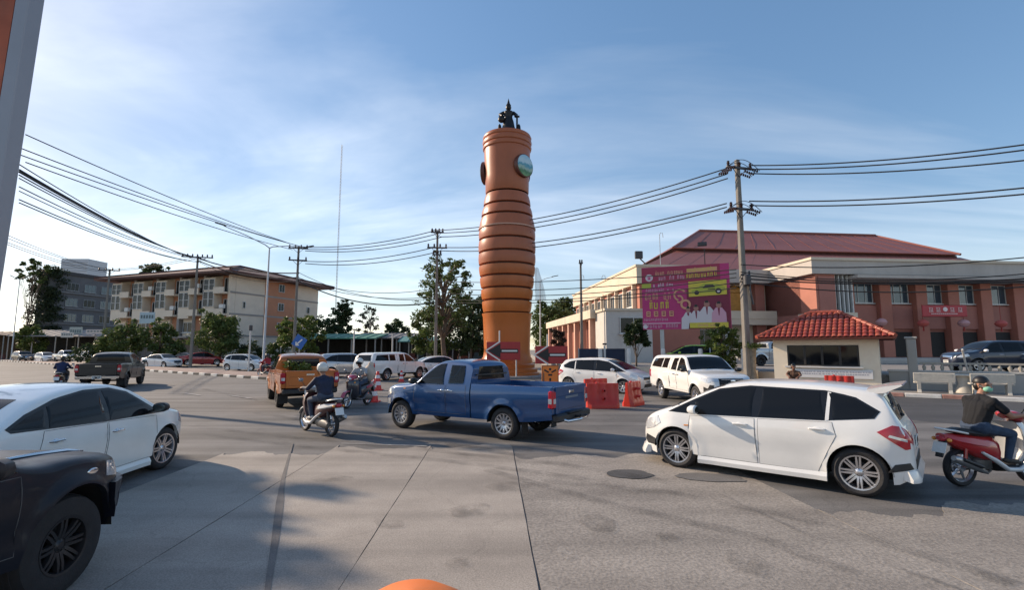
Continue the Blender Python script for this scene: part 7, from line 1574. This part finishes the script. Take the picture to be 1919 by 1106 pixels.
# ------------------------------------------------------------------ scooters
SEATB = M('seat_vinyl', (0.018, 0.017, 0.018), 0.5); ENG = M('engine_alloy', (0.16, 0.155, 0.15), 0.5, 0.6, var=0.2); EXH = M('exhaust_steel', (0.42, 0.41, 0.40), 0.3, 0.8)
def ring_sec(c, hw, hh, n=12, p=2.4, ax='x'):
    out = []
    for i in range(n):
        a = 2 * PI * i / n; ca, sa = math.cos(a), math.sin(a); y = hw * math.copysign(abs(ca) ** (2 / p), ca); z = hh * math.copysign(abs(sa) ** (2 / p), sa); out.append((c[0], c[1] + y, c[2] + z))
    return out
def scooter(label, loc, rz, c1, c2, c3, steer=0.0, group=None, lean=0.0):
    t = thing('scooter', label, 'scooter', loc, rz, group); Y = Matrix.Rotation(-PI / 2, 4, 'X')
    M1 = paint('sc_%.2f_%.2f_%.2f' % c1, c1); M2 = paint('sc_%.2f_%.2f_%.2f' % c2, c2); M3 = paint('sc_%.2f_%.2f_%.2f' % c3, c3)
    for xa, rr, wd in ((-0.63, 0.275, 0.10), (0.63, 0.275, 0.085)):
        mb = MB(); h = wd / 2; mb.lathe([(rr - 0.07, -h * 0.7), (rr - 0.03, -h), (rr - 0.008, -h * 0.6), (rr, 0), (rr - 0.008, h * 0.6), (rr - 0.03, h), (rr - 0.07, h * 0.7)], 28, X=Matrix.Translation((xa, 0, rr)) @ Y); wv = mb.build('wheel', RUB, t, 50)
        mb = MB(); mb.lathe([(rr - 0.065, -h * .7), (rr - 0.085, 0), (rr - 0.065, h * .7)], 28, X=Matrix.Translation((xa, 0, rr)) @ Y); mb.lathe([(0, -0.05), (0.05, -0.05), (0.05, 0.05), (0, 0.05)], 12, X=Matrix.Translation((xa, 0, rr)) @ Y)
        for i in range(5):
            a = 2 * PI * i / 5; mb.tube([(xa + 0.03 * math.cos(a), 0, rr + 0.03 * math.sin(a)), (xa + (rr - 0.075) * math.cos(a), 0, rr + (rr - 0.075) * math.sin(a))], [0.02, 0.014], 6)
        mb.lathe([(0.09, 0.02), (0.115, 0.02), (0.115, 0.026), (0.09, 0.026)], 18, X=Matrix.Translation((xa, 0, rr)) @ Y); mb.build('rim', ALLOY, wv, 50)
    mb = MB()
    for y in (-0.075, 0.075): mb.tube([(0.46, y, 0.66), (0.63, y, 0.275)], 0.022, 8)
    mb.tube([(0.36, 0, 0.98), (0.46, 0, 0.62)], 0.03, 8); mb.build('fork', ENG, t, 50)
    mb = MB(); secs = []
    for i in range(12):
        a = R(20 + 140 * i / 11); secs.append([(0.63 + q * math.cos(a), y, 0.275 + q * math.sin(a)) for y, q in ((-0.065, 0.28), (-0.055, 0.305), (0, 0.318), (0.055, 0.305), (0.065, 0.28))])
    mb.loft(secs, closed=False, caps=False); mb.build('front_fender', M2, t, 50)
    # leg shield and front cowl
    mb = MB(); secs = []
    for z, x, hw_, th in ((0.26, 0.26, 0.13, 0.04), (0.36, 0.33, 0.17, 0.05), (0.52, 0.40, 0.205, 0.06), (0.70, 0.42, 0.22, 0.08), (0.84, 0.41, 0.21, 0.09), (0.93, 0.38, 0.16, 0.08)):
        secs.append([(x - 0.5 * th - 0.10 * (abs(k) ** 2), hw_ * k, z) for k in (-1, -.6, -.2, .2, .6, 1)] + [(x + th + 0.04 - 0.16 * abs(k) ** 2, hw_ * k * 0.98, z) for k in (1, .6, .2, -.2, -.6, -1)])
    mb.loft(secs); mb.build('leg_shield', M1, t, 45)
    mb = MB(); secs = [ring_sec((x, 0, z), a, b) for x, z, a, b in ((0.22, 1.02, 0.06, 0.04), (0.28, 1.03, 0.15, 0.055), (0.36, 1.02, 0.17, 0.08), (0.44, 0.99, 0.13, 0.085), (0.50, 0.96, 0.07, 0.055))]; mb.loft(secs); mb.build('handlebar_cowl', M2, t, 45)
    mb = MB(); mb.ball((0.485, 0, 0.965), (0.03, 0.075, 0.05), 12); mb.build('headlight', CLEARLAMP, t, 50)
    mb = MB(); mb.tube([(0.27, -0.34, 1.02), (0.31, -0.15, 1.03), (0.31, 0.15, 1.03), (0.27, 0.34, 1.02)], 0.013, 8); hb = mb.build('handlebar', STEELD, t, 50)
    for s in (-1, 1):
        mb = MB(); mb.tube([(0.283, s * 0.24, 1.022), (0.262, s * 0.36, 1.018)], 0.019, 10); mb.build('grip', SEATB, hb, 50); mb = MB(); mb.tube([(0.32, s * 0.22, 1.03), (0.35, s * 0.26, 1.03), (0.33, s * 0.36, 1.02)], 0.007, 6); mb.build('lever', ALLOY, hb, 50)
        mb = MB(); mb.tube([(0.31, s * 0.17, 1.04), (0.30, s * 0.26, 1.16), (0.29, s * 0.30, 1.20)], 0.007, 6); mi = mb.build('mirror_stem', STEELD, t, 50); mb = MB(); mb.ball((0.29, s * 0.32, 1.235), (0.022, 0.062, 0.045), 12); mb.build('mirror', M('mirror_shell', (0.30, 0.31, 0.32), 0.25, 0.5), mi, 50)
        mb = MB(); mb.ball((0.43, s * 0.155, 0.84), (0.06, 0.025, 0.03), 10); mb.build('indicator', AMBER, t, 50)
    # floor, under-seat body, tail
    mb = MB(); secs = [ring_sec((x, 0, z), a, b) for x, z, a, b in ((0.34, 0.33, 0.14, 0.05), (0.20, 0.28, 0.19, 0.05), (0.0, 0.27, 0.20, 0.055), (-0.12, 0.29, 0.19, 0.07))]; mb.loft(secs); mb.build('floorboard', SEATB, t, 45)
    for s in (-1, 1):
        mb = MB(); mb.tube([(0.34, s * 0.18, 0.32), (0.16, s * 0.205, 0.26), (-0.04, s * 0.205, 0.27), (-0.22, s * 0.19, 0.40), (-0.42, s * 0.17, 0.52)], [0.03, 0.035, 0.035, 0.035, 0.02], 8); mb.build('side_trim', M3, t, 50)
    mb = MB(); secs = [ring_sec((x, 0, z), a, b) for x, z, a, b in ((-0.04, 0.50, 0.13, 0.20), (-0.14, 0.53, 0.165, 0.21), (-0.32, 0.57, 0.175, 0.19), (-0.55, 0.63, 0.165, 0.14), (-0.75, 0.68, 0.13, 0.10), (-0.92, 0.735, 0.075, 0.05))]; mb.loft(secs); mb.build('rear_body', M1 if c1 != c3 else M2, t, 45)
    for s in (-1, 1):
        mb = MB(); secs = [[(x, s * y, z) for x, z, y in q] for q in ([(-0.30, 0.60, 0.178), (-0.28, 0.66, 0.172), (-0.30, 0.60, 0.185)], [(-0.55, 0.62, 0.170), (-0.52, 0.72, 0.155), (-0.55, 0.64, 0.182)], [(-0.78, 0.66, 0.128), (-0.76, 0.74, 0.118), (-0.78, 0.69, 0.142)], [(-0.92, 0.73, 0.07), (-0.92, 0.75, 0.06), (-0.92, 0.74, 0.075)])]; mb.loft(secs); mb.build('side_panel', M2, t, 45)
    mb = MB(); secs = [ring_sec((x, 0, z), a, b) for x, z, a, b in ((-0.03, 0.745, 0.10, 0.03), (-0.12, 0.765, 0.135, 0.05), (-0.30, 0.765, 0.15, 0.05), (-0.46, 0.785, 0.145, 0.055), (-0.62, 0.815, 0.125, 0.05), (-0.76, 0.82, 0.07, 0.03))]; mb.loft(secs); mb.build('seat', SEATB, t, 50)
    mb = MB(); mb.tube([(-0.60, -0.14, 0.79), (-0.80, -0.13, 0.83), (-0.93, -0.06, 0.85), (-0.93, 0.06, 0.85), (-0.80, 0.13, 0.83), (-0.60, 0.14, 0.79)], 0.016, 8); mb.build('grab_rail', M('grab_rail', (0.7, 0.69, 0.66), 0.3, 0.4), t, 50)
    mb = MB(); mb.ball((-0.91, 0, 0.71), (0.05, 0.085, 0.045), 12); mb.build('tail_light', REDLAMP, t, 50)
    for s in (-1, 1): mb = MB(); mb.ball((-0.90, s * 0.115, 0.695), (0.04, 0.03, 0.03), 8); mb.build('indicator', AMBER, t, 50)
    mb = MB(); mb.box((-0.93, 0, 0.56), (0.02, 0.12, 0.26), X=Matrix.Rotation(0.35, 4, 'Y'), bev=0.006); mb.build('rear_mudguard', BLACKP, t); mb = MB(); mb.box((-0.955, 0, 0.58), (0.006, 0.2, 0.16), X=Matrix.Rotation(0.35, 4, 'Y')); mb.build('licence_plate', PLATE, t)
    mb = MB(); secs = [[(x, y0 + 0.055 * math.cos(q), z + b * math.sin(q)) for q in [2 * PI * i / 12 for i in range(12)]] for x, z, b, y0 in ((-0.15, 0.31, 0.07, 0.12), (-0.25, 0.31, 0.11, 0.13), (-0.45, 0.29, 0.10, 0.13), (-0.63, 0.275, 0.10, 0.12), (-0.72, 0.275, 0.05, 0.12))]; mb.loft(secs); mb.box((-0.30, 0, 0.33), (0.3, 0.22, 0.2), bev=0.04); mb.build('engine', ENG, t, 45)
    mb = MB(); mb.tube([(-0.22, -0.10, 0.24), (-0.34, -0.15, 0.22), (-0.46, -0.165, 0.27), (-0.58, -0.17, 0.33), (-0.88, -0.17, 0.44), (-0.92, -0.17, 0.455)], [0.018, 0.02, 0.045, 0.062, 0.058, 0.04], 12); ex = mb.build('exhaust', EXH, t, 50); mb = MB(); mb.tube([(-0.52, -0.235, 0.33), (-0.82, -0.235, 0.44)], [0.03, 0.025], 8); mb.build('heat_shield', BLACKP, ex, 50)
    for s in (-1, 1): mb = MB(); mb.tube([(-0.60, s * 0.10, 0.62), (-0.66, s * 0.10, 0.30)], 0.026, 8); mb.build('shock_absorber', DRED if s < 0 else STEELD, t, 50)
    if lean: t.rotation_euler = (lean, 0, rz)
    return t

# ------------------------------------------------------------------ people
def capsule(mb, a, b, ra, rb, n=10):
    a, b = Vector(a), Vector(b); d = (b - a); L0 = max(d.length, 1e-4); d = d / L0; pts = []; rs = []
    for k in (-1, -0.8, -0.45): pts.append(a + d * ra * k); rs.append(ra * math.sqrt(max(0.02, 1 - k * k)))
    pts.append(a); rs.append(ra); pts.append(b); rs.append(rb)
    for k in (0.45, 0.8, 1): pts.append(b + d * rb * k); rs.append(rb * math.sqrt(max(0.02, 1 - k * k)))
    mb.tube(pts, rs, n)
def person(label, loc, rz, J, shirt, trousers, skin, shoe, voxel=0.012, sleeve='short', helmet=None, hair=None, mask=None, yaw=0.0, grips=True, belt_extra=None, cat='person'):
    t = thing('person', label, cat, loc, rz); PR = []   # (a, b, ra, rb, material)
    def add(a, b, ra, rb, m): PR.append((Vector(a), Vector(b), ra, rb, m))
    P, C, N, H = (Vector(J[k]) for k in ('pelvis', 'chest', 'neck', 'head')); S_, T_, K_, F_ = 0, 1, 2, 3
    yv = Vector((0, 1, 0))
    add(P - yv * 0.075, P + yv * 0.075, 0.125, 0.125, T_); mid = P.lerp(C, 0.5); add(P + Vector((0, 0, .05)) - yv * 0.05, mid - yv * 0.05, 0.12, 0.122, S_); add(P + Vector((0, 0, .05)) + yv * 0.05, mid + yv * 0.05, 0.12, 0.122, S_)
    add(mid - yv * 0.06, C - yv * 0.08, 0.12, 0.115, S_); add(mid + yv * 0.06, C + yv * 0.08, 0.12, 0.115, S_); add(C - yv * 0.11, C + yv * 0.11, 0.105, 0.105, S_)
    add(P + Vector((0, 0, .06)), mid, 0.125, 0.13, S_); add(mid, C, 0.13, 0.125, S_); add(C + Vector((0.01, 0, 0)), C.lerp(N, 0.7), 0.115, 0.07, S_); add(C.lerp(N, 0.5), N, 0.07, 0.055, S_); add(N, H - Vector((0, 0, .05)), 0.054, 0.054, K_)
    for s, k in ((1, 'L'), (-1, 'R')):
        sh_, el_, wr_, hi_, kn_, an_, to_ = (Vector(J[q + k]) for q in ('sh', 'el', 'wr', 'hip', 'knee', 'ank', 'toe'))
        add(C + yv * s * 0.1, sh_, 0.095, 0.068, S_); add(sh_ + Vector((0, 0, -0.005)), N - Vector((0, 0, 0.015)), 0.062, 0.052, S_); mid_ = sh_.lerp(el_, 0.62)
        if sleeve == 'short': add(sh_, mid_, 0.066, 0.060, S_); add(mid_, el_, 0.046, 0.042, K_); add(el_, wr_, 0.041, 0.029, K_)
        else: add(sh_, el_, 0.064, 0.052, S_); add(el_, wr_, 0.050, 0.038, S_)
        add(hi_, kn_, 0.092, 0.066, T_); add(kn_, an_, 0.064, 0.045, T_); add(an_, an_ - Vector((0, 0, 0.03)), 0.042, 0.045, F_); hl = an_ + (an_ - to_).normalized() * 0.05 - Vector((0, 0, 0.045)); add(hl, to_, 0.038, 0.034, F_)
        # hand: palm, four fingers bent round the grip, thumb from the side
        g = Vector(J['grip' + k]) if 'grip' + k in J else wr_ + (wr_ - el_).normalized() * 0.13; fw = (g - wr_); fw.normalize(); pe = wr_ + fw * 0.075 + Vector((0, 0, 0.022)); ay = Vector((0, 1, 0)) if grips else fw.cross(Vector((0, 0, 1))).normalized()
        for q in (-0.028, -0.009, 0.010, 0.028): add(wr_ + ay * q * 0.5, pe + ay * q, 0.022, 0.017, K_)
        for q, ln in ((-0.033, 0.85), (-0.011, 1.0), (0.011, 1.05), (0.033, 0.92)):
            if s < 0: q = -q
            b0 = pe + ay * q; b1 = b0 + fw * 0.042 * ln + Vector((0, 0, -0.014)); b2 = b1 - fw * 0.004 + Vector((0, 0, -0.038 * ln)); b3 = b2 - fw * 0.026 * ln + Vector((0, 0, -0.006))
            add(b0, b1, 0.0105, 0.010, K_); add(b1, b2, 0.010, 0.0092, K_); add(b2, b3, 0.0092, 0.0085, K_)
        th0 = wr_ + fw * 0.03 - ay * s * 0.022; th1 = th0 + fw * 0.035 - ay * s * 0.022 - Vector((0, 0, 0.02)); th2 = th1 + fw * 0.022 - Vector((0, 0, 0.022)); add(th0, th1, 0.013, 0.0115, K_); add(th1, th2, 0.0115, 0.0095, K_)
    Rz = Matrix.Rotation(yaw, 3, 'Z'); hp = lambda x, y, z: H + Rz @ Vector((x, y, z))
    add(hp(-0.015, 0, 0.045), hp(-0.010, 0, 0.035), 0.088, 0.09, K_); add(hp(0.02, 0, 0.02), hp(0.03, 0, -0.06), 0.076, 0.052, K_); add(hp(0.055, 0, -0.075), hp(0.05, 0, -0.082), 0.032, 0.03, K_)
    add(hp(0.088, 0, 0.022), hp(0.104, 0, -0.022), 0.010, 0.016, K_); add(hp(0.084, -0.018, -0.05), hp(0.084, 0.018, -0.05), 0.010, 0.010, K_); add(hp(0.080, -0.05, 0.030), hp(0.085, 0.05, 0.030), 0.014, 0.014, K_)
    for s in (-1, 1): add(hp(0.0, s * 0.086, 0.02), hp(-0.005, s * 0.084, -0.025), 0.016, 0.012, K_)
    mb = MB()
    for a, b, ra, rb, m in PR: capsule(mb, a, b, ra, rb)
    me = mb.mesh('body_raw', [shirt]); ob = bpy.data.objects.new('tmp', me); COL.objects.link(ob)
    md = ob.modifiers.new('r', 'REMESH'); md.mode = 'VOXEL'; md.voxel_size = voxel; md.use_smooth_shade = True
    sm = ob.modifiers.new('s', 'SMOOTH'); sm.factor = 0.5; sm.iterations = 2 if voxel < 0.01 else 1
    dg = bpy.context.evaluated_depsgraph_get(); me2 = bpy.data.meshes.new_from_object(ob.evaluated_get(dg)); bpy.data.objects.remove(ob); me2.name = 'body'
    me2.materials.clear()
    for x in (shirt, trousers, skin, shoe): me2.materials.append(x)
    n = len(me2.polygons); ctr = np.empty(n * 3); me2.polygons.foreach_get('center', ctr); ctr = ctr.reshape(n, 3); best = np.full(n, 1e9); mi = np.zeros(n, dtype=np.int32)
    for a, b, ra, rb, m in PR:
        a_, b_ = np.array(a), np.array(b); d = b_ - a_; L2 = max(1e-9, d @ d); tt = np.clip(((ctr - a_) @ d) / L2, 0, 1); ds = np.linalg.norm(ctr - (a_ + tt[:, None] * d), axis=1) - (ra + (rb - ra) * tt); k = ds < best; best[k] = ds[k]; mi[k] = m
    me2.polygons.foreach_set('material_index', mi); me2.polygons.foreach_set('use_smooth', [True] * n); me2.update()
    o = bpy.data.objects.new('body', me2); COL.objects.link(o); o.parent = t
    RX = Matrix.Translation(H) @ Matrix.Rotation(yaw, 4, 'Z')
    mb = MB(); mb.X = RX
    for s in (-1, 1): mb.ball((0.086, s * 0.033, 0.010), (0.008, 0.013, 0.007), 8)
    mb.build('eyes', M('eye_dark', (0.02, 0.015, 0.012), 0.2), t, 50)
    if hair:
        mb = MB(); mb.X = RX; mb.ball((-0.022, 0, 0.055), (0.103, 0.098, 0.098), 18, zmin=-0.15); mb.ball((-0.055, 0, 0.0), (0.068, 0.088, 0.085), 14); mb.build('hair', hair, t, 60)
    if helmet:
        mb = MB(); mb.X = RX; mb.ball((-0.005, 0, 0.045), (0.140, 0.128, 0.135), 20, zmin=-0.62); hm = mb.build('helmet', helmet, t, 60); mb = MB(); mb.X = RX; mb.ball((0.012, 0, 0.015), (0.142, 0.120, 0.085), 18, zmin=-0.7, zmax=0.5); mb.build('visor', TINT, hm, 60); mb = MB(); mb.X = RX
        mb.tube([(0.02, -0.118, 0.0), (0.05, -0.06, -0.105), (0.05, 0.06, -0.105), (0.02, 0.118, 0.0)], 0.006, 5); mb.build('chin_strap', SEATB, hm)
    if mask:
        mb = MB(); mb.X = RX; mb.ball((0.055, 0, -0.045), (0.062, 0.066, 0.052), 14, zmin=-0.95, zmax=0.75); mk = mb.build('face_mask', mask, t, 60); mb = MB(); mb.X = RX
        for s in (-1, 1): mb.tube([(0.07, s * 0.055, -0.02), (0.0, s * 0.095, 0.0)], 0.003, 4)
        mb.build('ear_loop', WLN, mk)
    return t
def riding(dz=0.0, lean=0.0):
    J = dict(pelvis=(-0.28, 0, 0.87), chest=(-0.20 + lean, 0, 1.16), neck=(-0.16 + lean * 1.2, 0, 1.325), head=(-0.10 + lean * 1.3, 0, 1.475))
    for s, k in ((1, 'L'), (-1, 'R')):
        J.update({'sh' + k: (-0.18 + lean, s * 0.185, 1.25), 'el' + k: (-0.02 + lean * .6, s * 0.30, 1.05), 'wr' + k: (0.175, s * 0.315, 1.062), 'grip' + k: (0.27, s * 0.315, 1.02), 'hip' + k: (-0.25, s * 0.095, 0.85), 'knee' + k: (0.16, s * 0.15, 0.77), 'ank' + k: (0.07, s * 0.135, 0.415), 'toe' + k: (0.24, s * 0.145, 0.355)})
    return J
SK = M('skin', (0.34, 0.17, 0.105), 0.5, var=0.06, scale=6); SK2 = M('skin_dark', (0.20, 0.095, 0.06), 0.5, var=0.06, scale=6); TEEB = M('black_tshirt', (0.006, 0.0065, 0.009), 0.9, var=0.25, scale=9, bump=0.15); JEAN = M('blue_jeans', (0.030, 0.052, 0.095), 0.85, var=0.25, scale=12, bump=0.15); NAVYJ = M('navy_jacket', (0.010, 0.014, 0.040), 0.7, var=0.3, scale=7, bump=0.15); DJEAN = M('dark_jeans', (0.05, 0.065, 0.10), 0.85, var=0.25, scale=12); SHOE = M('shoe_dark', (0.04, 0.035, 0.03), 0.7); SHOEW = M('shoe_white', (0.5, 0.48, 0.45), 0.6); HAIR = M('hair_black', (0.010, 0.008, 0.007), 0.45, var=0.3, scale=20); HELW = M('helmet_white', (0.62, 0.60, 0.55), 0.25, coat=0.6, var=0.12, scale=6); MASKG = M('mask_green', (0.25, 0.55, 0.40), 0.8); GREYS = M('grey_shirt', (0.33, 0.34, 0.35), 0.85, var=0.15, scale=8); BLUES_ = M('blue_shirt', (0.012, 0.022, 0.075), 0.8, var=0.2, scale=8); REDS = M('red_shirt', (0.30, 0.02, 0.03), 0.8, var=0.2); BROWNS = M('brown_shirt', (0.10, 0.05, 0.03), 0.85)
# right-hand scooter with rider in black
RS = G(1806, 912); rz = math.atan2(0.15, 0.98); loc = (RS.x + 0.57 * math.cos(rz), RS.y + 0.57 * math.sin(rz), 0.0)
scooter('red, white and green scooter entering at the right edge', loc, rz, (0.55, 0.56, 0.56), (0.42, 0.02, 0.02), (0.55, 0.56, 0.56)).scale = (0.96,) * 3
J = riding(0, 0.02); person('rider in black T-shirt, jeans and green face mask on the right-edge scooter', loc, rz, J, TEEB, JEAN, SK, SHOE, 0.0075, 'short', None, HAIR, MASKG, yaw=-1.45).scale = (0.96,) * 3
# navy rider on the central scooter
p0, p1 = G(622, 819), G(571, 807); c_ = (p0 + p1) / 2; rz = math.atan2(p1.y - p0.y, p1.x - p0.x); loc = (c_.x, c_.y, 0)
scooter('maroon and white scooter carrying the navy rider left of the blue pickup', loc, rz, (0.075, 0.022, 0.025), (0.60, 0.58, 0.55), (0.62, 0.60, 0.58))
person('rider in navy jacket, jeans and white helmet left of the blue pickup', loc, rz, riding(0, 0.0), NAVYJ, DJEAN, SK, SHOEW, 0.009, 'long', HELW, None, None)
# oncoming motorcyclist beside the cones
q = G(657, 767); rz = math.atan2(-0.93, -0.25); loc = (q.x, q.y + 0.7, 0)
scooter('dark scooter facing the camera beside the traffic cones', loc, rz, (0.03, 0.03, 0.04), (0.35, 0.02, 0.06), (0.05, 0.05, 0.06))
person('rider in grey shirt, jeans and white helmet beside the traffic cones', loc, rz, riding(0, 0.03), GREYS, JEAN, SK2, SHOE, 0.012, 'short', HELW)
ca, sa = math.cos(rz), math.sin(rz); mb = MB(); mb.ball((0, 0, 0.0), (0.20, 0.26, 0.30), 14); mb.ball((0.02, 0.05, 0.28), (0.10, 0.13, 0.12), 10)
for v_ in range(len(mb.v)): x_, y_, z_ = mb.v[v_]; k_ = 1 + 0.10 * mnoise.noise(Vector((x_ * 6, y_ * 6, z_ * 6))); mb.v[v_] = (x_ * k_, y_ * k_, z_ * k_)
o = mb.build('sack', M('cream_sack', (0.48, 0.40, 0.33), 0.9, var=0.2, scale=7), None, 60); o.location = (loc[0] + ca * -0.55 + 0.1, loc[1] + sa * -0.55, 1.12); tag(o, 'pale bulging sack tied behind the grey-shirted rider', 'sack')
# distant riders
q = G(92, 733); rz = math.atan2(0.85, -0.50); loc = (q.x, q.y + 0.6, 0)
scooter('dark scooter of the blue-shirted rider at far left', loc, rz, (0.03, 0.03, 0.035), (0.05, 0.05, 0.06), (0.3, 0.3, 0.3)); person('rider in blue shirt seen from behind above the sedan roof', loc, rz, riding(0, 0.0), BLUES_, DJEAN, SK2, SHOE, 0.014, 'long', None, HAIR)
q = G(497, 707); rz = math.atan2(0.5, -0.85); loc = (q.x, q.y, 0)
scooter('small red scooter beyond the orange pickup', loc, rz, (0.30, 0.02, 0.02), (0.30, 0.02, 0.02), (0.3, 0.3, 0.3)); person('small distant rider in red shirt left of the orange pickup', loc, rz, riding(0, 0.0), REDS, DJEAN, SK2, SHOE, 0.016, 'long', M('helmet_dark', (0.03, 0.03, 0.035), 0.3))
q = G(92, 690); rz = math.atan2(-0.55, 0.83); loc = (px(115, 64), 64, 0)
# person seated by the guardhouse: only the head shows above the hatchback
J = riding(); J = dict(J); sx = px(1494, 20.9)
for k in J: J[k] = (J[k][0], J[k][1], J[k][2] - 0.42 if J[k][2] > 0.7 else J[k][2] * 0.2)
for s, k in ((1, 'L'), (-1, 'R')): J['ank' + k] = (0.14, s * 0.14, 0.09); J['toe' + k] = (0.30, s * 0.14, 0.04); J['wr' + k] = (0.08, s * 0.15, 0.62); J['el' + k] = (-0.1, s * 0.27, 0.72); J['grip' + k] = (0.18, s * 0.13, 0.58)
J['head'] = (-0.10, 0, 1.06)
loc = (sx + 0.1, 21.6, 0.13); st_ = thing('stool', 'low wooden stool under the person by the guardhouse', 'stool', loc, -2.2); mb = MB(); mb.box((-0.25, 0, 0.33), (0.38, 0.38, 0.05), bev=0.01); mb.build('seat', BARK, st_)
for a_ in ((-1, -1), (-1, 1), (1, -1), (1, 1)): mb = MB(); mb.tube([(-0.25 + a_[0] * 0.15, a_[1] * 0.15, 0.31), (-0.25 + a_[0] * 0.18, a_[1] * 0.18, 0)], 0.018, 6); mb.build('leg', BARK, st_)
person('person with dark hair seated in front of the guardhouse wall', loc, -2.2, J, BROWNS, DJEAN, SK2, SHOE, 0.013, 'short', None, HAIR, None, yaw=0.5, grips=False)
